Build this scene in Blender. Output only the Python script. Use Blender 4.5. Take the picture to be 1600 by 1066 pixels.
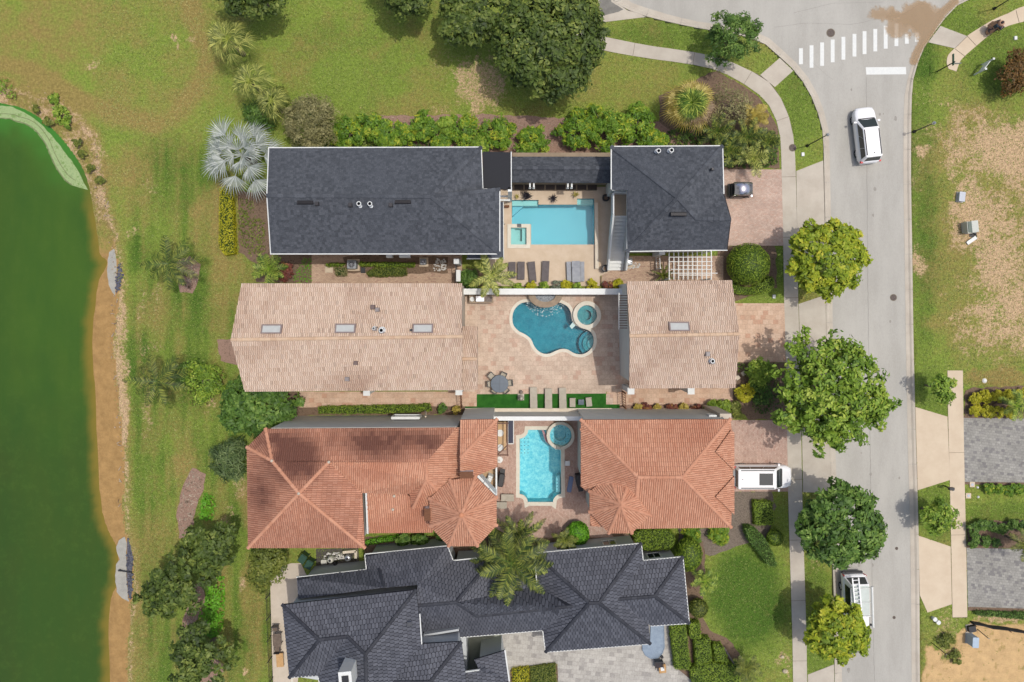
import bpy, bmesh, math, random
import numpy as np
from mathutils import Vector, Matrix
from mathutils.geometry import tessellate_polygon

# ------------------------------------------------------------------ camera, sky, sun, exposure
SC = bpy.context.scene
for o in list(bpy.data.objects): bpy.data.objects.remove(o)
COL = SC.collection
S, H = 18.0, 61.0            # pixels of the photograph per metre of ground, camera height
NX, NY = 800.0, 478.0        # the point straight below the camera
cam_d = bpy.data.cameras.new('camera'); cam = bpy.data.objects.new('camera', cam_d); COL.objects.link(cam)
cam.location = (0, 0, H); cam.rotation_euler = (0, 0, 0)
cam_d.sensor_width = 36.0; cam_d.lens = 36.0*H/(1600/S)
cam_d.shift_y = -(533.0-NY)/1600.0
cam_d.clip_end = 2000
SC.camera = cam
SUN_DIR = Vector((0.275, 0.07, 1.0)).normalized()      # towards the sun
W = bpy.data.worlds.new('World'); SC.world = W; W.use_nodes = True
wn = W.node_tree; bg = wn.nodes['Background']
sky = wn.nodes.new('ShaderNodeTexSky'); sky.sky_type = 'NISHITA'; sky.sun_disc = False
sky.sun_elevation = math.asin(SUN_DIR.z); sky.sun_rotation = math.atan2(SUN_DIR.x, SUN_DIR.y)
wn.links.new(sky.outputs[0], bg.inputs[0]); bg.inputs[1].default_value = 0.15
sky.dust_density = 4.0; sky.air_density = 1.0; sky.ozone_density = 0.6
sd = bpy.data.lights.new('sun', 'SUN'); sd.energy = 2.2; sd.angle = math.radians(0.6); sd.color = (1.0, 0.96, 0.90)
sun = bpy.data.objects.new('sun', sd); COL.objects.link(sun)
sun.rotation_euler = SUN_DIR.to_track_quat('Z', 'Y').to_euler()
SC.view_settings.view_transform = 'Standard'; SC.view_settings.look = 'None'
SC.view_settings.exposure = 0.0; SC.view_settings.gamma = 1.0
SC.render.engine = 'CYCLES'
SC.cycles.max_bounces = 6; SC.cycles.diffuse_bounces = 3; SC.cycles.glossy_bounces = 2
SC.cycles.transparent_max_bounces = 8; SC.cycles.transmission_bounces = 3

R = random.Random(7)
RS = np.random.RandomState(11)
PI = math.pi

# ------------------------------------------------------------------ pixel <-> world
def P(px, py, z=0.0):
    k = (H-z)/H
    return Vector(((px-NX)/S*k, (NY-py)/S*k, z))
def PP(pts, z=0.0): return [P(x, y, z) for x, y in pts]
def ZM(ox, oy, s, pts): return [(ox+x/s, oy+y/s) for x, y in pts]     # pixels of an enlarged view -> photo pixels
def to_px(x, y, z):
    k = H/(H-z)
    return NX + x*S*k, NY - y*S*k

# ------------------------------------------------------------------ colour and materials
def srgb(c):
    c = c/255.0
    return c/12.92 if c <= 0.04045 else ((c+0.055)/1.055)**2.4
def A(r, g, b, f=1.0):       # surface colour from how the sunlit surface looks
    return tuple(min(0.86, srgb(v)/k*f) for v, k in zip((r, g, b), (1.44, 1.41, 1.47))) + (1.0,)

MATS = {}
def node(nt, t, **kw):
    n = nt.nodes.new(t)
    for k, v in kw.items():
        if k.startswith('i_'):
            key = k[2:]
            key = int(key) if key.isdigit() else key.replace('_', ' ')
            n.inputs[key].default_value = v
        else: setattr(n, k, v)
    return n
def new_mat(name):
    m = bpy.data.materials.new(name); m.use_nodes = True
    nt = m.node_tree; b = nt.nodes['Principled BSDF']
    return m, nt, b
def mixc(nt, fac, a, b, mode='MIX'):
    n = nt.nodes.new('ShaderNodeMix'); n.data_type = 'RGBA'; n.blend_type = mode
    for sock, v in ((n.inputs[0], fac), (n.inputs[6], a), (n.inputs[7], b)):
        if hasattr(v, 'is_output'): nt.links.new(v, sock)
        else: sock.default_value = v
    return n.outputs[2]
def noise(nt, coord, scale, detail=4, rough=0.55, out=0):
    n = node(nt, 'ShaderNodeTexNoise'); n.inputs['Scale'].default_value = scale
    n.inputs['Detail'].default_value = detail; n.inputs['Roughness'].default_value = rough
    nt.links.new(coord, n.inputs['Vector']); return n.outputs[out]
def ramp(nt, fac, stops):
    r = nt.nodes.new('ShaderNodeValToRGB'); e = r.color_ramp.elements
    while len(e) < len(stops): e.new(0.5)
    for el, (p, c) in zip(e, stops):
        el.position = p; el.color = c if not isinstance(c, (int, float)) else (c, c, c, 1)
    nt.links.new(fac, r.inputs[0]); return r.outputs[0]
def coord(nt, sc=(1, 1, 1), rot=0.0):
    t = nt.nodes.new('ShaderNodeNewGeometry')
    m = nt.nodes.new('ShaderNodeMapping'); m.inputs['Scale'].default_value = sc
    m.inputs['Rotation'].default_value = (0, 0, rot)
    nt.links.new(t.outputs['Position'], m.inputs[0]); return m.outputs[0]
def ocoord(nt, sc=(1, 1, 1)):
    t = nt.nodes.new('ShaderNodeTexCoord')
    m = nt.nodes.new('ShaderNodeMapping'); m.inputs['Scale'].default_value = sc
    nt.links.new(t.outputs['Object'], m.inputs[0]); return m.outputs[0]
def bump(nt, b, h, strength=0.4, dist=0.02):
    n = nt.nodes.new('ShaderNodeBump'); n.inputs['Strength'].default_value = strength
    n.inputs['Distance'].default_value = dist
    nt.links.new(h, n.inputs['Height']); nt.links.new(n.outputs[0], b.inputs['Normal'])

def mat_noise(name, c1, c2, scale=3.0, rough=0.85, bmp=0.3, fine=25.0, metal=0.0, stretch=(1, 1, 1), c3=None, spec=0.3, big=None):
    """two or three colours of the thing itself mixed by noise at two scales"""
    if name in MATS: return MATS[name]
    m, nt, b = new_mat(name)
    co = coord(nt, stretch)
    n1 = noise(nt, co, scale, 5, 0.6); n2 = noise(nt, co, fine, 3, 0.7)
    mm = nt.nodes.new('ShaderNodeMath'); mm.operation = 'MULTIPLY_ADD'
    nt.links.new(n2, mm.inputs[0]); mm.inputs[1].default_value = 0.6
    m2 = nt.nodes.new('ShaderNodeMath'); m2.operation = 'MULTIPLY'; m2.inputs[1].default_value = 0.6
    nt.links.new(n1, m2.inputs[0]); nt.links.new(m2.outputs[0], mm.inputs[2])
    st = [(0.49, c1), (0.71, c2)] if c3 is None else [(0.48, c1), (0.6, c2), (0.72, c3)]
    colr = ramp(nt, mm.outputs[0], st)
    if big:
        nb = noise(nt, co, big[0], 3, 0.5)
        colr = mixc(nt, 1.0, colr, ramp(nt, nb, [(0.3, big[1]), (0.7, big[2])]), 'MULTIPLY')
    nt.links.new(colr, b.inputs['Base Color'])
    b.inputs['Roughness'].default_value = rough; b.inputs['Metallic'].default_value = metal
    b.inputs['Specular IOR Level'].default_value = spec
    if bmp: bump(nt, b, n2, bmp, 0.02)
    MATS[name] = m; return m
def mat_plain(name, c, rough=0.5, metal=0.0, spec=0.5, coat=0.0, var=0.06):
    if name in MATS: return MATS[name]
    m, nt, b = new_mat(name)
    co = ocoord(nt); n1 = noise(nt, co, 4.0, 4, 0.6)
    lo = tuple(v*(1-var) for v in c[:3])+(1,); hi = tuple(min(1, v*(1+var)) for v in c[:3])+(1,)
    nt.links.new(ramp(nt, n1, [(0.3, lo), (0.7, hi)]), b.inputs['Base Color'])
    b.inputs['Roughness'].default_value = rough; b.inputs['Metallic'].default_value = metal
    b.inputs['Specular IOR Level'].default_value = spec; b.inputs['Coat Weight'].default_value = coat
    MATS[name] = m; return m
def mat_attr(name, rough=0.8, spec=0.25, transl=0.0, fine=20.0, amt=0.25, bmp=0.2):
    """colour carried per tile / per leaf in the attribute Col, with a little fine noise"""
    if name in MATS: return MATS[name]
    m, nt, b = new_mat(name)
    a = nt.nodes.new('ShaderNodeAttribute'); a.attribute_name = 'Col'
    co = coord(nt); n = noise(nt, co, fine, 3, 0.65)
    g = ramp(nt, n, [(0.25, 1-amt), (0.75, 1+amt*0.6)])
    c = mixc(nt, 1.0, a.outputs['Color'], g, 'MULTIPLY')
    nt.links.new(c, b.inputs['Base Color'])
    b.inputs['Roughness'].default_value = rough; b.inputs['Specular IOR Level'].default_value = spec
    if bmp: bump(nt, b, n, bmp, 0.01)
    if transl > 0:
        t = nt.nodes.new('ShaderNodeBsdfTranslucent'); nt.links.new(c, t.inputs[0])
        mx = nt.nodes.new('ShaderNodeMixShader'); mx.inputs[0].default_value = transl
        nt.links.new(b.outputs[0], mx.inputs[1]); nt.links.new(t.outputs[0], mx.inputs[2])
        nt.links.new(mx.outputs[0], nt.nodes['Material Output'].inputs[0])
    MATS[name] = m; return m
def mat_paver(name, c1, c2, c3, mortar, bw=0.4, bh=0.4, rot=0.0, bmp=0.3, mort=0.012, offset=0.5, patches=True):
    if name in MATS: return MATS[name]
    m, nt, b = new_mat(name)
    co = coord(nt, (1, 1, 1), rot)
    bt = nt.nodes.new('ShaderNodeTexBrick'); nt.links.new(co, bt.inputs['Vector'])
    bt.offset = offset; bt.inputs['Scale'].default_value = 1.0
    bt.inputs['Brick Width'].default_value = bw; bt.inputs['Row Height'].default_value = bh
    bt.inputs['Mortar Size'].default_value = mort; bt.inputs['Mortar Smooth'].default_value = 0.3
    bt.inputs['Color1'].default_value = c1; bt.inputs['Color2'].default_value = c2; bt.inputs['Mortar'].default_value = mortar
    c = bt.outputs[0]
    if patches:      # a second brick grid picks out odd stones of a third colour
        b2 = nt.nodes.new('ShaderNodeTexBrick'); nt.links.new(co, b2.inputs['Vector']); b2.offset = offset
        b2.inputs['Scale'].default_value = 1.0; b2.inputs['Brick Width'].default_value = bw; b2.inputs['Row Height'].default_value = bh
        b2.inputs['Mortar Size'].default_value = mort; b2.inputs['Color1'].default_value = (0, 0, 0, 1)
        b2.inputs['Color2'].default_value = (1, 1, 1, 1); b2.inputs['Mortar'].default_value = (0, 0, 0, 1); b2.inputs['Bias'].default_value = 0.0
        f = ramp(nt, b2.outputs[0], [(0.80, 0.0), (0.9, 1.0)])
        c = mixc(nt, f, c, c3)
    n = noise(nt, coord(nt), 0.6, 5, 0.6); n2 = noise(nt, coord(nt), 9.0, 3, 0.6)
    c = mixc(nt, 1.0, c, ramp(nt, n, [(0.3, 0.86), (0.7, 1.1)]), 'MULTIPLY')
    c = mixc(nt, 1.0, c, ramp(nt, n2, [(0.3, 0.86), (0.7, 1.12)]), 'MULTIPLY')
    nt.links.new(c, b.inputs['Base Color']); b.inputs['Roughness'].default_value = 0.85
    b.inputs['Specular IOR Level'].default_value = 0.25
    bump(nt, b, bt.outputs['Fac'], -bmp, 0.01)
    MATS[name] = m; return m
def mat_glass(name, c=(0.02, 0.03, 0.035, 1)):
    if name in MATS: return MATS[name]
    m, nt, b = new_mat(name); b.inputs['Base Color'].default_value = c
    b.inputs['Roughness'].default_value = 0.06; b.inputs['Specular IOR Level'].default_value = 0.8
    MATS[name] = m; return m
def mat_water(name, tint, gl=0.05, bscale=4.0, bstr=0.2):
    """clear tinted pool water: sunlight passes to the basin below, the surface mirrors a little sky"""
    if name in MATS: return MATS[name]
    m, nt, b = new_mat(name)
    nt.nodes.remove(b)
    t = nt.nodes.new('ShaderNodeBsdfTransparent'); t.inputs[0].default_value = tint
    g = nt.nodes.new('ShaderNodeBsdfGlossy'); g.inputs['Roughness'].default_value = 0.05
    n = noise(nt, coord(nt), bscale, 4, 0.6)
    bp = nt.nodes.new('ShaderNodeBump'); bp.inputs['Strength'].default_value = bstr; bp.inputs['Distance'].default_value = 0.05
    nt.links.new(n, bp.inputs['Height']); nt.links.new(bp.outputs[0], g.inputs['Normal'])
    lw = nt.nodes.new('ShaderNodeFresnel'); lw.inputs[0].default_value = 1.33
    nt.links.new(bp.outputs[0], lw.inputs['Normal'])
    mx = nt.nodes.new('ShaderNodeMixShader'); nt.links.new(lw.outputs[0], mx.inputs[0])
    nt.links.new(t.outputs[0], mx.inputs[1]); nt.links.new(g.outputs[0], mx.inputs[2])
    nt.links.new(mx.outputs[0], nt.nodes['Material Output'].inputs[0])
    MATS[name] = m; return m

# ------------------------------------------------------------------ mesh building
class MB:
    def __init__(s): s.v = []; s.f = []
    def add(s, vs, fs):
        o = len(s.v); s.v += [tuple(v) for v in vs]; s.f += [tuple(i+o for i in f) for f in fs]; return s
    def box(s, c, d, rz=0.0, top=None):
        """box of size d centred at c; top = (sx, sy) scales the upper face"""
        cx, cy, cz = c; x, y, z = d[0]/2, d[1]/2, d[2]/2; tx, ty = top or (1, 1)
        ca, sa = math.cos(rz), math.sin(rz)
        vs = []
        for (a, b, e) in ((-x, -y, -z), (x, -y, -z), (x, y, -z), (-x, y, -z), (-x*tx, -y*ty, z), (x*tx, -y*ty, z), (x*tx, y*ty, z), (-x*tx, y*ty, z)):
            vs.append((cx+a*ca-b*sa, cy+a*sa+b*ca, cz+e))
        return s.add(vs, [(0, 3, 2, 1), (4, 5, 6, 7), (0, 1, 5, 4), (1, 2, 6, 5), (2, 3, 7, 6), (3, 0, 4, 7)])
    def rbox(s, c, d, r=0.03, rz=0.0, n=3):
        """box with rounded vertical corners and a small top bevel"""
        x, y = d[0]/2, d[1]/2; r = min(r, x*0.98, y*0.98); pts = []
        for (sx, sy, a0) in ((1, 1, 0), (-1, 1, PI/2), (-1, -1, PI), (1, -1, 1.5*PI)):
            for k in range(n+1):
                a = a0+PI/2*k/n; pts.append((sx*(x-r)+r*math.cos(a), sy*(y-r)+r*math.sin(a)))
        ca, sa = math.cos(rz), math.sin(rz)
        h = d[2]/2; q = min(r*0.5, h*0.5)
        rings = [(-h, 1.0, 0), (h-q, 1.0, 0), (h, 1.0, q)]
        N = len(pts); vs = []
        for (z, k, ins) in rings:
            for (a, b) in pts:
                a2 = a*(1-ins/x); b2 = b*(1-ins/y)
                vs.append((c[0]+a2*ca-b2*sa, c[1]+a2*sa+b2*ca, c[2]+z))
        fs = [tuple(reversed(range(N)))] + [tuple(range(2*N, 3*N))]
        for j in range(2):
            for i in range(N): i2 = (i+1) % N; fs.append((j*N+i, j*N+i2, (j+1)*N+i2, (j+1)*N+i))
        return s.add(vs, fs)
    def cyl(s, p0, p1, r0, r1=None, n=10, caps=True):
        p0, p1 = Vector(p0), Vector(p1); r1 = r0 if r1 is None else r1
        d = (p1-p0); L = d.length
        if L < 1e-6: return s
        d /= L; a = d.orthogonal().normalized(); b = d.cross(a)
        vs = []
        for (p, r) in ((p0, r0), (p1, r1)):
            for i in range(n):
                t = 2*PI*i/n; vs.append(p+a*math.cos(t)*r+b*math.sin(t)*r)
        fs = [(i, (i+1) % n, n+(i+1) % n, n+i) for i in range(n)]
        if caps: fs += [tuple(reversed(range(n))), tuple(range(n, 2*n))]
        return s.add(vs, fs)
    def tube(s, pts, r, n=8):
        for i in range(len(pts)-1):
            ra = r[i] if isinstance(r, (list, tuple)) else r; rb = r[i+1] if isinstance(r, (list, tuple)) else r
            s.cyl(pts[i], pts[i+1], ra, rb, n)
        return s
    def sphere(s, c, r, n=10, m=7, sc=(1, 1, 1)):
        vs = []; fs = []
        for j in range(m+1):
            t = PI*j/m
            for i in range(n):
                p = 2*PI*i/n
                vs.append((c[0]+r*sc[0]*math.sin(t)*math.cos(p), c[1]+r*sc[1]*math.sin(t)*math.sin(p), c[2]+r*sc[2]*math.cos(t)))
        for j in range(m):
            for i in range(n): i2 = (i+1) % n; fs.append((j*n+i, (j+1)*n+i, (j+1)*n+i2, j*n+i2))
        return s.add(vs, fs)
    def prism(s, poly, z0, z1, holes=None, cap_bottom=False):
        """poly: list of (x, y) world; extruded from z0 up to z1"""
        loops = [list(poly)] + [list(h) for h in (holes or [])]
        ar = sum(a[0]*b[1]-b[0]*a[1] for a, b in zip(loops[0], loops[0][1:]+loops[0][:1]))
        if ar < 0: loops[0].reverse()
        for h in loops[1:]:
            ar = sum(a[0]*b[1]-b[0]*a[1] for a, b in zip(h, h[1:]+h[:1]))
            if ar > 0: h.reverse()
        tris = tessellate_polygon([[Vector((p[0], p[1], 0)) for p in L] for L in loops])
        flat = [p for L in loops for p in L]; N = len(flat)
        vs = [(p[0], p[1], z1) for p in flat]+[(p[0], p[1], z0) for p in flat]
        fs = []
        for t in tris:
            a, b, c = [flat[i] for i in t]
            cr = (b[0]-a[0])*(c[1]-a[1])-(b[1]-a[1])*(c[0]-a[0])
            t2 = tuple(t) if cr > 0 else tuple(reversed(t))
            fs.append(t2)
            if cap_bottom: fs.append(tuple(i+N for i in reversed(t2)))
        o = 0
        for L in loops:
            n = len(L)
            for i in range(n):
                j = (i+1) % n; fs.append((o+i, N+o+i, N+o+j, o+j))
            o += n
        return s.add(vs, fs)
    def lathe(s, prof, c=(0, 0, 0), n=20):
        vs = []; fs = []
        for (r, z) in prof:
            for i in range(n): a = 2*PI*i/n; vs.append((c[0]+r*math.cos(a), c[1]+r*math.sin(a), c[2]+z))
        for j in range(len(prof)-1):
            for i in range(n): i2 = (i+1) % n; fs.append((j*n+i, j*n+i2, (j+1)*n+i2, (j+1)*n+i))
        return s.add(vs, fs)

def setp(o, label=None, cat=None, group=None, kind=None):
    if label: o['label'] = label
    if cat: o['category'] = cat
    if group: o['group'] = group
    if kind: o['kind'] = kind
    return o
ROOTLOC = {}
def thing(name, label, cat, loc=(0, 0, 0), group=None, rz=0.0):
    o = bpy.data.objects.new(name, None); COL.objects.link(o); o.location = loc; o.rotation_euler = (0, 0, rz)
    o.empty_display_size = 0.3
    return setp(o, label, cat, group)
def link_mesh(name, me, parent=None, mats=None):
    o = bpy.data.objects.new(name, me); COL.objects.link(o)
    for m in (mats if isinstance(mats, (list, tuple)) else [mats]):
        if m: me.materials.append(m)
    if parent: o.parent = parent
    return o
def obj(name, mb, m, parent=None, world=None, smooth=False, base=None):
    """one mesh object. world=root: vertices are in world space, stored relative to that root. base: own origin"""
    off = Vector((0, 0, 0))
    if world is not None: off = Vector(world.location)
    if base is not None: off = Vector(base)
    me = bpy.data.meshes.new(name)
    me.from_pydata([(v[0]-off.x, v[1]-off.y, v[2]-off.z) for v in mb.v], [], mb.f); me.update()
    if smooth:
        for p in me.polygons: p.use_smooth = True
    o = link_mesh(name, me, parent, m)
    if base is not None: o.location = base
    return o
def np_mesh(name, V, F, col=None, smooth=False):
    """V (n,3) numpy, F (m,4) quads, col (n,3) colour per vertex"""
    me = bpy.data.meshes.new(name)
    V = np.asarray(V, np.float32); F = np.asarray(F, np.int32); k = F.shape[1]
    me.vertices.add(len(V)); me.vertices.foreach_set('co', V.ravel())
    me.loops.add(F.size); me.loops.foreach_set('vertex_index', F.ravel())
    me.polygons.add(len(F)); me.polygons.foreach_set('loop_start', np.arange(0, F.size, k, dtype=np.int32))
    try: me.polygons.foreach_set('loop_total', np.full(len(F), k, np.int32))
    except Exception: pass
    me.update(calc_edges=True); me.validate()
    if col is not None:
        a = me.attributes.new('Col', 'FLOAT_COLOR', 'POINT')
        c4 = np.ones((len(V), 4), np.float32); c4[:, :col.shape[1]] = col
        a.data.foreach_set('color', c4.ravel())
    if smooth: me.polygons.foreach_set('use_smooth', np.ones(len(F), bool))
    return me
def copy_tree(o, parent=None):
    c = o.copy(); COL.objects.link(c); c.parent = parent
    for ch in list(o.children): copy_tree(ch, c)
    return c
def dup(o, loc, rz, label, group=None):
    c = copy_tree(o); c.location = loc; c.rotation_euler = (0, 0, rz); c['label'] = label
    if group: c['group'] = group
    return c

# ------------------------------------------------------------------ 2D helpers
def smooth_closed(pts, n=6):
    out = []; N = len(pts)
    for i in range(N):
        p0, p1, p2, p3 = [pts[(i+k-1) % N] for k in range(4)]
        for j in range(n):
            t = j/n; t2, t3 = t*t, t*t*t
            out.append(tuple(0.5*((2*p1[k])+(-p0[k]+p2[k])*t+(2*p0[k]-5*p1[k]+4*p2[k]-p3[k])*t2+(-p0[k]+3*p1[k]-3*p2[k]+p3[k])*t3) for k in range(2)))
    return out
def smooth_open(pts, n=6):
    P0 = [pts[0]]+list(pts)+[pts[-1]]; out = []
    for i in range(1, len(P0)-2):
        p0, p1, p2, p3 = P0[i-1:i+3]
        for j in range(n):
            t = j/n; t2, t3 = t*t, t*t*t
            out.append(tuple(0.5*((2*p1[k])+(-p0[k]+p2[k])*t+(2*p0[k]-5*p1[k]+4*p2[k]-p3[k])*t2+(-p0[k]+3*p1[k]-3*p2[k]+p3[k])*t3) for k in range(2)))
    out.append(tuple(pts[-1])); return out
def offset_poly(poly, d):
    """move every edge outwards by d (or a list of distances per edge)"""
    N = len(poly); ar = sum(a[0]*b[1]-b[0]*a[1] for a, b in zip(poly, poly[1:]+poly[:1]))
    sg = 1 if ar > 0 else -1; ds = d if isinstance(d, (list, tuple)) else [d]*N
    lines = []
    for i in range(N):
        a, b = Vector(poly[i][:2]), Vector(poly[(i+1) % N][:2]); t = (b-a)
        if t.length < 1e-9: t = Vector((1, 0))
        t.normalize(); n = Vector((t.y, -t.x))*sg; lines.append((a+n*ds[i], t))
    out = []
    for i in range(N):
        (p, r), (q, s_) = lines[i-1], lines[i]; cr = r.x*s_.y-r.y*s_.x
        if abs(cr) < 0.05: out.append((q.x, q.y)); continue
        t = ((q.x-p.x)*s_.y-(q.y-p.y)*s_.x)/cr; out.append((p.x+r.x*t, p.y+r.y*t))
    return out
def inside(poly, X, Y):
    r = np.zeros(X.shape, bool); n = len(poly)
    for i in range(n):
        x0, y0 = poly[i][:2]; x1, y1 = poly[(i+1) % n][:2]
        if y0 == y1: continue
        c = ((y0 > Y) != (y1 > Y)) & (X < (x1-x0)*(Y-y0)/(y1-y0)+x0); r ^= c
    return r
def pdist(line, X, Y, closed=True):
    d = np.full(X.shape, 1e9); n = len(line)
    for i in range(n if closed else n-1):
        x0, y0 = line[i][:2]; x1, y1 = line[(i+1) % n][:2]; dx, dy = x1-x0, y1-y0; L = dx*dx+dy*dy+1e-12
        t = np.clip(((X-x0)*dx+(Y-y0)*dy)/L, 0, 1); d = np.minimum(d, np.hypot(X-x0-t*dx, Y-y0-t*dy))
    return d
def sdf(poly, X, Y):
    """positive inside"""
    d = pdist(poly, X, Y); return np.where(inside(poly, X, Y), d, -d)
def sstep(a, b, x):
    t = np.clip((x-a)/(b-a), 0, 1); return t*t*(3-2*t)
def vnoise(X, Y, sc, seed=0):
    rs = np.random.RandomState(seed); T = rs.rand(256, 256)
    x = X/sc+1000; y = Y/sc+1000; xi = np.floor(x).astype(int); yi = np.floor(y).astype(int)
    fx = x-xi; fy = y-yi; fx = fx*fx*(3-2*fx); fy = fy*fy*(3-2*fy)
    g = lambda i, j: T[i % 256, j % 256]
    return (g(xi, yi)*(1-fx)+g(xi+1, yi)*fx)*(1-fy)+(g(xi, yi+1)*(1-fx)+g(xi+1, yi+1)*fx)*fy
def fbm(X, Y, sc, seed=0, o=4):
    r = 0; a = 0.5; t = 0
    for k in range(o): r = r+a*vnoise(X, Y, sc/2**k, seed+k); t += a; a *= 0.55
    return r/t
def jag(pts, amp=2.0, step=6.0, seed=1):
    """resample a pixel outline and roughen it"""
    r = random.Random(seed); out = []
    for (a, b) in zip(pts, pts[1:]+pts[:1]):
        L = math.dist(a, b); n = max(1, int(L/step))
        for i in range(n):
            t = i/n; out.append((a[0]+(b[0]-a[0])*t+r.uniform(-amp, amp), a[1]+(b[1]-a[1])*t+r.uniform(-amp, amp)))
    return out
NSHEET = [0]; SHEETS = []; GR = {}
def sheet(name, pts_px, z, m, thick=0.06, holes=None, kind='structure', parent=None):
    NSHEET[0] += 1; z += NSHEET[0]*0.00013; SHEETS.append(list(pts_px))
    mb = MB().prism([P(x, y)[:2] for x, y in pts_px], z-thick, z, [[P(x, y)[:2] for x, y in h] for h in (holes or [])])
    o = obj(name, mb, m, parent)
    if kind and not parent: o['kind'] = kind
    return o
# ================================================================== outlines traced on the photograph (pixels, ground level)
KERB_L_OUT = [(955, -1200), (955, -260), (955, -60), (958, 0), (980, 15), (1010, 26), (1060, 38), (1100, 46), (1150, 54), (1190, 66), (1219, 90), (1241, 111), (1262, 140), (1277, 175), (1285, 205), (1287, 250), (1288, 300), (1290, 400), (1291, 534), (1294, 630), (1297, 740), (1300, 862), (1303, 950), (1304, 1066), (1306, 1300), (1308, 1600)]
KERB_L_IN = [(975, -1200), (975, -260), (975, -60), (978, -4), (996, 6), (1022, 16), (1066, 28), (1106, 36), (1158, 43), (1200, 58), (1228, 83), (1250, 104), (1272, 135), (1287, 171), (1295, 203), (1297, 250), (1298, 300), (1300, 400), (1302, 534), (1304, 630), (1307, 740), (1311, 862), (1314, 950), (1316, 1066), (1318, 1300), (1320, 1600)]
KERB_R_OUT = [(1730, -1200), (1728, -400), (1720, -140), (1640, -60), (1570, -22), (1512, 0), (1488, 15), (1468, 40), (1447, 68), (1435, 95), (1427, 122), (1424, 160), (1423, 267), (1425, 400), (1427, 534), (1431, 700), (1434, 800), (1436, 900), (1437, 1066), (1440, 1300), (1443, 1600)]
KERB_R_IN = [(1708, -1200), (1706, -400), (1700, -160), (1625, -76), (1556, -36), (1498, -2), (1478, 18), (1457, 45), (1437, 74), (1425, 102), (1416, 135), (1413, 165), (1412, 267), (1414, 400), (1416, 534), (1419, 700), (1422, 800), (1424, 950), (1425, 1066), (1428, 1300), (1431, 1600)]
kl_o, kl_i, kr_o, kr_i = [smooth_open(k, 5) for k in (KERB_L_OUT, KERB_L_IN, KERB_R_OUT, KERB_R_IN)]
ROAD = kl_i + kr_i[::-1]
ROAD_FULL = kl_o + kr_o[::-1]
WALK_O = smooth_open([(900, 47), (940, 57), (970, 63), (1010, 71), (1060, 78), (1090, 83), (1130, 92), (1165, 108), (1187, 118), (1209, 137), (1227, 168), (1237, 200), (1241, 230), (1243, 267), (1245, 350), (1247, 470), (1249, 534), (1252, 700), (1254, 800), (1257, 900), (1260, 1000), (1261, 1066), (1267, 1300), (1272, 1600)], 5)
WALK_I = smooth_open([(895, 67), (938, 78), (985, 87), (1030, 94), (1075, 100), (1120, 110), (1160, 130), (1192, 153), (1202, 166), (1212, 186), (1219, 215), (1221, 267), (1223, 350), (1225, 470), (1227, 534), (1230, 700), (1232, 800), (1235, 900), (1238, 1000), (1239, 1066), (1244, 1300), (1248, 1600)], 5)
POND = smooth_open([(-900, 160), (-300, 150), (-60, 152), (0, 161), (30, 168), (60, 185), (85, 208), (105, 232), (125, 262), (136, 292), (141, 320), (146, 350), (150, 378), (153, 398), (164, 408), (160, 422), (151, 438), (146, 470), (140, 534), (144, 600), (147, 660), (150, 740), (156, 800), (166, 832), (178, 855), (181, 880), (180, 915), (172, 930), (167, 960), (166, 1000), (168, 1066), (172, 1300), (180, 1700), (100, 1900)], 5)
POND += [(-900, 1900)]
BANK = [(0, 133), (20, 135), (50, 143), (82, 150), (100, 168), (125, 188), (150, 215), (158, 240), (157, 262), (160, 290), (170, 330), (180, 360), (184, 390), (188, 440), (186, 500), (178, 540), (184, 575), (190, 640), (196, 700), (198, 745), (194, 790), (198, 835), (210, 870), (212, 910), (206, 960), (203, 1010), (203, 1066), (206, 1300), (212, 1700)]
ZW = -0.30

def circle(cx, cy, r, n=28, a0=0, a1=2*PI): return [(cx+r*math.cos(a0+(a1-a0)*i/n), cy+r*math.sin(a0+(a1-a0)*i/n)) for i in range(n)]
POOL1 = ZM(740, 225, 6.6625, [(398, 585), (675, 585), (675, 633), (1078, 633), (1078, 570), (1255, 570), (1255, 1048), (598, 1048), (598, 838), (398, 838)])
SPA1 = ZM(740, 225, 6.6625, [(388, 872), (552, 872), (552, 1050), (388, 1050)])
POOL2 = smooth_closed(ZM(700, 440, 5.331, [(690, 172), (640, 172), (590, 192), (550, 240), (535, 300), (545, 365), (590, 415), (640, 440), (690, 480), (718, 540), (755, 582), (800, 603), (850, 600), (900, 578), (950, 562), (1000, 570), (1050, 598), (1110, 608), (1160, 590), (1200, 550), (1215, 500), (1205, 440), (1170, 405), (1110, 388), (1062, 362), (1035, 320), (1025, 260), (1000, 212), (960, 186), (910, 172), (800, 168)]), 3)
SPA2C = (700+1155/5.331, 440+279/5.331); SPA2R = 83/5.331
SPA3C = (765+620/5.613, 640+222/5.613); SPA3R = 97/5.613
def notch(cx, cy, r, a0, a1, n=6): return [(cx+r*math.cos(math.radians(a0+(a1-a0)*i/n)), cy+r*math.sin(math.radians(a0+(a1-a0)*i/n))) for i in range(n+1)]
POOL3 = ZM(765, 640, 5.613, [(500, 177)]+notch(262, 177, 76, 0, 90)+[(264, 500)]+notch(262, 815, 72, -90, 0)[0:]+[(340, 812), (552, 812)]+notch(630, 815, 74, 180, 270)+[(626, 500), (626, 345), (560, 330), (510, 290), (497, 235)])
POOLS = [POOL1, SPA1, POOL2, circle(*SPA2C, SPA2R), POOL3, circle(*SPA3C, SPA3R)]

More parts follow.
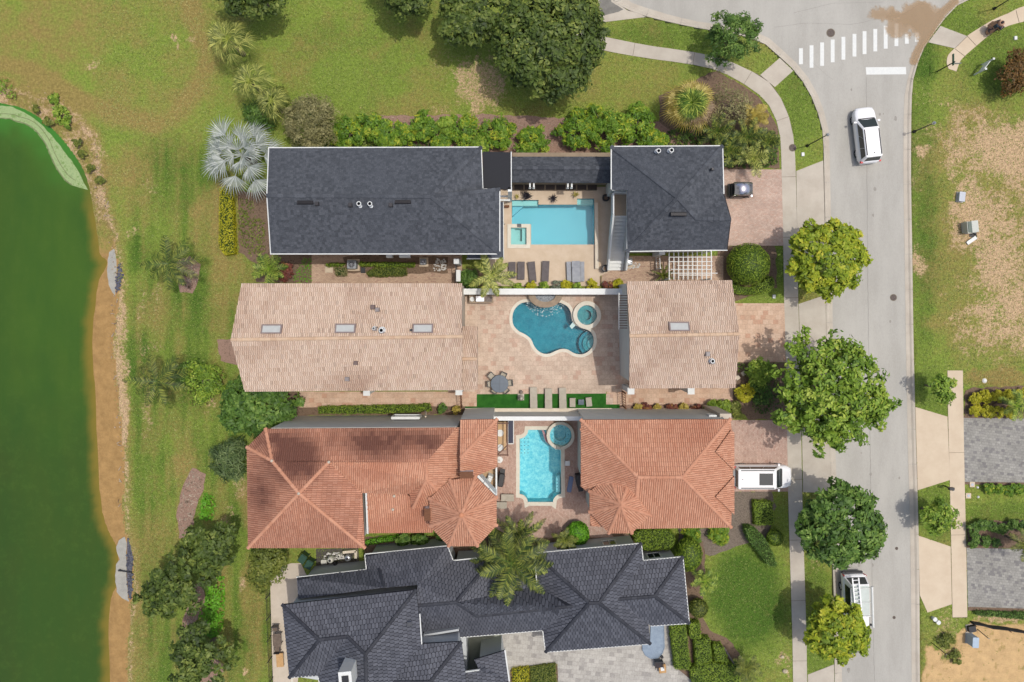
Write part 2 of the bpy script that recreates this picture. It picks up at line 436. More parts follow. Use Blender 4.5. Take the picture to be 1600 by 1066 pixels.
# ================================================================== ground
def build_ground():
    fx = np.arange(-52, 52.01, 0.25); fy = np.arange(-40, 34.01, 0.25)
    gx = np.concatenate([-52-np.array([348, 180, 90, 45, 20, 8, 3.]), fx, 52+np.array([3., 8, 20, 45, 90, 180, 348])])
    gy = np.concatenate([-40-np.array([360, 190, 90, 45, 20, 8, 3.]), fy, 34+np.array([3., 8, 20, 45, 90, 180, 360])])
    X, Y = np.meshgrid(gx, gy); px, py = NX+X*S, NY-Y*S
    Z = np.zeros_like(X)
    d = sdf(POND, px, py)/S; db = pdist(BANK, px, py, False)/S
    f = np.where(d > 0, 0, d/(d-db-1e-6))            # 0 at the water, 1 at the top of the bank
    Z = np.where(d > -3.2, np.where(d > 0, ZW-np.clip(d*0.35, 0, 1.4), ZW*(1-np.clip(f*1.0, 0, 1))), Z)
    beyond = (d <= 0) & (inside([(-900, 3000), (-900, -10)]+[(b[0], b[1]) for b in BANK]+[(212, 3000)], px, py) == False)
    Z = np.where(beyond, 0, Z)
    dr = sdf(ROAD_FULL, px, py)/S; Z = np.where(dr > 0.08, -0.5, Z)
    for p in POOLS:
        xs = [q[0] for q in p]; ys = [q[1] for q in p]
        dp = sdf(p, px, py)/S; Z = np.where(dp > -0.3, -2.4, Z)
    # colour masks: R dry grass, G pale straw and sand, B lush, alpha orange sand
    n1 = fbm(px, py, 60, 3); n2 = fbm(px, py, 22, 9); n3 = fbm(px, py, 9, 21, 3)
    def sp(poly, fe, s=1.0, w=18): return s*sstep(-fe, fe, sdf(poly, px+(n2-.5)*w, py+(n1-.5)*w))
    def el(cx, cy, rx, ry, s=1.0, w=24):
        q = np.hypot((px-cx+(n2-.5)*w)/rx, (py-cy+(n3-.5)*w)/ry); return s*sstep(1.25, 0.6, q)
    def band(line, wd, s=1.0): return s*sstep(wd, wd*0.25, pdist(line, px+(n2-.5)*14, py+(n1-.5)*14, False))
    dry = 0.22+0.9*(n1-0.5)+0.5*(n2-0.5); st = 0.0*X+0.55*(n2-0.72)*(n2 > .72); lush = 0.9*(n1-0.45)*(n1 > .45)*0.8; sand = 0.0*X
    left = sstep(700, 500, px)
    tl = [(-900, -600), (-900, 118), (0, 112), (40, 125), (80, 140), (110, 158), (140, 178), (190, 196), (240, 204), (275, 190), (300, 160), (325, 125), (350, 90), (372, 50), (392, 0), (400, -600)]
    dry += sp(tl, 12, 0.27); lush -= sp(tl, 12, .3)
    dry += band([(-200, 95), (0, 100), (50, 115), (90, 130), (125, 158)], 20, .55)+band([(125, 158), (180, 180), (245, 196), (280, 175), (315, 130), (330, 80), (300, 20), (290, -60)], 26, .45)
    dry += el(215, 80, 60, 40, -.28)+el(130, 60, 70, 50, -.1)+el(20, 80, 60, 24, -.25)+el(240, 15, 40, 30, -.3)
    st += el(272, 60, 7, 6, .8, 8)+el(300, 62, 9, 4, .55, 8)+el(145, 102, 12, 8, .4)+el(278, 72, 4, 8, .5, 4)
    dry += el(550, 80, 150, 90, -.12)+el(440, 90, 60, 40, .2)+el(660, 90, 50, 60, .2)+el(640, 170, 60, 30, .25)
    lush += el(860, 170, 60, 12, .3)
    st += el(752, 130, 40, 44, .62, 30)+el(690, 175, 22, 22, .3)+el(742, 190, 12, 30, .5)+el(700, 100, 30, 30, .2)
    dry += el(950, 130, 120, 40, .22)+el(1100, 120, 80, 30, .05)
    dry += el(190, 260, 30, 40, .5)+el(345, 350, 50, 80, .42)+el(225, 310, 26, 60, .18)+el(290, 330, 60, 50, .05)+el(250, 480, 20, 60, .3)
    dry += el(360, 445, 40, 50, .35)+el(330, 620, 20, 60, .3)
    st += el(245, 470, 6, 30, .35, 20)+el(220, 478, 8, 28, .35, 20)+el(235, 290, 14, 16, .25, 16)+el(228, 630, 8, 60, .4, 30)+el(222, 545, 6, 20, .3)+el(240, 540, 12, 12, .3)
    st += el(328, 632, 9, 14, .5)+el(192, 600, 9, 160, .55, 26)+el(210, 365, 18, 8, .35)+el(378, 555, 24, 16, .45)
    lush += el(215, 560, 30, 40, .35)+el(290, 590, 60, 40, .3)+el(270, 270, 50, 70, .22)+el(215, 400, 24, 30, .4)+el(300, 470, 50, 60, .22)+el(230, 740, 40, 80, .2)+el(225, 930, 22, 120, .16)+el(390, 960, 30, 80, .25)
    dry += el(395, 930, 20, 80, .42)+el(290, 760, 30, 80, .22)+el(275, 870, 60, 80, .25)+el(385, 790, 16, 40, .5)+el(395, 1030, 16, 50, .4)
    st += el(375, 760, 14, 22, .4)+el(378, 912, 6, 14, .6, 8)+el(382, 1050, 5, 8, .8, 4)+el(358, 815, 8, 30, .35)
    # mowing stripes on the left lawn
    dry += 0.10*np.sin(px/9.0+2*n1)*sstep(190, 220, px)*sstep(420, 380, px)*sstep(200, 260, py)
    # strips beside the road and lawns of the houses
    for c in ((1050, 55, 110, 26), (1250, 160, 40, 80), (1480, 30, 60, 30), (1450, 90, 26, 40), (1170, 930, 70, 90), (1165, 940, 60, 90), (1440, 300, 24, 300), (1150, 320, 70, 60), (1200, 410, 60, 60), (1560, 90, 60, 60), (1570, 800, 80, 20), (1460, 620, 30, 50), (1460, 800, 30, 50), (1280, 1010, 30, 60), (1275, 900, 20, 50)):
        lush += el(*c, .42); dry += el(*c, -.20)
    st += el(1485, 165, 20, 10, .3)+el(1440, 150, 30, 20, .15)+el(1275, 870, 9, 20, .3)+el(1223, 1028, 12, 12, .5)+el(1225, 1048, 7, 6, .5)+el(1185, 830, 20, 8, .5)
    # the worn lot across the road
    rl = [(1428, 215), (1500, 190), (1560, 180), (1700, 170), (1900, 200), (1900, 560), (1600, 560), (1560, 575), (1500, 560), (1460, 520), (1430, 470), (1428, 380)]
    lot = sp(rl, 30, 1.0, 60)
    st += lot*(0.30+.8*(n2-0.44)+0.8*(n3-.5)+.4*(n1-.4)); dry += lot*(.35)
    st += el(1590, 230, 70, 45, .55)+el(1515, 330, 34, 46, .45)+el(1440, 415, 16, 16, .6)+el(1560, 430, 60, 60, .2)+el(1550, 380, 40, 60, .25)+el(1590, 500, 60, 50, .3)+el(1440, 235, 14, 12, .4)
    st -= el(1460, 330, 26, 110, .5)+el(1480, 440, 50, 60, .35)+el(1455, 540, 40, 60, .6)
    lush += el(1455, 360, 26, 130, .3)+el(1500, 420, 50, 60, .15)
    dry += el(1560, 590, 60, 16, .7)
    # building plot bottom right
    plot = [(1442, 1040), (1448, 1000), (1470, 1010), (1500, 985), (1518, 968), (1560, 975), (1900, 985), (1900, 1700), (1442, 1700)]
    sand += sp(plot, 6, 1.0, 22); sand -= el(1478, 1005, 18, 34, .65)+el(1460, 985, 16, 30, 1.0)
    st += el(1480, 990, 20, 40, .35)+el(1470, 1030, 30, 14, .3)+el(1560, 966, 60, 6, .7)
    sand -= sp(plot, 10, .5)*(n3 > .66)
    # pond margin
    bank = sstep(0.4, -0.3, np.where(Z < -0.001, -1, 1))*(d > -3.2)*(px < 230)
    beach = (Z < -0.02)*(px < 232)*sstep(330, 440, py)
    dirt = (Z < -0.02)*(px < 232)*sstep(440, 330, py)
    sand = sand+beach*1.05; st = st+dirt*(.28+1.4*(n2-.5)); dry += dirt*.6
    dry += band(BANK, 16, .5)
    st += band(BANK, 9, .4)*(px > 90)
    streak = fbm(px, py*0.10, 9, 77, 3); lm = sstep(186, 215, px)*sstep(470, 420, px)*sstep(190, 250, py)
    dry += lm*1.0*(streak-.5); lush += lm*(.28+.9*(.5-streak)*(streak < .5))
    s2 = fbm(px*.25+py*.4, py*.25-px*.4, 10, 78, 3); tm = sstep(200, 120, py)*sstep(700, 640, px); dry += tm*.8*(s2-.5); lush += el(540, 110, 130, 90, .25)+el(200, 100, 60, 60, .2)
    GR.update(gx=gx, gy=gy, dry=dry, lush=lush, st=st, sand=sand, Z=Z)
    me_v = np.stack([X.ravel(), Y.ravel(), Z.ravel()], 1); ny, nx = X.shape
    idx = np.arange(nx*ny).reshape(ny, nx)
    F = np.stack([idx[:-1, :-1].ravel(), idx[:-1, 1:].ravel(), idx[1:, 1:].ravel(), idx[1:, :-1].ravel()], 1)
    col = np.stack([np.clip(a, 0, 1).ravel() for a in (dry, st, lush, sand)], 1)
    me = np_mesh('ground', me_v, F, None)
    a = me.attributes.new('Col', 'FLOAT_COLOR', 'POINT'); a.data.foreach_set('color', col.astype(np.float32).ravel())
    o = link_mesh('ground', me, None, ground_mat()); o['kind'] = 'structure'

def ground_mat():
    m, nt, b = new_mat('lawn_and_soil')
    a = nt.nodes.new('ShaderNodeAttribute'); a.attribute_name = 'Col'
    sx = nt.nodes.new('ShaderNodeSeparateColor'); nt.links.new(a.outputs['Color'], sx.inputs[0])
    co = coord(nt)
    nf = noise(nt, co, 2.6, 6, 0.75); nff = noise(nt, co, 14.0, 4, 0.75); nm = noise(nt, co, 0.9, 5, 0.65)
    def math_(op, x, y=None, z=None):
        n = nt.nodes.new('ShaderNodeMath'); n.operation = op
        for i, v in enumerate((x, y, z)):
            if v is None: continue
            if hasattr(v, 'is_output'): nt.links.new(v, n.inputs[i])
            else: n.inputs[i].default_value = v
        return n.outputs[0]
    def thr(mask, nz, wid=0.22, amp=1.0):      # mask broken up by noise
        t = math_('MULTIPLY_ADD', math_('SUBTRACT', nz, 0.5), amp, mask)
        return ramp(nt, t, [(0.5-wid, 0.0), (min(0.99, 0.5+wid), 1.0)])
    c = mixc(nt, ramp(nt, nff, [(0.40, 0.0), (0.60, 1.0)]), A(108, 132, 44), A(160, 172, 88))
    c = mixc(nt, ramp(nt, nm, [(0.35, 0.0), (0.65, 0.5)]), c, A(134, 158, 64))
    c = mixc(nt, thr(sx.outputs[2], nf, .35, 1.2), c, mixc(nt, ramp(nt, nff, [(0.40, 0.0), (0.60, 1.0)]), A(56, 86, 28), A(104, 136, 56)))
    c = mixc(nt, thr(sx.outputs[0], nf, .42, 1.4), c, mixc(nt, ramp(nt, nff, [(0.3, 0.0), (0.7, 1.0)]), A(128, 112, 58), A(182, 162, 102)))
    ns = noise(nt, co, 3.4, 7, 0.85)
    c = mixc(nt, thr(sx.outputs[1], ns, .18, 3.6), c, mixc(nt, ramp(nt, nff, [(0.38, 0.0), (0.62, 1.0)]), A(168, 132, 102), A(238, 208, 168)))
    c = mixc(nt, thr(a.outputs['Alpha'], nf, .25, .7), c, mixc(nt, nf, A(176, 138, 88), A(194, 156, 106)))
    b.inputs['Roughness'].default_value = 0.95; b.inputs['Specular IOR Level'].default_value = 0.1
    sxyz = nt.nodes.new('ShaderNodeSeparateXYZ'); nt.links.new(co, sxyz.inputs[0])
    plotf = math_('MULTIPLY', math_('GREATER_THAN', sxyz.outputs[0], 30.0), thr(a.outputs['Alpha'], nf, .25, .7))
    c = mixc(nt, plotf, c, mixc(nt, ramp(nt, nff, [(0.4, 0.0), (0.6, 1.0)]), A(214, 176, 128), A(230, 194, 146)))
    n8 = noise(nt, co, 4.2, 4, 0.85); g3 = mixc(nt, thr(a.outputs['Alpha'], nf, .25, .7), ramp(nt, n8, [(0.38, .74), (0.62, 1.24)]), ramp(nt, noise(nt, co, 1.3, 5, 0.7), [(0.35, .86), (0.65, 1.12)]))
    c = mixc(nt, 1.0, c, g3, 'MULTIPLY'); nt.links.new(c, b.inputs['Base Color'])
    h = math_('ADD', nff, nf); bump(nt, b, h, 0.6, 0.05)
    return m

build_ground()

# ------------------------------------------------------------------ pond water with shallow brown rim and algae
def build_pond():
    xs = np.arange(-60, -31.9, 0.3); ys = np.arange(-40, 20, 0.3)
    xs = np.concatenate([[-400, -150, -90], xs]); ys = np.concatenate([[-400, -150, -80], ys])
    X, Y = np.meshgrid(xs, ys); px, py = NX+X*S, NY-Y*S
    d = sdf(POND, px, py)/S; n1 = fbm(px, py, 40, 5); n2 = fbm(px, py, 14, 8)
    V = np.stack([X.ravel(), Y.ravel(), np.full(X.size, ZW)], 1); ny, nx = X.shape; idx = np.arange(nx*ny).reshape(ny, nx)
    F = np.stack([idx[:-1, :-1].ravel(), idx[:-1, 1:].ravel(), idx[1:, 1:].ravel(), idx[1:, :-1].ravel()], 1)
    keep = (np.clip(d, -9, 9).ravel()[F] > -0.5).any(1); F = F[keep]
    sh = sstep(1.1, 0.0, d+(n2-.5)*0.7)*sstep(250, 360, py)
    alg = sstep(4.0, 0.4, d+(n1-.5)*3)*sstep(330, 200, py); dark = sstep(500, 800, py+(n1-.5)*200)*0.7+sstep(60, -10, px)*.3
    mot = n1
    me = np_mesh('pond_water', V, F)
    a = me.attributes.new('Col', 'FLOAT_COLOR', 'POINT')
    a.data.foreach_set('color', np.stack([np.clip(q, 0, 1).ravel() for q in (sh, alg, dark, mot)], 1).astype(np.float32).ravel())
    m, nt, b = new_mat('green_pond_water')
    at = nt.nodes.new('ShaderNodeAttribute'); at.attribute_name = 'Col'; sx = nt.nodes.new('ShaderNodeSeparateColor'); nt.links.new(at.outputs[0], sx.inputs[0])
    nz = noise(nt, coord(nt, (1, .35, 1)), 0.5, 5, 0.6)
    c = mixc(nt, sx.outputs[2], A(74, 106, 36), A(64, 86, 34)); nz3 = noise(nt, coord(nt), 1.6, 5, .7); c = mixc(nt, ramp(nt, nz3, [(.5, 0.0), (.75, .5)]), c, A(84, 112, 44))
    c = mixc(nt, ramp(nt, nz, [(0.35, 0.0), (0.7, 0.45)]), c, A(52, 90, 34))
    c = mixc(nt, sx.outputs[1], c, A(74, 138, 52))
    c = mixc(nt, sx.outputs[0], c, A(140, 122, 50))
    nt.links.new(c, b.inputs['Base Color']); b.inputs['Roughness'].default_value = 0.22; b.inputs['Specular IOR Level'].default_value = 0.25
    bump(nt, b, noise(nt, coord(nt), 5.0, 3, 0.5), 0.12, 0.02)
    o = link_mesh('pond_water', me, None, m); o['kind'] = 'structure'
    mscum = mat_noise('algae_scum_green', A(130, 158, 92), A(176, 194, 140), 2.0, 0.8, 0.2, 9.0, c3=A(150, 172, 118))
    out = smooth_open([(-120, 162), (0, 164), (22, 169), (50, 184), (75, 208), (95, 233), (116, 262), (134, 296)], 5)
    inn = smooth_open([(126, 294), (104, 286), (88, 268), (76, 245), (68, 226), (54, 206), (38, 194), (18, 188), (0, 184), (-120, 182)], 5)
    sheet('algae_scum', jag(out+inn, 0.7, 5), ZW+0.012, mscum, 0.01, kind='stuff')
    mline = mat_noise('algae_rim', A(112, 118, 84), A(142, 150, 104), 3.0)
    for off, w in ((0, 1.2), (7, .8)):
        a_ = [(x+off*.8, y-off) for x, y in inn[4:-4]]; b_ = [(x+w, y-w) for x, y in a_]
        o = sheet('algae_ripple', a_+b_[::-1], ZW+0.02, mline, 0.005, kind='stuff')
build_pond()

def bank_stones():
    rs = np.random.RandomState(8); mb = MB(); L = BANK[2:19]
    for k in range(420):
        j = rs.randint(len(L)-1); t = rs.rand(); x = L[j][0]+(L[j+1][0]-L[j][0])*t+rs.randn()*5-3; y = L[j][1]+(L[j+1][1]-L[j][1])*t+rs.randn()*4; r = .02+.10*rs.rand()**3
        c = P(x, y); d = sdf(POND, np.array([x]), np.array([y]))[0]/S
        if d > .1: continue
        mb.sphere((c.x, c.y, -.02-.1*rs.rand()), r, 5, 3, (1, rs.uniform(.6, 1.1), .6))
    o = obj('bank_stones', mb, mat_noise('bank_stone', A(110, 90, 74), A(206, 180, 152), 3.0, .9, .3, 12)); o['kind'] = 'stuff'
bank_stones()

# ------------------------------------------------------------------ road, kerbs, walks
m_road = mat_noise('road_surface', A(186, 181, 175), A(201, 196, 190), 0.7, 0.9, 0.25, 30.0, stretch=(1, .25, 1), big=(0.12, (0.93, .93, .93, 1), (1.05, 1.05, 1.05, 1)))
m_conc = mat_noise('pale_concrete', A(200, 188, 176), A(216, 206, 194), 0.8, 0.9, 0.2, 26.0, big=(0.25, (.93, .93, .92, 1), (1.05, 1.04, 1.03, 1)))
m_conc_new = mat_noise('new_concrete', A(222, 200, 176), A(234, 214, 190), 0.8, 0.9, 0.15, 26.0)
m_joint = mat_noise('joint_soil', A(120, 108, 96), A(140, 128, 112), 4.0)
m_white = mat_noise('road_paint', A(236, 236, 236), A(248, 248, 246), 6.0, 0.6, 0.2, 40.0)
sheet('road', ROAD_FULL, -0.05, m_road, 0.3)
def resample(line, n):
    L = [0]
    for a, b in zip(line, line[1:]): L.append(L[-1]+math.dist(a, b))
    out = []; j = 0
    for i in range(n):
        t = L[-1]*i/(n-1)
        while j < len(L)-2 and L[j+1] < t: j += 1
        f = (t-L[j])/max(1e-9, L[j+1]-L[j]); out.append((line[j][0]+(line[j+1][0]-line[j][0])*f, line[j][1]+(line[j+1][1]-line[j][1])*f))
    return out
def nearest_on(line, p):
    best = None
    for a, b in zip(line, line[1:]):
        dx, dy = b[0]-a[0], b[1]-a[1]; t = max(0, min(1, ((p[0]-a[0])*dx+(p[1]-a[1])*dy)/(dx*dx+dy*dy+1e-9)))
        q = (a[0]+dx*t, a[1]+dy*t); d = math.dist(p, q)
        if best is None or d < best[0]: best = (d, q)
    return best[1]
def kerb(name, lo, li):
    mb = MB(); prof = [(0.0, -0.3), (0.0, 0.05), (0.28, 0.05), (0.5, -0.03), (1.0, -0.038), (1.0, -0.2)]
    L = resample(lo, int(sum(math.dist(a, b) for a, b in zip(lo, lo[1:]))/54)*2+1)      # a joint every 3 m
    gap = 0.5
    for i in range(0, len(L)-2, 2):
        seg = []
        for k, p in enumerate((L[i], L[i+1], L[i+2])):
            q = nearest_on(li, p)
            if k == 2: nx_ = L[i+1]; dd = math.dist(p, nx_); p = (p[0]+(nx_[0]-p[0])*gap/dd, p[1]+(nx_[1]-p[1])*gap/dd); q = nearest_on(li, p)
            seg.append([P(p[0]+(q[0]-p[0])*t, p[1]+(q[1]-p[1])*t)[:2]+(z,) if False else (P(p[0]+(q[0]-p[0])*t, p[1]+(q[1]-p[1])*t).x, P(p[0]+(q[0]-p[0])*t, p[1]+(q[1]-p[1])*t).y, z) for t, z in prof])
        n = len(prof); vs = [v for s_ in seg for v in s_]; fs = []
        for a in range(2):
            for j in range(n-1): fs.append((a*n+j, a*n+j+1, (a+1)*n+j+1, (a+1)*n+j))
        mb.add(vs, fs)
    o = obj(name, mb, m_conc); o['kind'] = 'structure'
kerb('kerb', kl_o, kl_i); kerb('kerb', kr_o, kr_i)
def slabs(name, lo, li, m, step=27.0, z=0.04, gap=0.55):
    mb = MB(); n = int(sum(math.dist(a, b) for a, b in zip(lo, lo[1:]))/step); A_ = resample(lo, n*3+1)
    for i in range(n):
        o_ = A_[i*3:i*3+4]; q = [nearest_on(li, p) for p in o_]
        d = math.dist(o_[2], o_[3]); o_[3] = (o_[3][0]+(o_[2][0]-o_[3][0])*gap/d, o_[3][1]+(o_[2][1]-o_[3][1])*gap/d); q[3] = nearest_on(li, o_[3])
        mb.prism([P(x, y)[:2] for x, y in o_+q[::-1]], z-0.1, z)
    o = obj(name, mb, m); o['kind'] = 'structure'
    return o
slabs('sidewalk', WALK_O, WALK_I, m_conc, 90.0)
sheet('sidewalk_bed', WALK_O+WALK_I[::-1], 0.02, m_joint, 0.05)
sheet('sidewalk_ramp', [(1187.6, 117.5), (1218, 91), (1239, 111), (1210.5, 136.5)], 0.044, m_conc)
def apron(pts, m=m_conc, z=0.036): sheet('driveway_apron', pts, z, m)
apron([(1244, 267.5), (1286, 251), (1289.3, 384), (1289.6, 404), (1246, 404)])
apron([(1248, 475), (1289.8, 461), (1291, 560), (1292.5, 600), (1250.5, 575)])
apron([(1252.5, 655), (1294.5, 632), (1297.5, 748), (1298, 770), (1254.5, 769)])
apron([(1262, 1054), (1303, 1038), (1304.5, 1200), (1265, 1200)])
apron([(1430, 636), (1480, 651), (1484, 750), (1433.6, 766)], m_conc_new)
apron([(1435, 837), (1485, 854), (1487, 944), (1449, 957), (1437, 930)], m_conc_new)
apron([(943, 35), (1009, 27), (1000, 22), (980, 16.5), (958, 1), (955, -80), (925, -80), (938, 28)])
m_asph = mat_noise('side_asphalt', A(128, 124, 120), A(152, 148, 142), 1.0, 0.9, 0.3, 30)
sheet('side_lane', [(938, -80), (952, -80), (955, 3), (974, 15), (966, 19), (942, 25), (936, 10)], 0.042, m_asph)
RW_U = smooth_open([(1740, -20), (1660, -4), (1600, 10), (1575, 21), (1550, 32), (1525, 47), (1509, 58), (1491, 76), (1481, 87), (1479, 99), (1482, 108)], 4)
RW_L = smooth_open([(1750, 0), (1670, 18), (1600, 34), (1575, 41), (1550, 52), (1523, 74), (1507, 88), (1500, 96), (1496, 106), (1494, 112)], 4)
sheet('sidewalk', RW_U+RW_L[::-1], 0.04, m_conc_new)
sheet('sidewalk_ramp', [(1469, 41), (1511, 57), (1491.5, 76), (1450, 66.5)], 0.045, m_conc)
for a, b in (((1491.5, 76), (1511, 57)), ((1511, 57), (1525, 72)), ((1492, 77), (1508, 89)), ((1587, 17), (1592, 36))):
    dx, dy = b[0]-a[0], b[1]-a[1]; L = math.hypot(dx, dy); n = (-dy/L*.35, dx/L*.35)
    sheet('sidewalk_joint', [(a[0]-n[0], a[1]-n[1]), (b[0]-n[0], b[1]-n[1]), (b[0]+n[0], b[1]+n[1]), (a[0]+n[0], a[1]+n[1])], 0.049, m_joint, 0.01)
SR_L = [(1480, 579), (1481, 651), (1484, 760), (1486, 860), (1488, 965)]; SR_R = [(1504, 579), (1505, 651), (1507, 760), (1509.5, 860), (1511, 965)]
slabs('sidewalk', SR_L, SR_R, m_conc_new, 97.0, 0.041)
sheet('sidewalk_bed', SR_L+SR_R[::-1], 0.02, m_joint, 0.05)
# painted bars of the crossing and the stop line
bars = ZM(1200, 0, 3.9925, []); BARS = [(207, 300, 400), (273, 282, 422), (339, 264, 410), (405, 246, 388), (472, 229, 372), (541, 211, 352), (604, 194, 337), (671, 180, 320), (736, 160, 303), (803, 146, 287), (868, 213, 272), (931, 203, 260)]
mb = MB()
for (x, y0, y1) in BARS:
    q = ZM(1200, 0, 3.9925, [(x-12, y0), (x+12, y0), (x+12, y1), (x-12, y1)]); mb.prism([P(*p)[:2] for p in q], -0.05, -0.044)
obj('crosswalk_marking', mb, m_white)['kind'] = 'structure'
sheet('stop_line', [(1353, 105), (1416, 104.5), (1416.5, 116), (1354, 116.5)], -0.044, m_white, 0.006)
# a long joint and hairline cracks in the road
m_crack = mat_noise('road_crack', A(150, 146, 142), A(164, 160, 156), 4.0)
def hair(pts, w=0.5, seed=1, z=-0.046):
    pts = jag(pts+pts[::-1][1:-1], 0.35, 7, seed)[:int(len(jag(pts+pts[::-1][1:-1], 0.35, 7, seed))/2)+1] if False else pts
    r = random.Random(seed); fine = resample(pts, max(3, int(sum(math.dist(a, b) for a, b in zip(pts, pts[1:]))/7)))
    fine = [(x+r.uniform(-.5, .5), y+r.uniform(-.5, .5)) for x, y in fine]
    a_ = [(x-w/2, y-w*.2) for x, y in fine]; b_ = [(x+w/2, y+w*.2) for x, y in fine]
    sheet('road_crack', a_+b_[::-1], z, m_crack, 0.003)
hair([(1354, 120), (1355, 300), (1357, 500), (1360, 700), (1363, 900), (1367, 1066)], .55, 3)
hair([(1270, 98), (1290, 115), (1302, 125)], .5, 4); hair([(1210, 42), (1260, 36), (1330, 38), (1400, 24)], .6, 5); hair([(1240, 20), (1300, 5), (1380, 3)], .5, 6)
m_stain = mat_noise('road_stain', A(160, 154, 148), A(176, 170, 164), 3.0, .9, .1, 20)
rs_ = random.Random(12)
for k in range(26):
    x, y, r_ = rs_.uniform(1318, 1408), rs_.uniform(130, 1060), rs_.uniform(.6, 2.6)
    sheet('road_stain', jag([(x+r_*math.cos(a*.785), y+r_*1.6*math.sin(a*.785)) for a in range(8)], r_*.3, 3, k), -.0475, m_stain, .002)
# manholes, and one disc drawn for a lamp shadow
m_iron = mat_noise('cast_iron', A(96, 84, 82), A(126, 114, 108), 9.0, 0.7, 0.5, 40, metal=0.3)
m_dark = mat_plain('dark_metal', (0.03, 0.03, 0.035, 1), 0.5)
def manhole(px, py, r, z, label, grp=None):
    c = P(px, py, z); t = thing('manhole_cover', label, 'manhole cover', c)
    obj('rim', MB().lathe([(r*1.25, 0.0), (r*1.25, .012), (r*1.02, .014), (r*1.0, .0)], n=20), m_joint, t)
    mb = MB().lathe([(r, 0.0), (r, .016), (0.001, .018)], n=20)
    for k in range(6): a = k*PI/3; mb.box((math.cos(a)*r*.55, math.sin(a)*r*.55, .02), (r*.5, .03, .006), a)
    obj('cover', mb, m_iron, t)
manhole(1298, 51.5, .3, -.046, 'round iron manhole cover in the junction north of the crosswalk')
manhole(1396, 465, .24, -.046, 'round iron manhole cover in the lane beside the worn vacant lot')
manhole(1401, 857, .11, -.046, 'small dark valve cover in the road right of the rounded dark green tree')
manhole(1397, 965, .11, -.046, 'small dark valve cover in the road right of the ladder van')
manhole(1238.5, 231, .26, .044, 'round grey utility cover set in the curved sidewalk')  # dark disc laid where the lamp head's shadow falls
# orange sand washed over the junction
def sand_overlay():
    xs = np.arange(1330, 1500, 3.0); ys = np.arange(-20, 110, 3.0); px, py = np.meshgrid(xs, ys)
    n = fbm(px, py, 26, 31); n2 = fbm(px, py, 9, 33)
    def el(cx, cy, rx, ry, s): return s*sstep(1.25, .5, np.hypot((px-cx+(n-.5)*26)/rx, (py-cy+(n2-.5)*22)/ry))
    m_ = el(1385, 22, 28, 12, .8)+el(1405, 38, 22, 22, .75)+el(1440, 22, 30, 24, 1.2)+el(1442, 45, 16, 22, 1.1)+sstep(9, 2, pdist([(1500, -4), (1470, 22), (1447, 58), (1432, 84), (1428, 96)], px, py, False))*1.1
    m_ = m_*sstep(-2, 3, sdf(ROAD_FULL, px, py))
    X = (px-NX)/S; Y = (NY-py)/S; V = np.stack([X.ravel(), Y.ravel(), np.full(X.size, -0.036)], 1)
    # follow the kerb slope: lift near the kerb
    dk = sdf(ROAD_FULL, px, py)/S; V[:, 2] = np.where(dk.ravel() < .62, np.interp(dk.ravel(), [0, .17, .31, .62], [.055, .055, -.02, -.03]), -.040)
    ny, nx = X.shape; idx = np.arange(nx*ny).reshape(ny, nx)
    F = np.stack([idx[:-1, :-1].ravel(), idx[1:, :-1].ravel(), idx[1:, 1:].ravel(), idx[:-1, 1:].ravel()], 1)
    F = F[(m_.ravel()[F] > 0.02).any(1)]
    me = np_mesh('spilled_sand', V, F, np.stack([m_.ravel()]*3, 1))
    m, nt, b = new_mat('spilled_sand'); a = nt.nodes.new('ShaderNodeAttribute'); a.attribute_name = 'Col'
    nz = noise(nt, coord(nt), 3.0, 6, .7); ad = nt.nodes.new('ShaderNodeMath'); ad.operation = 'ADD'; nt.links.new(nz, ad.inputs[0])
    sc = nt.nodes.new('ShaderNodeSeparateColor'); nt.links.new(a.outputs[0], sc.inputs[0]); nt.links.new(sc.outputs[0], ad.inputs[1])
    f = ramp(nt, ad.outputs[0], [(0.62, 0.0), (1.0, 0.55)]); nt.links.new(f, b.inputs['Alpha'])
    nt.links.new(mixc(nt, sc.outputs[0], A(222, 194, 164), A(196, 158, 114)), b.inputs['Base Color']); b.inputs['Roughness'].default_value = .95
    link_mesh('spilled_sand', me, None, m)['kind'] = 'stuff'
sand_overlay()

# ------------------------------------------------------------------ paved yards, mulch, turf
m_pink = mat_paver('pink_pavers', A(204, 174, 160), A(222, 196, 182), A(212, 176, 160), A(184, 156, 144), 0.2, 0.1, 0, .3, .006)
m_pink2 = mat_paver('rose_pavers', A(202, 168, 154), A(220, 190, 176), A(196, 158, 144), A(180, 148, 134), 0.2, 0.12, PI/2, .3, .008)
m_side = mat_paver('tan_pavers', A(204, 172, 150), A(220, 190, 166), A(190, 156, 138), A(172, 144, 126), 0.22, 0.12, 0, .3, .008)
m_trav = mat_paver('travertine_pavers', A(214, 188, 170), A(230, 206, 188), A(210, 176, 158), A(196, 172, 156), 0.46, 0.4, 0, .25, .010)
m_coral = mat_paver('coral_pavers', A(220, 184, 160), A(234, 202, 180), A(214, 170, 146), A(198, 166, 144), 0.44, 0.4, 0, .25, .010)
m_grey = mat_paver('grey_pavers', A(160, 156, 152), A(182, 178, 172), A(142, 138, 138), A(136, 132, 128), 0.3, 0.22, .12, .3, .010)
m_ash = mat_paver('ash_pavers', A(192, 186, 180), A(210, 204, 198), A(176, 170, 166), A(168, 162, 158), 0.42, 0.36, .09, .3, .010)
m_deck1 = mat_noise('cream_deck', A(220, 196, 172), A(232, 210, 188), 1.2, 0.85, .12, 22, big=(.3, (.96, .96, .95, 1), (1.03, 1.03, 1.03, 1)))
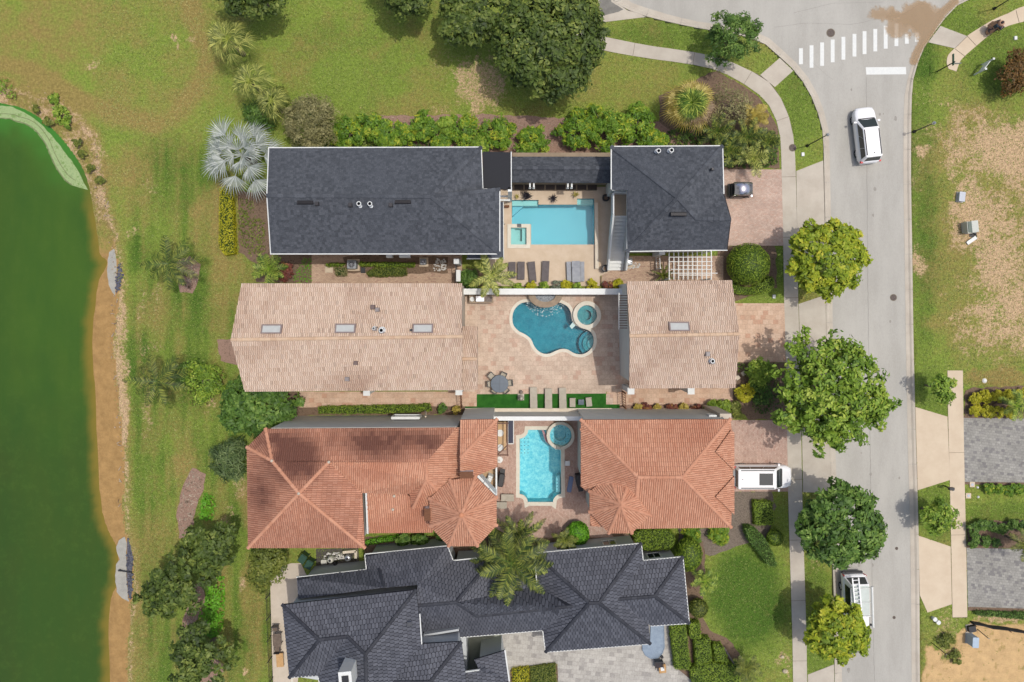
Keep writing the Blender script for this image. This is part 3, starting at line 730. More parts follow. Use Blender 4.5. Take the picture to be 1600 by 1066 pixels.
m_mulch = mat_noise('brown_mulch', A(84, 66, 52), A(146, 122, 104), 5.0, 1.0, .9, 24, c3=A(116, 94, 78))
m_mulch_pink = mat_noise('pale_mulch', A(120, 96, 84), A(178, 146, 130), 5.0, 1.0, .9, 22, c3=A(150, 120, 106))
m_gravel = mat_noise('grey_mulch', A(110, 98, 88), A(150, 136, 124), 8.0, 1.0, .9, 30)
m_turf = mat_noise('artificial_turf', A(34, 92, 26), A(58, 120, 40), 1.5, 0.95, .6, 40)
m_cap = mat_noise('cream_stone', A(232, 214, 194), A(244, 230, 212), 2.0, .8, .1, 20)
m_coping = mat_noise('white_coping', A(232, 222, 206), A(246, 238, 224), 2.5, .8, .1, 20)
yard = lambda name, pts, m, z=.03, holes=None: sheet(name, pts, z, m, .08, holes)
yard('paved_driveway', [(1129, 265), (1221.5, 265), (1224, 384), (1129, 384)], m_pink)
yard('paved_driveway', [(1130, 474), (1225.5, 474), (1228, 566), (1130, 566)], m_coral)
yard('paved_driveway', [(1120, 656), (1230, 657), (1232, 768), (1120, 768)], m_pink2)
yard('paved_driveway', [(1505, 653), (1700, 655), (1700, 755), (1507, 753)], m_grey)
yard('paved_driveway', [(1510, 856), (1700, 860), (1700, 954), (1512, 948)], m_grey)
for pts in ([(1505, 649), (1700, 651), (1700, 655), (1505, 653)], [(1507, 753), (1700, 755), (1700, 760), (1507, 757)], [(1512, 948), (1700, 954), (1700, 962), (1512, 954)]): yard('mulch_bed', pts, m_mulch, .014)
# house one
yard('pool_terrace', [(760, 292), (957, 292), (957, 422), (937, 432), (937, 447), (760, 447)], m_deck1, .03, [POOL1, SPA1])
yard('side_path', [(487, 396), (722, 396), (722, 447), (487, 447)], m_side, .03)
yard('side_path', [(940, 420), (957, 400), (1130, 400), (1130, 447), (940, 447)], m_side, .028)
# house two
yard('pool_terrace', [(700, 455), (985, 455), (985, 612), (947, 612), (947, 633), (958, 633), (958, 616), (700, 616)], m_trav, .03, [POOL2, circle(*SPA2C, SPA2R)])
yard('side_path', [(468, 612), (745, 612), (745, 635), (600, 635), (468, 637)], m_coral, .03)
yard('side_path', [(948, 600), (1145, 596), (1145, 630), (966, 633), (948, 631)], m_coral, .026)
yard('artificial_turf', [(745, 616), (947, 615), (947, 632), (968, 632), (968, 643), (727, 641), (727, 635), (745, 635)], m_turf, .034)
# house three
yard('pool_terrace', [(765, 655), (925, 655), (925, 800), (960, 840), (800, 840), (765, 820)], m_pink2, .03, [POOL3, circle(*SPA3C, SPA3R)])
# house four
yard('side_path', [(422, 893), (455, 880), (470, 880), (480, 900), (480, 955), (462, 1090), (427, 1090)], mat_noise('cream_walk', A(214, 198, 180), A(228, 212, 196), 1.2, .85, .15, 22), .03)
yard('courtyard_paving', [(700, 985), (1050, 960), (1052, 1040), (1090, 1070), (1100, 1200), (876, 1200), (871, 1037), (797, 1046), (800, 1200), (700, 1200)], m_ash, .03)
# beds
def bed(pts, m=m_mulch, s=1, z=.012): return sheet('mulch_bed', jag(pts, 1.6, 7, s), z, m, .05)
bed([(590, 181), (700, 180), (760, 178), (880, 185), (900, 192), (1030, 190), (1060, 215), (1060, 260), (590, 260)], m_mulch_pink, 2)
bed([(1030, 150), (1120, 110), (1185, 150), (1215, 200), (1217, 262), (1125, 270), (1030, 250)], m_mulch, 3, .010)
bed([(372, 300), (430, 300), (440, 410), (412, 420), (374, 395)], m_mulch, 4)
bed([(278, 405), (296, 399), (312, 412), (311, 440), (300, 460), (283, 456), (274, 430)], m_mulch_pink, 5)
bed([(300, 730), (322, 740), (318, 765), (305, 795), (300, 840), (280, 840), (276, 800), (286, 760)], m_mulch_pink, 6)
bed([(300, 920), (322, 900), (318, 960), (312, 1000), (350, 1040), (345, 1066), (300, 1066), (280, 990)], m_mulch_pink, 7)
bed([(400, 400), (488, 396), (488, 442), (400, 440)], m_mulch, 8)
bed([(1147, 566), (1226, 566), (1228, 657), (1170, 655), (1145, 632)], m_mulch, 9)
bed([(1142, 768), (1205, 768), (1212, 790), (1204, 825), (1185, 860), (1172, 848), (1140, 858), (1110, 870), (1060, 850), (1060, 826), (1140, 826)], m_gravel, 10)
bed([(1064, 842), (1100, 846), (1102, 900), (1096, 960), (1108, 985), (1140, 1000), (1158, 1026), (1150, 1075), (1045, 1075), (1046, 974), (1064, 970)], m_mulch, 11)
bed([(1122, 384), (1212, 384), (1214, 450), (1150, 470), (1140, 440), (1122, 440)], m_mulch, 12)
bed([(466, 634), (745, 634), (745, 648), (466, 650)], m_mulch, 13)
bed([(966, 632), (1140, 629), (1150, 655), (966, 652)], m_mulch_pink, 14)
bed([(1507, 612), (1520, 606), (1700, 600), (1700, 650), (1507, 650)], m_mulch, 15)
bed([(1511, 822), (1530, 814), (1700, 812), (1700, 857), (1511, 857)], m_mulch, 16)
bed([(722, 420), (760, 420), (760, 447), (940, 446), (940, 432), (760, 447), (722, 455)], m_mulch, 17, .016)
bed([(537, 402), (575, 398), (700, 402), (700, 427), (540, 427)], m_mulch, 18, .036)
bed([(570, 838), (770, 838), (860, 820), (1000, 836), (1000, 870), (800, 880), (570, 880)], m_mulch, 19, .008)
bed([(427, 612), (466, 612), (466, 660), (427, 650)], m_mulch, 20)
bed([(340, 530), (368, 530), (370, 570), (345, 565)], m_mulch_pink, 21)
for pts in ([(797, 1046), (870, 1037), (873, 1200), (800, 1200)],): bed(pts, m_mulch, 22, .034)

# ------------------------------------------------------------------ pools
def pool(name, label, outline_px, zw, depth, m_plaster, m_w, coping_px=5.0, m_cop=None, zcop=.06, bench=None, zc_in=0.0, cat='swimming pool', tile=None):
    W_ = [P(x, y)[:2] for x, y in outline_px]
    cx = sum(p[0] for p in W_)/len(W_); cy = sum(p[1] for p in W_)/len(W_)
    t = thing(name, label, cat, (cx, cy, 0))
    ar = sum(a[0]*b[1]-b[0]*a[1] for a, b in zip(W_, W_[1:]+W_[:1]))
    if ar < 0: W_.reverse()
    mb = MB(); tris = tessellate_polygon([[Vector((p[0], p[1], 0)) for p in W_]]); n = len(W_)
    vs = [(p[0], p[1], -depth) for p in W_]+[(p[0], p[1], zcop-.01) for p in W_]; fs = []
    for tr in tris:
        a, b, c = [W_[i] for i in tr]; cr = (b[0]-a[0])*(c[1]-a[1])-(b[1]-a[1])*(c[0]-a[0]); fs.append(tuple(tr) if cr > 0 else tuple(reversed(tr)))
    for i in range(n): j = (i+1) % n; fs.append((j, i, n+i, n+j))
    obj('basin', MB().add(vs, fs), m_plaster, t, world=t)
    wp = offset_poly(W_, .02)
    wm = MB(); fs2 = []
    for tr in tris:
        a, b, c = [wp[i] for i in tr]; cr = (b[0]-a[0])*(c[1]-a[1])-(b[1]-a[1])*(c[0]-a[0]); fs2.append(tuple(tr) if cr > 0 else tuple(reversed(tr)))
    obj('water', wm.add([(p[0], p[1], zw) for p in wp], fs2), m_w, t, world=t)
    if coping_px:
        obj('coping', MB().prism(offset_poly(W_, coping_px/S), -.1, zcop, [offset_poly(W_, -.012)]), m_cop or m_coping, t, world=t)
    for b_ in (bench or []):
        obj(b_[0], MB().prism([P(x, y)[:2] for x, y in b_[1]], -depth-.02, b_[2]), b_[3] if len(b_) > 3 else m_plaster, t, world=t)
    return t
pl1 = mat_noise('aqua_plaster', A(152, 206, 224, 1.12), A(160, 214, 230, 1.12), .5, .7, .05, 12)
pl1l = mat_noise('pale_shelf_plaster', A(200, 226, 224, 1.1), A(208, 232, 230, 1.1), .8, .7, .05, 12)
pl2 = mat_noise('teal_caustic_plaster', A(36, 138, 160), A(78, 172, 188), 1.6, .7, .2, 9)  # mottled colour stands in for caustic speckle on the basin
pl3 = mat_noise('blue_caustic_plaster', A(120, 208, 226, 1.15), A(200, 244, 246, 1.15), 2.2, .7, .2, 7)  # pale mottling paints the sun's ripples onto the basin
w1 = mat_water('pool_water_pale', (.70, .93, .95, 1)); w2 = mat_water('pool_water_teal', (.60, .90, .95, 1), bstr=.25, bscale=5); w3 = mat_water('pool_water_blue', (.72, .95, 1.0, 1), bstr=.3, bscale=6)
Z1 = lambda pts: ZM(740, 225, 6.6625, pts)
t = pool('swimming_pool', 'rectangular pale aqua pool with a square spa set in its corner', POOL1, -.12, 1.35, pl1, w1, 0, None, .035,
     bench=[('shelf', Z1([(402, 589), (671, 589), (671, 640), (402, 640)]), -.3, pl1l), ('shelf', Z1([(1082, 574), (1251, 574), (1251, 628), (1082, 628)]), -.3, pl1l),
            ('wall_step', Z1([(402, 640), (520, 640), (402, 745)]), -.7)])
t = pool('spa', 'square raised spa in the lower left corner of the pale aqua pool', SPA1, .02, .9, pl1l, w1, 5.5, m_coping, .12, bench=None, cat='spa')
obj('seat', MB().prism([P(*q)[:2] for q in Z1([(390, 874), (550, 874), (550, 1048), (390, 1048)])], -.88, -.3, [[P(*q)[:2] for q in Z1([(430, 880), (505, 880), (505, 1010), (430, 1010)])]]), pl1l, t, world=t)
obj('spillway', MB().prism([P(*q)[:2] for q in Z1([(452, 833), (497, 833), (497, 868), (452, 868)])], .1, .135), mat_plain('dark_stone', (.05, .05, .055, 1), .5), t, world=t)
Z2 = lambda pts: ZM(700, 440, 5.331, pts)
def arcstep(cx, cy, r, n=16): return circle(cx, cy, r, n)
c2 = (700+1205/5.331, 440+520/5.331)
def clip_poly(pts, poly, k=.97):
    cx = sum(p[0] for p in poly)/len(poly); cy = sum(p[1] for p in poly)/len(poly); out = []
    for p in pts:
        if inside(poly, np.array([p[0]]), np.array([p[1]]))[0]: out.append(p)
        else: out.append(nearest_on(list(poly)+[poly[0]], p))
    return out
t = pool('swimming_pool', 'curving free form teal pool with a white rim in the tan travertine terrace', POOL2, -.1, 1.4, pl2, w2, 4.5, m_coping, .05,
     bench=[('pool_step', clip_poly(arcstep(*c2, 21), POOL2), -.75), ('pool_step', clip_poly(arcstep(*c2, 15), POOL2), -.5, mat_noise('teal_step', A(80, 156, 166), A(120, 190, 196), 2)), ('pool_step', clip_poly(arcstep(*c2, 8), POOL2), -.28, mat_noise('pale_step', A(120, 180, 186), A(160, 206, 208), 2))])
SPA2 = circle(*SPA2C, SPA2R, 28)
t = pool('spa', 'round spa with a wide white rim touching the free form teal pool', SPA2, .22, .75, mat_noise('spa_teal', A(84, 150, 156), A(120, 184, 188), 2.5, .7, .2, 9), w2, 6.2, m_coping, .34, cat='spa')
obj('seat', MB().prism([P(*q)[:2] for q in circle(*SPA2C, SPA2R*.98, 24)], -.74, -.1, [[P(*q)[:2] for q in circle(*SPA2C, SPA2R*.52, 20)]]), MATS['spa_teal'], t, world=t)
obj('spillway', MB().prism([P(*q)[:2] for q in ZM(700, 440, 5.331, [(1035, 340), (1060, 365), (1030, 395), (1010, 372)])], .28, .30), pl1l, t, world=t)
Z3 = lambda pts: ZM(765, 640, 5.613, pts)
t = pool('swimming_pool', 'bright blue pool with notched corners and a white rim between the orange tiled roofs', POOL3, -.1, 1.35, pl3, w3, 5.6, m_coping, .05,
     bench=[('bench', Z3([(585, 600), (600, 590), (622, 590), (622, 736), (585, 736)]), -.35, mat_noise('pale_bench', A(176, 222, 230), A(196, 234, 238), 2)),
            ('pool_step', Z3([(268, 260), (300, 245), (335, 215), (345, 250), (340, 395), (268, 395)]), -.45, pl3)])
mb = MB()
for k in range(5):
    for j in range(3):
        q = P(*Z3([(278+j*30, 262+k*32)])[0]); mb.box((q.x, q.y, -.445), (.07, .07, .02))
for k in range(5):
    q = P(*Z3([(595, 608+k*29)])[0]); mb.box((q.x, q.y, -.345), (.07, .07, .02))
obj('mosaic_tile', mb, mat_plain('cobalt_tile', (.01, .04, .10, 1), .3), t, world=t)['kind'] = 'stuff'
SPA3 = circle(*SPA3C, SPA3R, 28)
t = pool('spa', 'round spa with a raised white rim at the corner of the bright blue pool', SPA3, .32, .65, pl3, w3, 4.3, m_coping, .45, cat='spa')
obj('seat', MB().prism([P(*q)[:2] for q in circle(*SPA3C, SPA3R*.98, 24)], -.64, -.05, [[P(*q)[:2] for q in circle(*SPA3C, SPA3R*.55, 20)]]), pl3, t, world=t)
mb = MB()
for k in range(14):
    a = k/14*2*PI; q = P(SPA3C[0]+math.cos(a)*SPA3R*.76, SPA3C[1]+math.sin(a)*SPA3R*.76); mb.box((q.x, q.y, -.045), (.06, .06, .02), -a)
obj('mosaic_tile', mb, MATS['cobalt_tile'], t, world=t)['kind'] = 'stuff'
mb = MB(); p0 = P(*Z3([(585, 300)])[0]); 
for dx in (0, .35):
    mb.tube([(p0.x+dx-.1, p0.y-.35, .45), (p0.x+dx-.1, p0.y-.3, .95), (p0.x+dx, p0.y+.05, 1.0), (p0.x+dx+.05, p0.y+.1, .3)], .022, 6)
obj('handrail', mb, mat_plain('chrome', (.7, .7, .72, 1), .2, 1.0), t, world=t)
mb = MB().prism([P(*q)[:2] for q in Z3([(455, 178), (470, 178), (545, 300), (525, 315), (490, 280)])], -.2, -.09)
obj('tile_spillway', mb, mat_noise('rose_tile', A(170, 130, 140), A(196, 160, 166), 4), t, world=t)

# waterfall basin of house two
c = P(813, 461); t = thing('water_feature', 'half round stone fountain basin spilling into the free form teal pool', 'fountain', c)
ms = mat_noise('grey_brown_stone', A(156, 136, 118), A(180, 160, 140), 3, .8, .3, 20)
oc = ZM(700, 440, 5.331, [(668, 110)]+[(812+142*math.cos(PI-i*PI/16), 110+108*math.sin(i*PI/16)) for i in range(17)])
ic = ZM(700, 440, 5.331, [(812+85*math.cos(PI-i*PI/14), 112+58*math.sin(i*PI/14)) for i in range(15)])
zt = .75; sc_ = (H-zt)/H
obj('bowl', MB().prism([P(x, y, zt)[:2] for x, y in oc], -1.2, zt, [[P(x, y, zt)[:2] for x, y in ic]]), ms, t, world=t)
obj('basin_floor', MB().prism([P(x, y, zt)[:2] for x, y in ic], 0, zt-.2), mat_noise('pebble_mosaic', A(70, 78, 92), A(176, 180, 186), 9, .4, .5, 26), t, world=t)
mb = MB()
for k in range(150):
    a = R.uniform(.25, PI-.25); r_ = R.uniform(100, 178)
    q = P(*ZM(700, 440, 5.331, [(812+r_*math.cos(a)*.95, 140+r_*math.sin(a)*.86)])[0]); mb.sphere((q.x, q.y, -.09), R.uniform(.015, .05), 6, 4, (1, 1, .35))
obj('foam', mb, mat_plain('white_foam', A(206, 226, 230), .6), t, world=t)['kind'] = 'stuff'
mb = MB(); q = P(813, 478-2)
mb.box((q.x, q.y+.25, .35), (1.1, .05, .8)); 
# ================================================================== buildings
def interp_tri(tris, pts, x, y):
    for t in tris:
        a, b, c = pts[t[0]], pts[t[1]], pts[t[2]]
        d = (b.y-c.y)*(a.x-c.x)+(c.x-b.x)*(a.y-c.y)
        if abs(d) < 1e-9: continue
        u = ((b.y-c.y)*(x-c.x)+(c.x-b.x)*(y-c.y))/d; v = ((c.y-a.y)*(x-c.x)+(a.x-c.x)*(y-c.y))/d; w = 1-u-v
        if u >= -1e-3 and v >= -1e-3 and w >= -1e-3: return u*a.z+v*b.z+w*c.z
    return None
def plane_at(tris, pts, x, y):
    for t in tris:
        a, b, c = pts[t[0]], pts[t[1]], pts[t[2]]
        d = (b.y-c.y)*(a.x-c.x)+(c.x-b.x)*(a.y-c.y)
        if abs(d) < 1e-9: continue
        u = ((b.y-c.y)*(x-c.x)+(c.x-b.x)*(y-c.y))/d; v = ((c.y-a.y)*(x-c.x)+(a.x-c.x)*(y-c.y))/d; w = 1-u-v
        if u >= -1e-3 and v >= -1e-3 and w >= -1e-3:
            nn = (b-a).cross(c-a)
            if abs(nn.z) < 1e-9: return None
            return (u*a.z+v*b.z+w*c.z, -nn.x/nn.z, -nn.y/nn.z)
    return None
def roof(parent, root, verts, faces, style, mat_tile, deck_mat, colfn, name='roof', caps=True, thick=0.16, capmat=None, capcol=None, nocap=()):
    """verts: key -> (px, py, z); faces: lists of keys. Real tiles are laid row by row on every slope."""
    V = {k: P(*v) for k, v in verts.items()}
    off = root.location
    TV = []; TF = []; TC = []; nv = 0
    dv = []; df = []; dc = []
    edges = {}
    for f in faces:
        pts = [V[k] for k in f]
        n = Vector((0, 0, 0))
        for i in range(len(pts)):
            a, b = pts[i], pts[(i+1) % len(pts)]
            n += Vector(((a.y-b.y)*(a.z+b.z), (a.z-b.z)*(a.x+b.x), (a.x-b.x)*(a.y+b.y)))
        n.normalize()
        if n.z < 0: n = -n; f = f[::-1]; pts = pts[::-1]
        cen = sum(pts, Vector())/len(pts)
        tris = tessellate_polygon([[Vector((p.x, p.y, 0)) for p in pts]])
        tr2 = []
        for t in tris:
            a, b, c = [pts[i] for i in t]; cr = (b.x-a.x)*(c.y-a.y)-(b.y-a.y)*(c.x-a.x); tr2.append(tuple(t) if cr > 0 else tuple(reversed(t)))
        o = len(dv); dv += [tuple(p) for p in pts]+[(p.x, p.y, p.z-thick) for p in pts]
        for t in tr2: df.append(tuple(i+o for i in t)); df.append(tuple(i+o+len(pts) for i in reversed(t)))
        for i in range(len(f)):
            j = (i+1) % len(f); key = frozenset((f[i], f[j])); edges.setdefault(key, []).append((n.copy(), f[i], f[j]))
            m = len(pts); df.append((o+i, o+m+i, o+m+j, o+j))
        if n.z > 0.9999: up = Vector((0, 1, 0))
        else: up = (Vector((0, 0, 1))-n*n.z).normalized()
        e = up.cross(n).normalized()
        st = STY[style]; w, row, hgt, lift = st['w'], st['row'], st['h'], st['lift']
        A_ = [((p-cen).dot(e), (p-cen).dot(up)) for p in pts]
        a0, a1 = min(q[0] for q in A_), max(q[0] for q in A_); b0, b1 = min(q[1] for q in A_), max(q[1] for q in A_)
        cent = []; jj = 0; b = b0+row*0.5
        while b < b1+row*.5:
            a = a0-(w*0.5 if (jj % 2 and st['stagger']) else 0)+RS.rand()*st.get('shift', 0)*w
            aa = np.arange(a, a1+w, w); cent.append(np.stack([aa, np.full(aa.shape, b)], 1)); b += row; jj += 1
        cent = np.concatenate(cent); tv, tf = st['tpl'](w, row, hgt, lift); rad = math.hypot(w, row)*.56
        for t in tr2:
            T2 = [A_[i] for i in t]; q0, q1, q2 = [pts[i] for i in t]; nn = (q1-q0).cross(q2-q0)
            if abs(nn.z) < 1e-7: continue
            gx_, gy_ = -nn.x/nn.z, -nn.y/nn.z; sd_ = sdf(T2, cent[:, 0], cent[:, 1])
            rim = None
            for (x, y), sdv in zip(cent, sd_):
                if sdv < -rad: continue
                c = cen+e*x+up*y; z0_ = q0.z+gx_*(c.x-q0.x)+gy_*(c.y-q0.y); cc = colfn(c.x, c.y, z0_)
                vs = []
                for (tx, ty, tz) in tv:
                    q = c+e*tx+up*ty; zz = q0.z+gx_*(q.x-q0.x)+gy_*(q.y-q0.y); vs.append((q.x+n.x*tz, q.y+n.y*tz, zz+n.z*tz))
                if sdv >= rad: TV += [(v[0]-off.x, v[1]-off.y, v[2]-off.z) for v in vs]; TF.append(np.array(tf)+nv); nv += len(vs); TC += [cc]*len(vs)
                else:
                    if rim is None: rim = bmesh.new(); lay = rim.verts.layers.float_color.new('c')
                    bv = [rim.verts.new(v) for v in vs]
                    for v in bv: v[lay] = (cc[0], cc[1], cc[2], 1)
                    for f_ in tf: rim.faces.new([bv[i] for i in f_])
            if rim is not None:
                for (p, q) in ((q0, q1), (q1, q2), (q2, q0)):
                    dd_ = (q-p); nrm_ = Vector((dd_.y, -dd_.x, 0))
                    if nrm_.length < 1e-6: continue
                    nrm_.normalize(); bmesh.ops.bisect_plane(rim, geom=list(rim.verts)+list(rim.edges)+list(rim.faces), plane_co=p+nrm_*.004, plane_no=nrm_, clear_outer=True)
                rim.verts.index_update(); base_ = nv
                for v in rim.verts: TV.append((v.co.x-off.x, v.co.y-off.y, v.co.z-off.z)); TC.append(tuple(v[lay])[:3])
                for f_ in rim.faces: TF.append([[v.index+base_ for v in f_.verts]])
                nv += len(rim.verts); rim.free()
    # ridge and hip caps
    cm = MB()
    if caps:
        for key, es in edges.items():
            if len(es) != 2 or key in nocap: continue
            ka, kb = es[0][1], es[0][2]; a, b = V[ka], V[kb]
            # convex edges only
            n1, n2 = es[0][0], es[1][0]
            mid = (a+b)/2
            d = (b-a).normalized()
            if (n1-n2).length < 0.05: continue
            fa = [f for f in faces if ka in f and kb in f]
            c1 = sum((V[k] for k in fa[0]), Vector())/len(fa[0]); convex = (c1-mid).dot(n2 if n1.dot(c1-mid) > -1e-1 and abs(n1.dot(c1-mid)) < abs(n2.dot(c1-mid)) else n1) < 0
            if not convex: continue
            L = (b-a).length; k = max(1, int(L/0.42)); r = STY[style]['cap']
            side = d.cross(Vector((0, 0, 1))).normalized(); upv = side.cross(d).normalized()
            if upv.z < 0: upv = -upv
            lo, hi = (a, b) if a.z <= b.z else (b, a); dd = (hi-lo)/k
            for i in range(k):
                p0 = lo+dd*i-dd*0.08; p1 = lo+dd*(i+1); vs = []
                for (p, rr, lf) in ((p0, r, .03), (p1, r*.86, 0.0)):
                    for s_ in range(6):
                        an = PI*s_/5; vs.append(p+side*math.cos(an)*rr+upv*(math.sin(an)*rr*STY[style]['capf']+lf-.01))
                cm.add([tuple(v) for v in vs], [(s_, s_+1, 7+s_, 6+s_) for s_ in range(5)]+[(0, 1, 2, 3, 4, 5)])
    ndk = len(dv); allv = [(v[0]-off.x, v[1]-off.y, v[2]-off.z) for v in dv]
    me = bpy.data.meshes.new(name)
    TFl = [tuple(int(i)+ndk for i in fr) for t in TF for fr in t]
    capo = ndk+len(TV)
    cv = [(v[0]-off.x, v[1]-off.y, v[2]-off.z) for v in cm.v]
    me.from_pydata(allv+TV+cv, [], df+TFl+[tuple(i+capo for i in f) for f in cm.f]); me.update()
    at = me.attributes.new('Col', 'FLOAT_COLOR', 'POINT')
    base = colfn(*[0, 0, 0]) if False else STY[style]['deck']
    col = np.ones((len(me.vertices), 4), np.float32)
    col[:ndk, :3] = base
    if TC: col[ndk:capo, :3] = np.array(TC)
    if len(cv):
        cc = np.array([(capcol or colfn)(v[0], v[1], v[2]) for v in cm.v[::12]]); col[capo:, :3] = np.repeat(cc, 12, 0)[:len(cv)]
    at.data.foreach_set('color', col.ravel())
    o = link_mesh(name, me, parent, mat_tile)
    return o, V
def tpl_barrel(w, row, h, lift):
    xs = [-.46, -.26, 0, .26, .46]; zs = [0.0, .8, 1, .8, 0.0]; v = []
    for y, l in ((-.47*row, lift), (.48*row, 0.0)):
        for x, z in zip(xs, zs): v.append((x*w, y, z*h+l))
    for x in xs: v.append((x*w, -.47*row, -.005))
    f = [(i, i+1, 6+i, 5+i) for i in range(4)]+[(10+i, 11+i, i+1, i) for i in range(4)]
    return v, f
def tpl_flat(w, row, h, lift):
    g = w*.46; v = [(-g, -.53*row, lift), (g, -.53*row, lift), (g, .5*row, .004), (-g, .5*row, .004), (-g, -.53*row, -.005), (g, -.53*row, -.005), (g, .5*row, -.005), (-g, .5*row, -.005)]
    return v, [(0, 1, 2, 3), (4, 5, 1, 0), (5, 6, 2, 1), (7, 4, 0, 3)]
def tpl_scallop(w, row, h, lift):
    g = w*.41; v = [(-g, -.30*row, lift*.8), (-g*.5, -.46*row, lift), (g*.5, -.46*row, lift), (g, -.30*row, lift*.8), (g, .5*row, .004), (-g, .5*row, .004),
                    (-g, -.30*row, -.005), (-g*.5, -.46*row, -.005), (g*.5, -.46*row, -.005), (g, -.30*row, -.005)]
    return v, [(0, 1, 2, 3), (0, 3, 4, 5), (6, 7, 1, 0), (7, 8, 2, 1), (8, 9, 3, 2)]
STY = {
    'tan': dict(w=.165, row=.38, h=.05, lift=.06, stagger=True, tpl=tpl_barrel, cap=.15, capf=.8, deck=A(140, 108, 90)[:3]),
    'orange': dict(w=.165, row=.37, h=.055, lift=.04, stagger=False, tpl=tpl_barrel, cap=.15, capf=.8, deck=A(150, 100, 80)[:3]),
    'slate': dict(w=.28, row=.36, h=.0, lift=.045, stagger=True, tpl=tpl_scallop, cap=.15, capf=.5, deck=A(48, 50, 60)[:3]),
    'shingle': dict(w=.24, row=.20, h=.0, lift=.014, stagger=True, shift=1.0, tpl=tpl_flat, cap=.16, capf=.25, deck=A(88, 92, 102)[:3]),
}
def vn(x, y, sc, seed): return float(vnoise(np.array([x]), np.array([y]), sc, seed)[0])
def c3(a, b, t): t = max(0, min(1, t)); return tuple(a[i]+(b[i]-a[i])*t for i in range(3))
def col_tan(x, y, z):
    r = R.random(); c = c3(A(224, 194, 174), A(242, 216, 198), r)
    k = vn(x, y, 3.0, 41)*.6+vn(x, y, .9, 42)*.4; c = c3(c, A(184, 148, 128), max(0, k-.5)*1.4)
    return c if R.random() > .03 else tuple(v*.8 for v in c)
def col_tan_light(x, y, z): return c3(A(222, 186, 158), A(236, 204, 176), R.random())
def col_orange(x, y, z):
    c = c3(A(216, 154, 126), A(234, 176, 148), R.random()); k = vn(x, y, 2.5, 51); return c3(c, A(196, 128, 102), max(0, k-.55)*1.5)
def col_orange_old(x, y, z):
    """the oldest slope is stained dark by mould in broad patches"""
    px, py = to_px(x, y, z); c = c3(A(208, 146, 120), A(228, 168, 142), R.random())
    n = vn(px, py, 26, 61)*.5+vn(px, py, 60, 62)*.5+(vn(px, py, 7, 63)-.5)*.35
    def el(cx, cy, rx, ry): return max(0, 1.25-math.hypot((px-cx)/rx, (py-cy)/ry))
    m = max(el(455, 715, 60, 55)*1.0, el(590, 690, 80, 38)*.9, el(410, 765, 34, 70)*.7, el(520, 690, 30, 34)*.5, el(435, 690, 60, 24), el(655, 690, 60, 26)*.9, el(480, 735, 24, 22)*.8)
    m = m*(.45+1.1*n); low = 0.22 if (px < 560 and py > 745) else 0
    return c3(c, A(112, 74, 66), min(.92, max(m, low*n*1.8)))
def col_orange_cap(x, y, z): return c3(A(214, 152, 124), A(228, 168, 140), R.random())
def col_slate(x, y, z):
    c = c3(A(82, 84, 95), A(106, 108, 120), R.random()); k = vn(x, y, 4.0, 71); return c3(c, A(108, 108, 116), max(0, k-.5)*1.0)
def col_slate_cap(x, y, z): return c3(A(50, 52, 62), A(66, 68, 78), R.random())
def col_shingle(x, y, z):
    c = c3(A(78, 81, 89), A(102, 105, 114), R.random()); k = vn(x, y, 5.0, 81); return c3(c, A(92, 96, 106), max(0, k-.5)*1.0)
m_tile = mat_attr('clay_tile', .85, .2, 0, 18.0, .22, .25)
m_slate = mat_attr('dark_tile', .7, .35, 0, 16.0, .25, .25)
m_shing = mat_attr('asphalt_shingle', .92, .2, 0, 11.0, .34, .3)
m_stucco = mat_noise('cream_stucco', A(214, 200, 184), A(226, 212, 196), 1.0, .9, .15, 26)
m_stucco_w = mat_noise('white_stucco', A(228, 226, 222), A(238, 236, 232), 1.0, .9, .12, 26)
m_stucco_g = mat_noise('grey_stucco', A(230, 226, 220), A(240, 236, 230), 1.0, .9, .15, 26)
m_trim = mat_noise('white_trim', A(240, 240, 240), A(250, 250, 250), 3.0, .5, .05, 30)
m_gl = mat_glass('window_glass')
m_wood = mat_noise('brown_wood', A(110, 70, 48), A(136, 90, 62), 3.0, .7, .3, 20, stretch=(1, 8, 1))
m_black = mat_plain('black_membrane', (.011, .012, .016, 1), .8)
m_blackm = mat_plain('black_metal', (.018, .018, .02, 1), .45)

def walls(root, outline, zt, inset, m, name='wall', z0=-.05, px=True):
    w = [tuple(P(*p)[:2]) for p in outline] if px else outline
    ins = inset if isinstance(inset, (list, tuple)) else [inset]*len(w)
    w2 = offset_poly(w, [-i for i in ins])
    return obj(name, MB().prism(w2, z0, zt), m, root, world=root), w2
def gutter(root, pts3, m=None, w=.075, name='gutter', closed=False):
    mb = MB(); Q = [P(*p) for p in pts3]; Q = Q+[Q[0]] if closed else Q
    for a, b in zip(Q, Q[1:]):
        d = (b-a); L = d.length; 
        if L < .05: continue
        u = d.normalized(); sd_ = u.cross(Vector((0, 0, 1))).normalized()*w/2; a2 = a-u*w/2; b2 = b+u*w/2; dn = Vector((0, 0, -.11)); upz = Vector((0, 0, .03))
        mb.add([a2-sd_+dn, b2-sd_+dn, b2+sd_+dn, a2+sd_+dn, a2-sd_+upz, b2-sd_+upz, b2+sd_+upz, a2+sd_+upz], [(0, 1, 2, 3), (7, 6, 5, 4), (0, 4, 5, 1), (1, 5, 6, 2), (2, 6, 7, 3), (3, 7, 4, 0)])
    return obj(name, mb, m or m_trim, root, world=root)
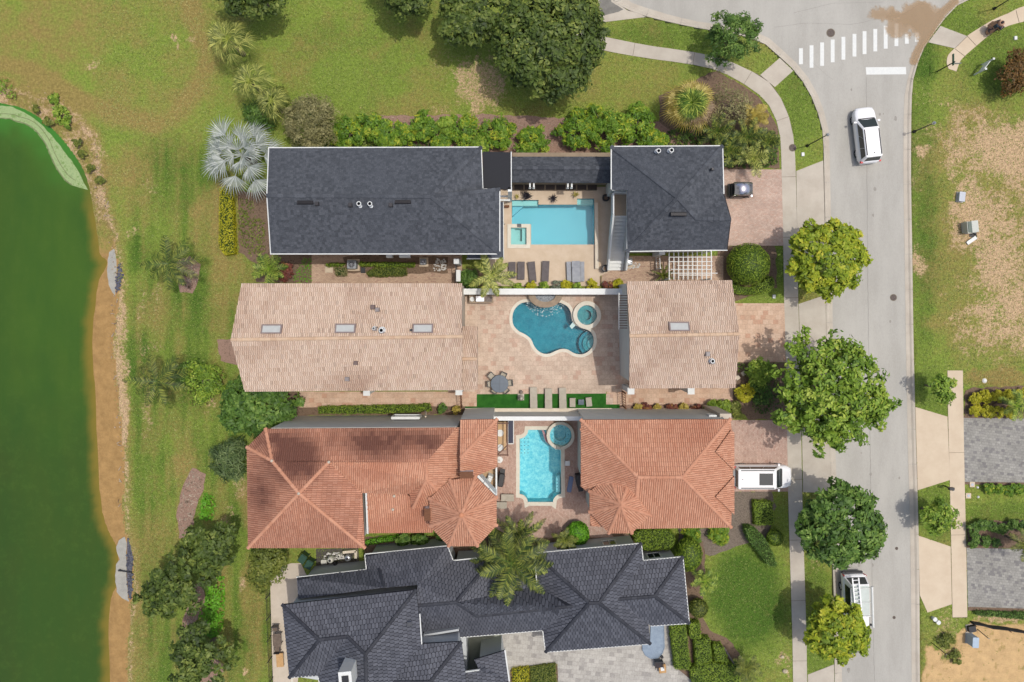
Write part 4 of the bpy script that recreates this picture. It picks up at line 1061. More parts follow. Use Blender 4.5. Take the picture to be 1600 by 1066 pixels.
def window_at(root, a, b, t, zc, w, h, parent=None, m=None):
    """window on the wall from a to b (world xy), at fraction t; outward side is to the right of a->b"""
    d = Vector((b[0]-a[0], b[1]-a[1])); L = d.length; d.normalize(); n = Vector((d.y, -d.x)); c = Vector(a[:2])+d*(L*t)
    rz = math.atan2(d.y, d.x); p = c+n*.03
    f = MB()
    for (ox, oz, sx, sz) in ((0, h/2, w+.16, .09), (0, -h/2, w+.16, .09), (-w/2, 0, .09, h), (w/2, 0, .09, h), (0, 0, .05, h)):
        f.box((p.x+d.x*ox, p.y+d.y*ox, zc+oz), (sx, .10, sz), rz)
    fr = obj('window', f, m_trim, root, world=root)
    q = c+n*.012
    obj('pane', MB().box((q.x, q.y, zc), (w, .03, h), rz), m_gl, fr, world=root)
def dress(root, W_, n_edges, zc=1.5, zt=None, w=1.1, h=1.2, every=3.2):
    """windows along the given wall edges (counter-clockwise outline)"""
    N = len(W_); ar = sum(a[0]*b[1]-b[0]*a[1] for a, b in zip(W_, W_[1:]+W_[:1])); Wc = W_ if ar > 0 else W_[::-1]
    for i in range(N):
        a, b = Wc[i], Wc[(i+1) % N]; L = math.dist(a, b)
        if L < 2.6 or not n_edges(a, b): continue
        k = max(1, int(L/every))
        for j in range(k):
            for z in ([zc] if zt is None else [zc, zt]): window_at(root, a, b, (j+.5)/k, z, w, h)

# ------------------------------------------------------------------ house one: dark shingle roof
ZE = 6.0
r1 = thing('house', 'long house with a dark grey shingle gable roof and white gutters beside the silver palm', 'house', P(590, 335))
V1 = dict(A=(420, 231, ZE), B=(752, 230, ZE), B2=(754, 296, 6.9), C=(755, 295, ZE), D=(781, 296, ZE), E=(781, 397, ZE), F=(423, 397, ZE), RW=(417, 306, 8.0), RE=(673, 307, 8.0), X=(712, 321, 7.2), Y=(748, 326, 6.9))
F1 = [['A', 'B', 'RE', 'RW'], ['B', 'C', 'RE'], ['C', 'D', 'RE'], ['D', 'E', 'RE'], ['RW', 'RE', 'E', 'F']]
def face_z_fix(): pass
roof(r1, r1, V1, F1, 'shingle', m_shing, None, col_shingle)
_, w1_ = walls(r1, [(420, 231, ZE), (752, 230, ZE), (755, 295, ZE), (781, 296, ZE), (781, 397, ZE), (423, 397, ZE)], ZE-.12, .38, m_stucco_w)
gutter(r1, [(420, 231, ZE), (752, 230, ZE), (754.5, 296, ZE)]); gutter(r1, [(755, 295.5, ZE), (781, 296, ZE), (781, 397, ZE), (423, 397, ZE)]); gutter(r1, [(423, 397, ZE), (417, 306, 8.0), (420, 231, ZE)], name='barge_board')
dress(r1, w1_, lambda a, b: abs(b[0]-a[0]) > 8 or abs(b[1]-a[1]) > 4, 1.5, 4.4)
g = MB().prism([tuple(P(*q)[:2]) for q in ((419.5, 232, ZE), (423.5, 396, ZE), (426.5, 396, ZE), (424, 232, ZE))], ZE-.3, ZE-.2)
q0, q1, q2 = P(424, 240, ZE-.1), P(427, 388, ZE-.1), P(423, 306, 7.75)
obj('gable_wall', MB().add([q0, q1, q2, q0+Vector((.2, 0, 0)), q1+Vector((.2, 0, 0)), q2+Vector((.2, 0, 0))], [(0, 1, 2), (3, 5, 4), (0, 2, 5, 3), (1, 4, 5, 2), (0, 3, 4, 1)]), m_stucco_w, r1, world=r1)
m_vent = mat_plain('vent_metal', A(52, 50, 56), .5, .2); m_vent_w = mat_plain('white_pvc', A(236, 236, 238), .5)
def louvre(root, px, py, z, w, d, m=None, name='ridge_vent', h=.12):
    c = P(px, py, z); mb = MB().box((c.x, c.y, c.z+h/2), (w, d, h), 0, (.92, .7))
    for k in range(5): mb.box((c.x, c.y-d*.3+k*d*.15, c.z+h*.75), (w*.9, .02, .06))
    return obj(name, mb, m or m_vent, root, world=root)
louvre(r1, 477, 316.5, 7.78, 1.25, .32); louvre(r1, 629.5, 315.5, 7.8, 1.25, .32)
def boxvent(root, px, py, z, s=.32, m=None, name='box_vent'):
    c = P(px, py, z); o = obj(name, MB().box((c.x, c.y, c.z+.1), (s, s, .26), 0, (.86, .86)).box((c.x, c.y, c.z+.26), (s*.7, s*.7, .07)), m or m_vent, root, world=root); return o
boxvent(r1, 496, 319, 7.7); boxvent(r1, 548, 321, 7.65); boxvent(r1, 611, 321, 7.65)
def pipevent(root, px, py, z, r=.09, h=.55, m=None, name='vent_pipe'):
    c = P(px, py, z); o = obj(name, MB().cyl((c.x, c.y, c.z-.1), (c.x, c.y, c.z+h), r, r, 12).cyl((c.x, c.y, c.z-.02), (c.x, c.y, c.z+.05), r*2.1, r*1.3, 12).cyl((c.x, c.y, c.z+h-.14), (c.x, c.y, c.z+h), r*1.5, r*1.5, 12), m or m_vent_w, root, world=root, smooth=False); return o
pipevent(r1, 563, 320, 7.65, .12); pipevent(r1, 580, 320, 7.65, .12)
# flat black roof and its white post
zb = 5.7
obj('flat_roof', MB().prism([tuple(P(*q)[:2]) for q in ((754, 237, zb), (798.5, 238, zb), (799, 296, zb), (755, 295, zb))], zb-.3, zb), m_black, r1, world=r1)
gutter(r1, [(798.8, 238, zb+.02), (799, 296, zb+.02)], w=.07)
c = P(797, 316); obj('post', MB().box((c.x, c.y+.15, zb/2), (.32, .32, zb)), m_trim, r1, world=r1)
for k, y in enumerate((307, 313)):
    a, b = P(781, y, 2.9), P(797, y, 2.9); obj('beam', MB().box(((a.x+b.x)/2, a.y, 2.9), ((b.x-a.x), .14, .2)), m_trim, r1, world=r1)
# strip of lower flat roof on the pool side and below the south eave
obj('lower_roof', MB().prism([tuple(P(*q)[:2]) for q in ((770, 316, 3.1), (786, 316, 3.1), (786.5, 403, 3.1), (730, 404, 3.1), (730, 392, 3.1), (770, 392, 3.1))], 2.9, 3.1), mat_noise('grey_roofing', A(76, 80, 92), A(100, 104, 116), 3, .9, .3, 30), r1, world=r1)
gutter(r1, [(730, 404.5, 3.1), (787, 404, 3.1)], w=.09); gutter(r1, [(787, 404, 3.1), (786.5, 316, 3.1)], w=.05)
c = P(717.5, 412); obj('pillar', MB().box((c.x, c.y, 1.6), (.42, .42, 3.2)), m_trim, r1, world=r1)
for k, x in enumerate((608, 632)):
    c = P(x, 399, 2.5); obj('meter_box', MB().rbox((c.x, c.y-.05, 2.2), (.5 if k == 0 else .9, .3, .6), .04), m_trim, r1, world=r1)

# link wing between the two dark roofs
r1b = thing('pool_pavilion', 'low grey shingle gable wing linking the two dark roofs north of the rectangular pool', 'pavilion', P(876, 290))
zl = 3.0
V = dict(a=(800, 245, zl), b=(956, 245, zl), c=(956, 286, zl), d=(800, 285, zl), r0=(800, 262.5, 3.75), r1=(956, 262.5, 3.75))
roof(r1b, r1b, V, [['a', 'b', 'r1', 'r0'], ['r0', 'r1', 'c', 'd']], 'shingle', m_shing, None, col_shingle)
m_tanwall = mat_noise('taupe_wall', A(150, 132, 112), A(168, 148, 126), 1.5, .9, .2, 20)
obj('wall', MB().prism([tuple(P(*q)[:2]) for q in ((801, 250), (953, 250), (953, 290), (801, 290))], 0, zl-.1), m_tanwall, r1b, world=r1b)
c = P(876, 298); obj('plinth', MB().prism([tuple(P(*q)[:2]) for q in ((801, 290.3), (932, 290.3), (932, 298), (801, 298))], 0, .35), m_tanwall, r1b, world=r1b)
mb = MB()
for k in range(8):
    a = P(803+k*16.3, 294.5); mb.box((a.x+.42, a.y+.02, .2), (.78, .42, .36))
obj('dark_front_boxes', mb, mat_plain('dark_panel', A(60, 48, 42), .6), r1b, world=r1b)  # row of dark boxes along the foot of the wall
for x in (831, 890):
    mb = MB()
    for s in (-.16, .16): q = P(x, 288, 2.4); mb.box((q.x+s, q.y-.05, 2.4), (.13, .5, .55)); mb.box((q.x+s, q.y-.28, 2.15), (.2, .12, .16))
    obj('bracket', mb, m_trim, r1b, world=r1b)

# garage block of house one
r1c = thing('garage_house', 'square two storey block with a dark grey shingle hip roof beside the outdoor stairs', 'garage', P(1045, 325))
V = dict(NW=(955, 229, ZE), NE=(1129, 228, ZE), E1=(1131, 303, ZE), G=(1142, 342, 7.5), SE=(1136, 391, ZE), SW=(980, 393, ZE), W2=(980, 297, ZE+.55), W1=(955, 297, ZE), AP=(1059, 309, 8.3), Rg=(1089, 342, 7.5))
V['W2'] = (980, 297, ZE+.45)
roof(r1c, r1c, V, [['NW', 'NE', 'AP'], ['NW', 'AP', 'W2', 'W1'], ['W2', 'AP', 'SW'], ['NE', 'E1', 'Rg', 'AP'], ['E1', 'G', 'Rg'], ['SW', 'AP', 'Rg', 'G', 'SE']], 'shingle', m_shing, None, col_shingle)
_, w_ = walls(r1c, [(955, 229, ZE), (1129, 228, ZE), (1132, 300, ZE), (1134, 391, ZE), (980, 393, ZE), (980, 297, ZE), (955, 297, ZE)], ZE-.12, [.38, .38, .38, .3, .38, .3, .38], m_stucco_w)
gutter(r1c, [(955, 297, ZE), (955, 229, ZE), (1129, 228, ZE), (1131, 303, ZE)]); gutter(r1c, [(1131, 303, ZE), (1142, 342, 7.5), (1136, 391, ZE)], name='barge_board', w=.05, m=m_vent); gutter(r1c, [(1136, 391, ZE), (980, 393, ZE), (980, 297, ZE), (955, 297, ZE)])
dress(r1c, w_, lambda a, b: abs(b[1]-a[1]) > 3 and a[0] > 10, 4.4, None, 1.2, 1.2)
pipevent(r1c, 1027, 238, 6.3, .12); pipevent(r1c, 1047, 237, 6.3, .12); louvre(r1c, 1060, 335, 7.85, 1.25, .32); boxvent(r1c, 1112, 265, 6.9, .2)
# garage door
a, b = P(1128, 320), P(1128, 375); door = obj('garage_door', MB().box((16.16, (a.y+b.y)/2, 1.1), (.12, 2.9, 2.2)), m_trim, r1c, world=r1c)
# outdoor stairs
rs = thing('outdoor_stairs', 'white outdoor stair with blue grey treads climbing the west wall of the dark roofed garage', 'stairs', P(962, 420))
m_tread = mat_noise('shaded_white_tread', A(134, 156, 168), A(158, 178, 190), 2, .7, .2, 20)  # shade tone of the white treads put into the colour; unused
nst = 16
for i in range(nst):
    f = i/(nst-1); zt = .18+f*3.2; y_g = P(0, 420).y+(P(0, 345).y-P(0, 420).y)*f
    # tread position: top edge seen at pixel rows 420 -> 325 for z rising to 3.4
    xl, xr = P(950, 0).x*1.0, P(973.5, 0).x
    mb = MB().box(((xl+xr)/2, y_g, zt-.03), (xr-xl, .30, .06)).box(((xl+xr)/2, y_g+.13, zt-.12), (xr-xl, .03, .20))
    obj('tread', mb, m_trim, rs, world=rs)
y0, y1 = P(0, 420).y, P(0, 345).y
for s, x in (('stringer', P(949.5, 0).x-.1), ('stringer', P(974.2, 0).x+.08)):
    mb = MB(); mb.add([(x-.07, y0-.2, 0), (x+.07, y0-.2, 0), (x+.07, y0-.2, 1.1), (x-.07, y0-.2, 1.1), (x-.07, y1, 3.1), (x+.07, y1, 3.1), (x+.07, y1, 4.3), (x-.07, y1, 4.3)], [(0, 1, 2, 3), (5, 4, 7, 6), (0, 4, 5, 1), (3, 2, 6, 7), (0, 3, 7, 4), (1, 5, 6, 2)])
    obj(s, mb, m_trim, rs, world=rs)
xa, xb = P(949.5, 0).x-.17, P(974.2, 0).x+.15
obj('landing', MB().box(((xa+xb)/2, y1+.9, 3.3), (xb-xa, 1.8, .2)), mat_noise('tan_landing', A(186, 166, 146), A(200, 180, 160), 2), rs, world=rs)
mb = MB()
for x in (xa+.05,): mb.box((x, y1+.9, 3.9), (.1, 1.8, 1.0))
mb.box(((xa+xb)/2, y1+1.78, 3.9), (xb-xa, .08, 1.0)); obj('parapet', mb, m_trim, rs, world=rs)
# ------------------------------------------------------------------ house two: tan barrel tile gables
r2 = thing('house', 'long house with a pale tan barrel tile gable roof and three skylights', 'house', P(555, 530))
V = dict(NW=(378, 443, ZE), NE=(722, 443, ZE), RE=(722, 526, 7.8), RW=(361, 531, 7.9), SW=(383, 612, ZE), SE=(722, 609.5, ZE))
roof(r2, r2, V, [['NW', 'NE', 'RE', 'RW'], ['RW', 'RE', 'SE', 'SW']], 'tan', m_tile, None, col_tan, capcol=col_tan_light)
V = dict(a=(722.5, 510, 5.2), b=(746, 510, 5.2), r=(746, 561, 6.3), q=(722.5, 561, 6.3), c=(746, 608.5, 5.2), d=(722.5, 609, 5.2))
roof(r2, r2, V, [['a', 'b', 'r', 'q'], ['q', 'r', 'c', 'd']], 'tan', m_tile, None, col_tan, name='porch_roof', capcol=col_tan_light)
_, w_ = walls(r2, [(378, 443, ZE), (722, 443, ZE), (722, 609.5, ZE), (383, 612, ZE)], ZE-.1, [.1, .15, .5, .45], m_stucco)
dress(r2, w_, lambda a, b: abs(b[1]-a[1]) < 2 and a[1] < -5, 1.5, 4.3)
walls(r2, [(722.5, 512, 5.2), (744, 512, 5.2), (744, 604, 5.2), (722.5, 604, 5.2)], 5.15, [.1, .1, .3, .0], m_stucco, name='porch_wall')
q0, q1, q2 = P(384, 452, ZE-.1), P(388, 604, ZE-.1), P(369, 530, 7.6)
obj('gable_wall', MB().add([q0, q1, q2, q0+Vector((.2, 0, 0)), q1+Vector((.2, 0, 0)), q2+Vector((.2, 0, 0))], [(0, 1, 2), (3, 5, 4), (0, 2, 5, 3), (1, 4, 5, 2), (0, 3, 4, 1)]), m_stucco, r2, world=r2)
q0, q1, q2 = P(720, 452, ZE-.1), P(720, 604, ZE-.1), P(720, 530, 7.6)
obj('gable_wall', MB().add([q0, q1, q2, q0-Vector((.2, 0, 0)), q1-Vector((.2, 0, 0)), q2-Vector((.2, 0, 0))], [(0, 2, 1), (3, 4, 5), (0, 3, 5, 2), (1, 2, 5, 4), (0, 1, 4, 3)]), m_stucco, r2, world=r2)
def skylight(root, px, py, z, slope, label=None):
    c = P(px, py, z+.1); w, d = 1.35, .55
    fr = MB(); a = math.atan(slope)
    def pt(x, y, zz): return (c.x+x, c.y+y*math.cos(a)-zz*math.sin(a)*0, c.z+.12+y*math.sin(a)+zz)
    for (x0, x1, y0, y1) in ((-w/2-.1, w/2+.1, d/2, d/2+.1), (-w/2-.1, w/2+.1, -d/2-.1, -d/2), (-w/2-.1, -w/2, -d/2, d/2), (w/2, w/2+.1, -d/2, d/2)):
        vs = [pt(x0, y0, -.2), pt(x1, y0, -.2), pt(x1, y1, -.2), pt(x0, y1, -.2), pt(x0, y0, .06), pt(x1, y0, .06), pt(x1, y1, .06), pt(x0, y1, .06)]
        fr.add(vs, [(4, 5, 6, 7), (0, 1, 5, 4), (1, 2, 6, 5), (2, 3, 7, 6), (3, 0, 4, 7)])
    o = obj('skylight', fr, mat_plain('skylight_frame', A(150, 132, 130), .5), root, world=root)
    obj('pane', MB().add([pt(-w/2, -d/2, .02), pt(w/2, -d/2, .02), pt(w/2, d/2, .02), pt(-w/2, d/2, .02)], [(0, 1, 2, 3)]), mat_plain('frosted_pane', A(206, 206, 206), .5, 0, .3), o, world=root)
for x, y in ((425, 514), (540, 513), (661, 513)): skylight(r2, x, y, 7.55, -.42)
m_vt = mat_plain('tan_vent', A(190, 176, 168), .5); m_vg = mat_plain('grey_vent', A(150, 140, 140), .5)
boxvent(r2, 583, 480, 7.0, .36, mat_plain('old_vent', A(120, 100, 96), .6)); boxvent(r2, 590, 484, 7.05, .34, m_vg); boxvent(r2, 586.5, 514, 7.55, .34, m_vg); boxvent(r2, 597, 517, 7.6, .46, m_vg); boxvent(r2, 643, 516, 7.6, .2, m_vent); boxvent(r2, 556.5, 567, 7.05, .34, mat_plain('old_vent', A(120, 100, 96), .6)); boxvent(r2, 543, 592, 6.45, .38, m_vg)
pipevent(r2, 597, 516, 7.75, .13, .35, m_vent_w); pipevent(r2, 585, 513, 7.7, .08, .35, m_vent_w)
m_cap2 = m_stucco_w
for x, y in ((585, 606), (721.5, 605)):
    c = P(x, y); obj('pillar', MB().box((c.x, c.y, 1.6), (.42, .42, 3.2)).box((c.x, c.y, 3.23), (.56, .56, .1)), m_trim, r2, world=r2)
mb = MB(); a, b = P(474, 606.5), P(718, 606.5); mb.box(((a.x+b.x)/2, a.y, .5), (b.x-a.x, .16, 1.0)); obj('low_wall', mb, m_stucco, r2, world=r2)

r2c = thing('garage_house', 'smaller square building with a pale tan barrel tile gable roof and one skylight', 'garage', P(1065, 525))
V = dict(NW=(979, 440, ZE), NE=(1143, 438, ZE), RE=(1155, 522, 7.8), RW=(984, 525, 7.8), SW=(983, 607, ZE), SE=(1149, 606, ZE))
roof(r2c, r2c, V, [['NW', 'NE', 'RE', 'RW'], ['RW', 'RE', 'SE', 'SW']], 'tan', m_tile, None, col_tan, capcol=col_tan_light)
_, w_ = walls(r2c, [(979, 440, ZE), (1143, 438, ZE), (1147, 606, ZE), (983, 607, ZE)], ZE-.1, [.1, .3, .45, .22], m_stucco_w)
dress(r2c, w_, lambda a, b: abs(b[1]-a[1]) > 3 and a[0] > 12, 4.3, None, 1.2, 1.2)
q0, q1, q2 = P(984, 448, ZE-.1), P(988, 600, ZE-.1), P(988, 524, 7.5)
for dx in (0,): obj('gable_wall', MB().add([q0, q1, q2, q0+Vector((.2, 0, 0)), q1+Vector((.2, 0, 0)), q2+Vector((.2, 0, 0))], [(0, 1, 2), (3, 5, 4), (0, 2, 5, 3), (1, 4, 5, 2), (0, 3, 4, 1)]), m_stucco_w, r2c, world=r2c)
q0, q1, q2 = P(1138, 448, ZE-.1), P(1143, 598, ZE-.1), P(1149, 523, 7.5)
obj('gable_wall', MB().add([q0, q1, q2, q0-Vector((.2, 0, 0)), q1-Vector((.2, 0, 0)), q2-Vector((.2, 0, 0))], [(0, 2, 1), (3, 4, 5), (0, 3, 5, 2), (1, 2, 5, 4), (0, 1, 4, 3)]), m_stucco_w, r2c, world=r2c)
skylight(r2c, 1061, 510, 7.5, -.42)
boxvent(r2c, 1105, 553, 7.2, .4, m_vg); boxvent(r2c, 1112.5, 565, 6.95, .42, m_vg); pipevent(r2c, 1112, 564, 7.1, .11, .3, m_vent_w)
for x, y in ((976, 604), (1065, 604)):
    c = P(x, y); obj('pillar', MB().box((c.x, c.y, 1.6), (.42, .42, 3.2)).box((c.x, c.y, 3.23), (.56, .56, .1)), m_trim, r2c, world=r2c)
a, b = P(983, 602), P(1130, 601); obj('low_wall', MB().box(((a.x+b.x)/2, a.y, .5), (b.x-a.x, .16, 1.0)), m_stucco, r2c, world=r2c)
# pergola on the west wall, and balcony shelf
mb = MB(); zp = 5.2
for k in range(14):
    a = P(968.5, 462+k*3.9, zp); mb.box((a.x+.28, a.y, zp), (.62, .07, .1))
obj('pergola_slats', mb, mat_plain('pergola_brown', A(128, 104, 92), .6), r2c, world=r2c)
a, b = P(967.5, 458, zp), P(967.5, 515, zp); obj('pergola_beam', MB().box((a.x, (a.y+b.y)/2, zp-.1), (.1, a.y-b.y, .14)), m_stucco_w, r2c, world=r2c)

# white terrace wall between the two pool yards
def garden_wall(label, pts, h, thick, m, mcap, capw=None, name='garden_wall', cat='wall'):
    c = P(*pts[0]); t = thing(name, label, cat, c); mb = MB(); mc = MB()
    Q = [P(*p) for p in pts]
    for a, b in zip(Q, Q[1:]):
        d = b-a; L = d.length; mid = (a+b)/2; rz = math.atan2(d.y, d.x)
        mb.box((mid.x, mid.y, h/2), (L, thick, h), rz); mc.box((mid.x, mid.y, h+.035), (L+.02, capw or thick+.08, .07), rz)
    obj('wall_body', mb, m, t, world=t); obj('coping', mc, mcap, t, world=t); return t
garden_wall('tall white wall dividing the cream pool terrace from the travertine terrace', [(723, 456.5), (972, 456.5)], 2.0, .42, m_stucco_w, m_trim)
garden_wall('short white wall beside the gate at the east end of the tan side path', [(719, 424), (719, 441)], 2.0, .28, m_stucco_w, m_trim)
garden_wall('low cream kerb wall along the south edge of the artificial turf', [(727, 641.5), (955, 641.5)], .35, .42, m_cap, m_cap)
# shaded boundary wall with white capping
garden_wall('tall grey boundary wall with a white cap on the north side of the blue pool', [(745, 645), (920, 645)], 3.1, .3, m_stucco_g, m_trim, .34)

garden_wall('low cream ledge along the east edge of the cream pool terrace', [(931, 318), (932, 420)], .3, .22, m_deck1, m_cap)
# ------------------------------------------------------------------ house three: orange barrel tiles
ZO = 6.2
r3 = thing('house', 'long house with an orange tile hip roof stained dark at its west end', 'house', P(560, 740))
V = dict(N1=(415, 670, ZO), N2=(714, 668, ZO), W1=(386, 699, ZO), SW=(388, 856, ZO), SE=(570, 856, ZO), P1=(425, 720, 7.3), P2=(467, 771, 8.3), P3=(514, 722, 7.45), P4=(666, 722, 7.45),
         V1=(566, 770, 6.55), S1=(640, 772, 6.3), P5=(666, 750, 7.5), A1=(646, 793, 6.3), A2=(697, 780, 6.3), E1=(719, 668, 6.25), E2=(719, 760, 6.3), A3=(672, 800, 6.2))
roof(r3, r3, V, [['N1', 'N2', 'P4', 'P3', 'P2', 'P1'], ['W1', 'N1', 'P1'], ['SW', 'W1', 'P1', 'P2'], ['SW', 'P2', 'SE'], ['P2', 'P3', 'V1', 'SE']], 'orange', m_tile, None, col_orange_old, capcol=col_orange_cap, name='west_roof')
roof(r3, r3, V, [['P3', 'P4', 'P5', 'S1', 'V1'], ['P5', 'A1', 'S1'], ['P5', 'A2', 'A3', 'A1'], ['P4', 'N2', 'E1', 'E2', 'A2', 'P5']], 'orange', m_tile, None, col_orange, capcol=col_orange_cap, name='middle_roof')
V = dict(a=(719, 656, 6.45), b=(777, 655, 6.45), c=(777, 730, 6.45), d=(737, 747, 6.8), e=(719, 747, 7.1), f=(719, 716, 7.65))
roof(r3, r3, V, [['a', 'b', 'f'], ['b', 'c', 'd', 'e', 'f']], 'orange', m_tile, None, col_orange, name='east_roof', capcol=col_orange_cap)
V = dict(a=(573, 770, 6.2), b=(634, 770, 6.2), c=(680, 815, 5.5), d=(676, 832, 5.35), e=(575, 833, 5.35))
roof(r3, r3, V, [['a', 'b', 'c', 'd', 'e']], 'orange', m_tile, None, col_orange, name='porch_roof', capcol=col_orange_cap)
OC = [(776, 777), (776, 821), (746, 853), (701, 853), (672, 822), (671, 779), (703, 750), (743, 744)]
zt_ = 6.9
V = {'o%d' % i: (x, y, zt_) for i, (x, y) in enumerate(OC)}; V['ap'] = (721, 805, 8.9)
roof(r3, r3, V, [['o%d' % i, 'o%d' % ((i+1) % 8), 'ap'] for i in range(8)], 'orange', m_tile, None, col_orange, name='tower_roof', capcol=col_orange_cap)
c = P(721, 805, 8.9); obj('finial', MB().sphere((c.x, c.y, c.z+.05), .2, 10, 6, (1, 1, .6)), m_tile, r3, world=r3)
bpy.data.objects['finial'].data.attributes.new('Col', 'FLOAT_COLOR', 'POINT').data.foreach_set('color', [v for _ in bpy.data.objects['finial'].data.vertices for v in A(226, 156, 122)])
_, w3_ = walls(r3, [(415, 669, ZO), (716, 667, ZO), (716, 758, ZO), (640, 764, ZO), (571, 764, ZO), (570, 856, ZO), (388, 856, ZO), (386, 699, ZO)], ZO-.1, [.02, .1, .3, .3, .3, .45, .4, .3], m_stucco_g)
walls(r3, [(719, 656, 6.45), (776, 655, 6.45), (776, 728, 6.45), (719, 740, 6.45)], 6.4, [.02, .3, .3, .0], m_stucco_g, name='east_wall')
walls(r3, [(x, y, zt_) for x, y in OC], zt_-.1, .45, m_stucco, name='tower_wall')
walls(r3, [(576, 800, 5.3), (672, 800, 5.3), (674, 830, 5.3), (577, 831, 5.3)], 5.2, .4, m_stucco, name='porch_wall')
dress(r3, w3_, lambda a, b: abs(b[1]-a[1]) > 3 and a[0] < -15 or (a[1] < -15 and abs(b[0]-a[0]) > 5), 1.5, 4.4)
gutter(r3, [(572, 770, 6.25), (574.5, 833, 5.42)], w=.14, name='white_fascia')
# window with white surround on the shaded north wall
a, b = P(615, 650.5, 2.0), P(657, 650.5, 2.0)
fr = obj('window', MB().box(((a.x+b.x)/2, a.y, 2.9), (b.x-a.x, .22, .14)).box(((a.x+b.x)/2, a.y, 1.6), (b.x-a.x, .22, .14)).box((a.x, a.y, 2.25), (.12, .2, 1.3)).box((b.x, a.y, 2.25), (.12, .2, 1.3)), m_trim, r3, world=r3)
obj('pane', MB().box(((a.x+b.x)/2, a.y-.03, 2.25), (b.x-a.x-.1, .06, 1.2)), m_gl, fr, world=r3)
a = P(664, 648, 3.0); obj('downpipe', MB().tube([(a.x-.35, a.y-.1, .3), (a.x, a.y+.05, 2.2), (a.x+.1, a.y-.1, 3.4)], .07, 8), m_cap, r3, world=r3)
# chimney-like brown vents and the curved white parapet with its balcony
for (x, y, w_, d_, z) in ((729, 742, .95, .45, 7.2), (668, 804, .42, .9, 6.6)):
    c = P(x, y, z+.5); obj('roof_box', MB().box((c.x, c.y, z), (w_, d_, 1.1)), m_trim, r3, world=r3)
    obj('box_cap', MB().box((c.x, c.y, z+.58), (w_+.06, d_+.06, .06)), m_wood, r3, world=r3)
mb = MB(); pts = [P(*q, 6.6) for q in ZM(640, 640, 4.847, [(515, 505), (560, 555), (600, 600), (645, 650)])]
for a, b in zip(pts, pts[1:]):
    d = b-a; mb.box(((a.x+b.x)/2, (a.y+b.y)/2, 5.9), (d.length+.05, .25, 1.4), math.atan2(d.y, d.x))
obj('parapet', mb, m_trim, r3, world=r3)
zbk = 4.2
obj('balcony_floor', MB().prism([tuple(P(x, y, zbk)[:2]) for x, y in ((747, 742), (776, 726), (776, 775), (765, 772))], 0, zbk), mat_noise('tan_balcony', A(206, 170, 134), A(220, 186, 150), 2, .8, .2, 16), r3, world=r3)
a, b = P(775.5, 728, zbk+.9), P(775.5, 775, zbk+.9); obj('balcony_rail', MB().box((a.x, (a.y+b.y)/2, zbk+.45), (.12, a.y-b.y, .9)), m_trim, r3, world=r3)
c = P(765, 748, zbk+.4); obj('balcony_lamp', MB().box((c.x, c.y, zbk+.25), (.5, .7, .5), -.4, (.7, .7)).box((c.x, c.y, zbk+.56), (.2, .25, .12), -.4), m_trim, r3, world=r3)
for (x, y, z) in ((467, 771, 8.3), (514, 722, 7.5), (425, 720, 7.35), (566, 748, 6.9), (616, 775, 6.25), (614, 796, 5.9)):
    c = P(x, y, z); o = obj('roof_knob', MB().sphere((c.x, c.y, c.z+.05), .12, 8, 5), m_stucco, r3, world=r3)

r3c = thing('garage_house', 'east building with an orange barrel tile hip roof and an octagonal turret', 'garage', P(1030, 740))
V = dict(NW=(907.5, 656, ZO), NE=(1141, 655, ZO), RA=(997, 746, 8.1), RB=(1066, 746, 8.1), SE=(1142, 824, ZO), S1=(990, 826, ZO), W1=(907.5, 760, ZO), W2=(922, 772, ZO), W3=(922, 822, ZO),
         T1=(1119, 706, 6.85), T2=(1119, 776, 6.85))
V.update(u1=(1118, 706, 7.02), u2=(1118, 776, 7.02), a1=(1142, 672, ZO+.2), a2=(1147, 676, ZO+.12), a3=(1147, 735, ZO+.12), b1=(1147, 744, ZO+.12), b2=(1147, 804, ZO+.12))
V['E0'] = (1143, 672, ZO); V['E9'] = (1142.5, 808, ZO); V['M'] = (1145, 740, ZO)
roof(r3c, r3c, V, [['NW', 'NE', 'RB', 'RA'], ['NW', 'RA', 'S1', 'W3', 'W2', 'W1'], ['RA', 'RB', 'SE', 'S1'], ['NE', 'E0', 'M', 'E9', 'SE', 'RB'], ['a1', 'a2', 'a3', 'u1'], ['b1', 'b2', 'u2']], 'orange', m_tile, None, col_orange, capcol=col_orange_cap)
OC2 = [(921, 768), (951, 742), (987, 742), (1012, 768), (1015, 805), (987, 833), (951, 833), (921, 800)]
V = {'o%d' % i: (x, y, 6.7) for i, (x, y) in enumerate(OC2)}; V['ap'] = (969.5, 789, 8.4)
roof(r3c, r3c, V, [['o%d' % i, 'o%d' % ((i+1) % 8), 'ap'] for i in range(8)], 'orange', m_tile, None, col_orange, name='turret_roof', capcol=col_orange_cap)
_, w_ = walls(r3c, [(907.5, 656, ZO), (1141, 655, ZO), (1143, 824, ZO), (990, 826, ZO), (922, 822, ZO), (922, 772, ZO), (907.5, 760, ZO)], ZO-.1, [.02, .35, .4, .4, .3, .3, .3], m_stucco_g)
walls(r3c, [(x, y, 6.7) for x, y in OC2], 6.6, .45, m_stucco, name='turret_wall')
dress(r3c, w_, lambda a, b: abs(b[1]-a[1]) > 3 and a[0] > 10, 4.4)
c = P(1118, 651, 4.5); obj('wall_lantern_box', MB().box((c.x-.3, c.y+.0, 4.4), (.6, .35, .9)), m_trim, r3c, world=r3c)
c = P(1128, 652, 5.2); o = obj('chimney_cap', MB().box((c.x+.3, c.y+.05, 2.6), (.9, .45, 5.2)), m_stucco, r3c, world=r3c)
for y in (690, 745):
    a = P(1141, y); obj('garage_door', MB().box((16.72, a.y*.93, 1.1), (.12, 2.5, 2.2)), m_trim, r3c, world=r3c)

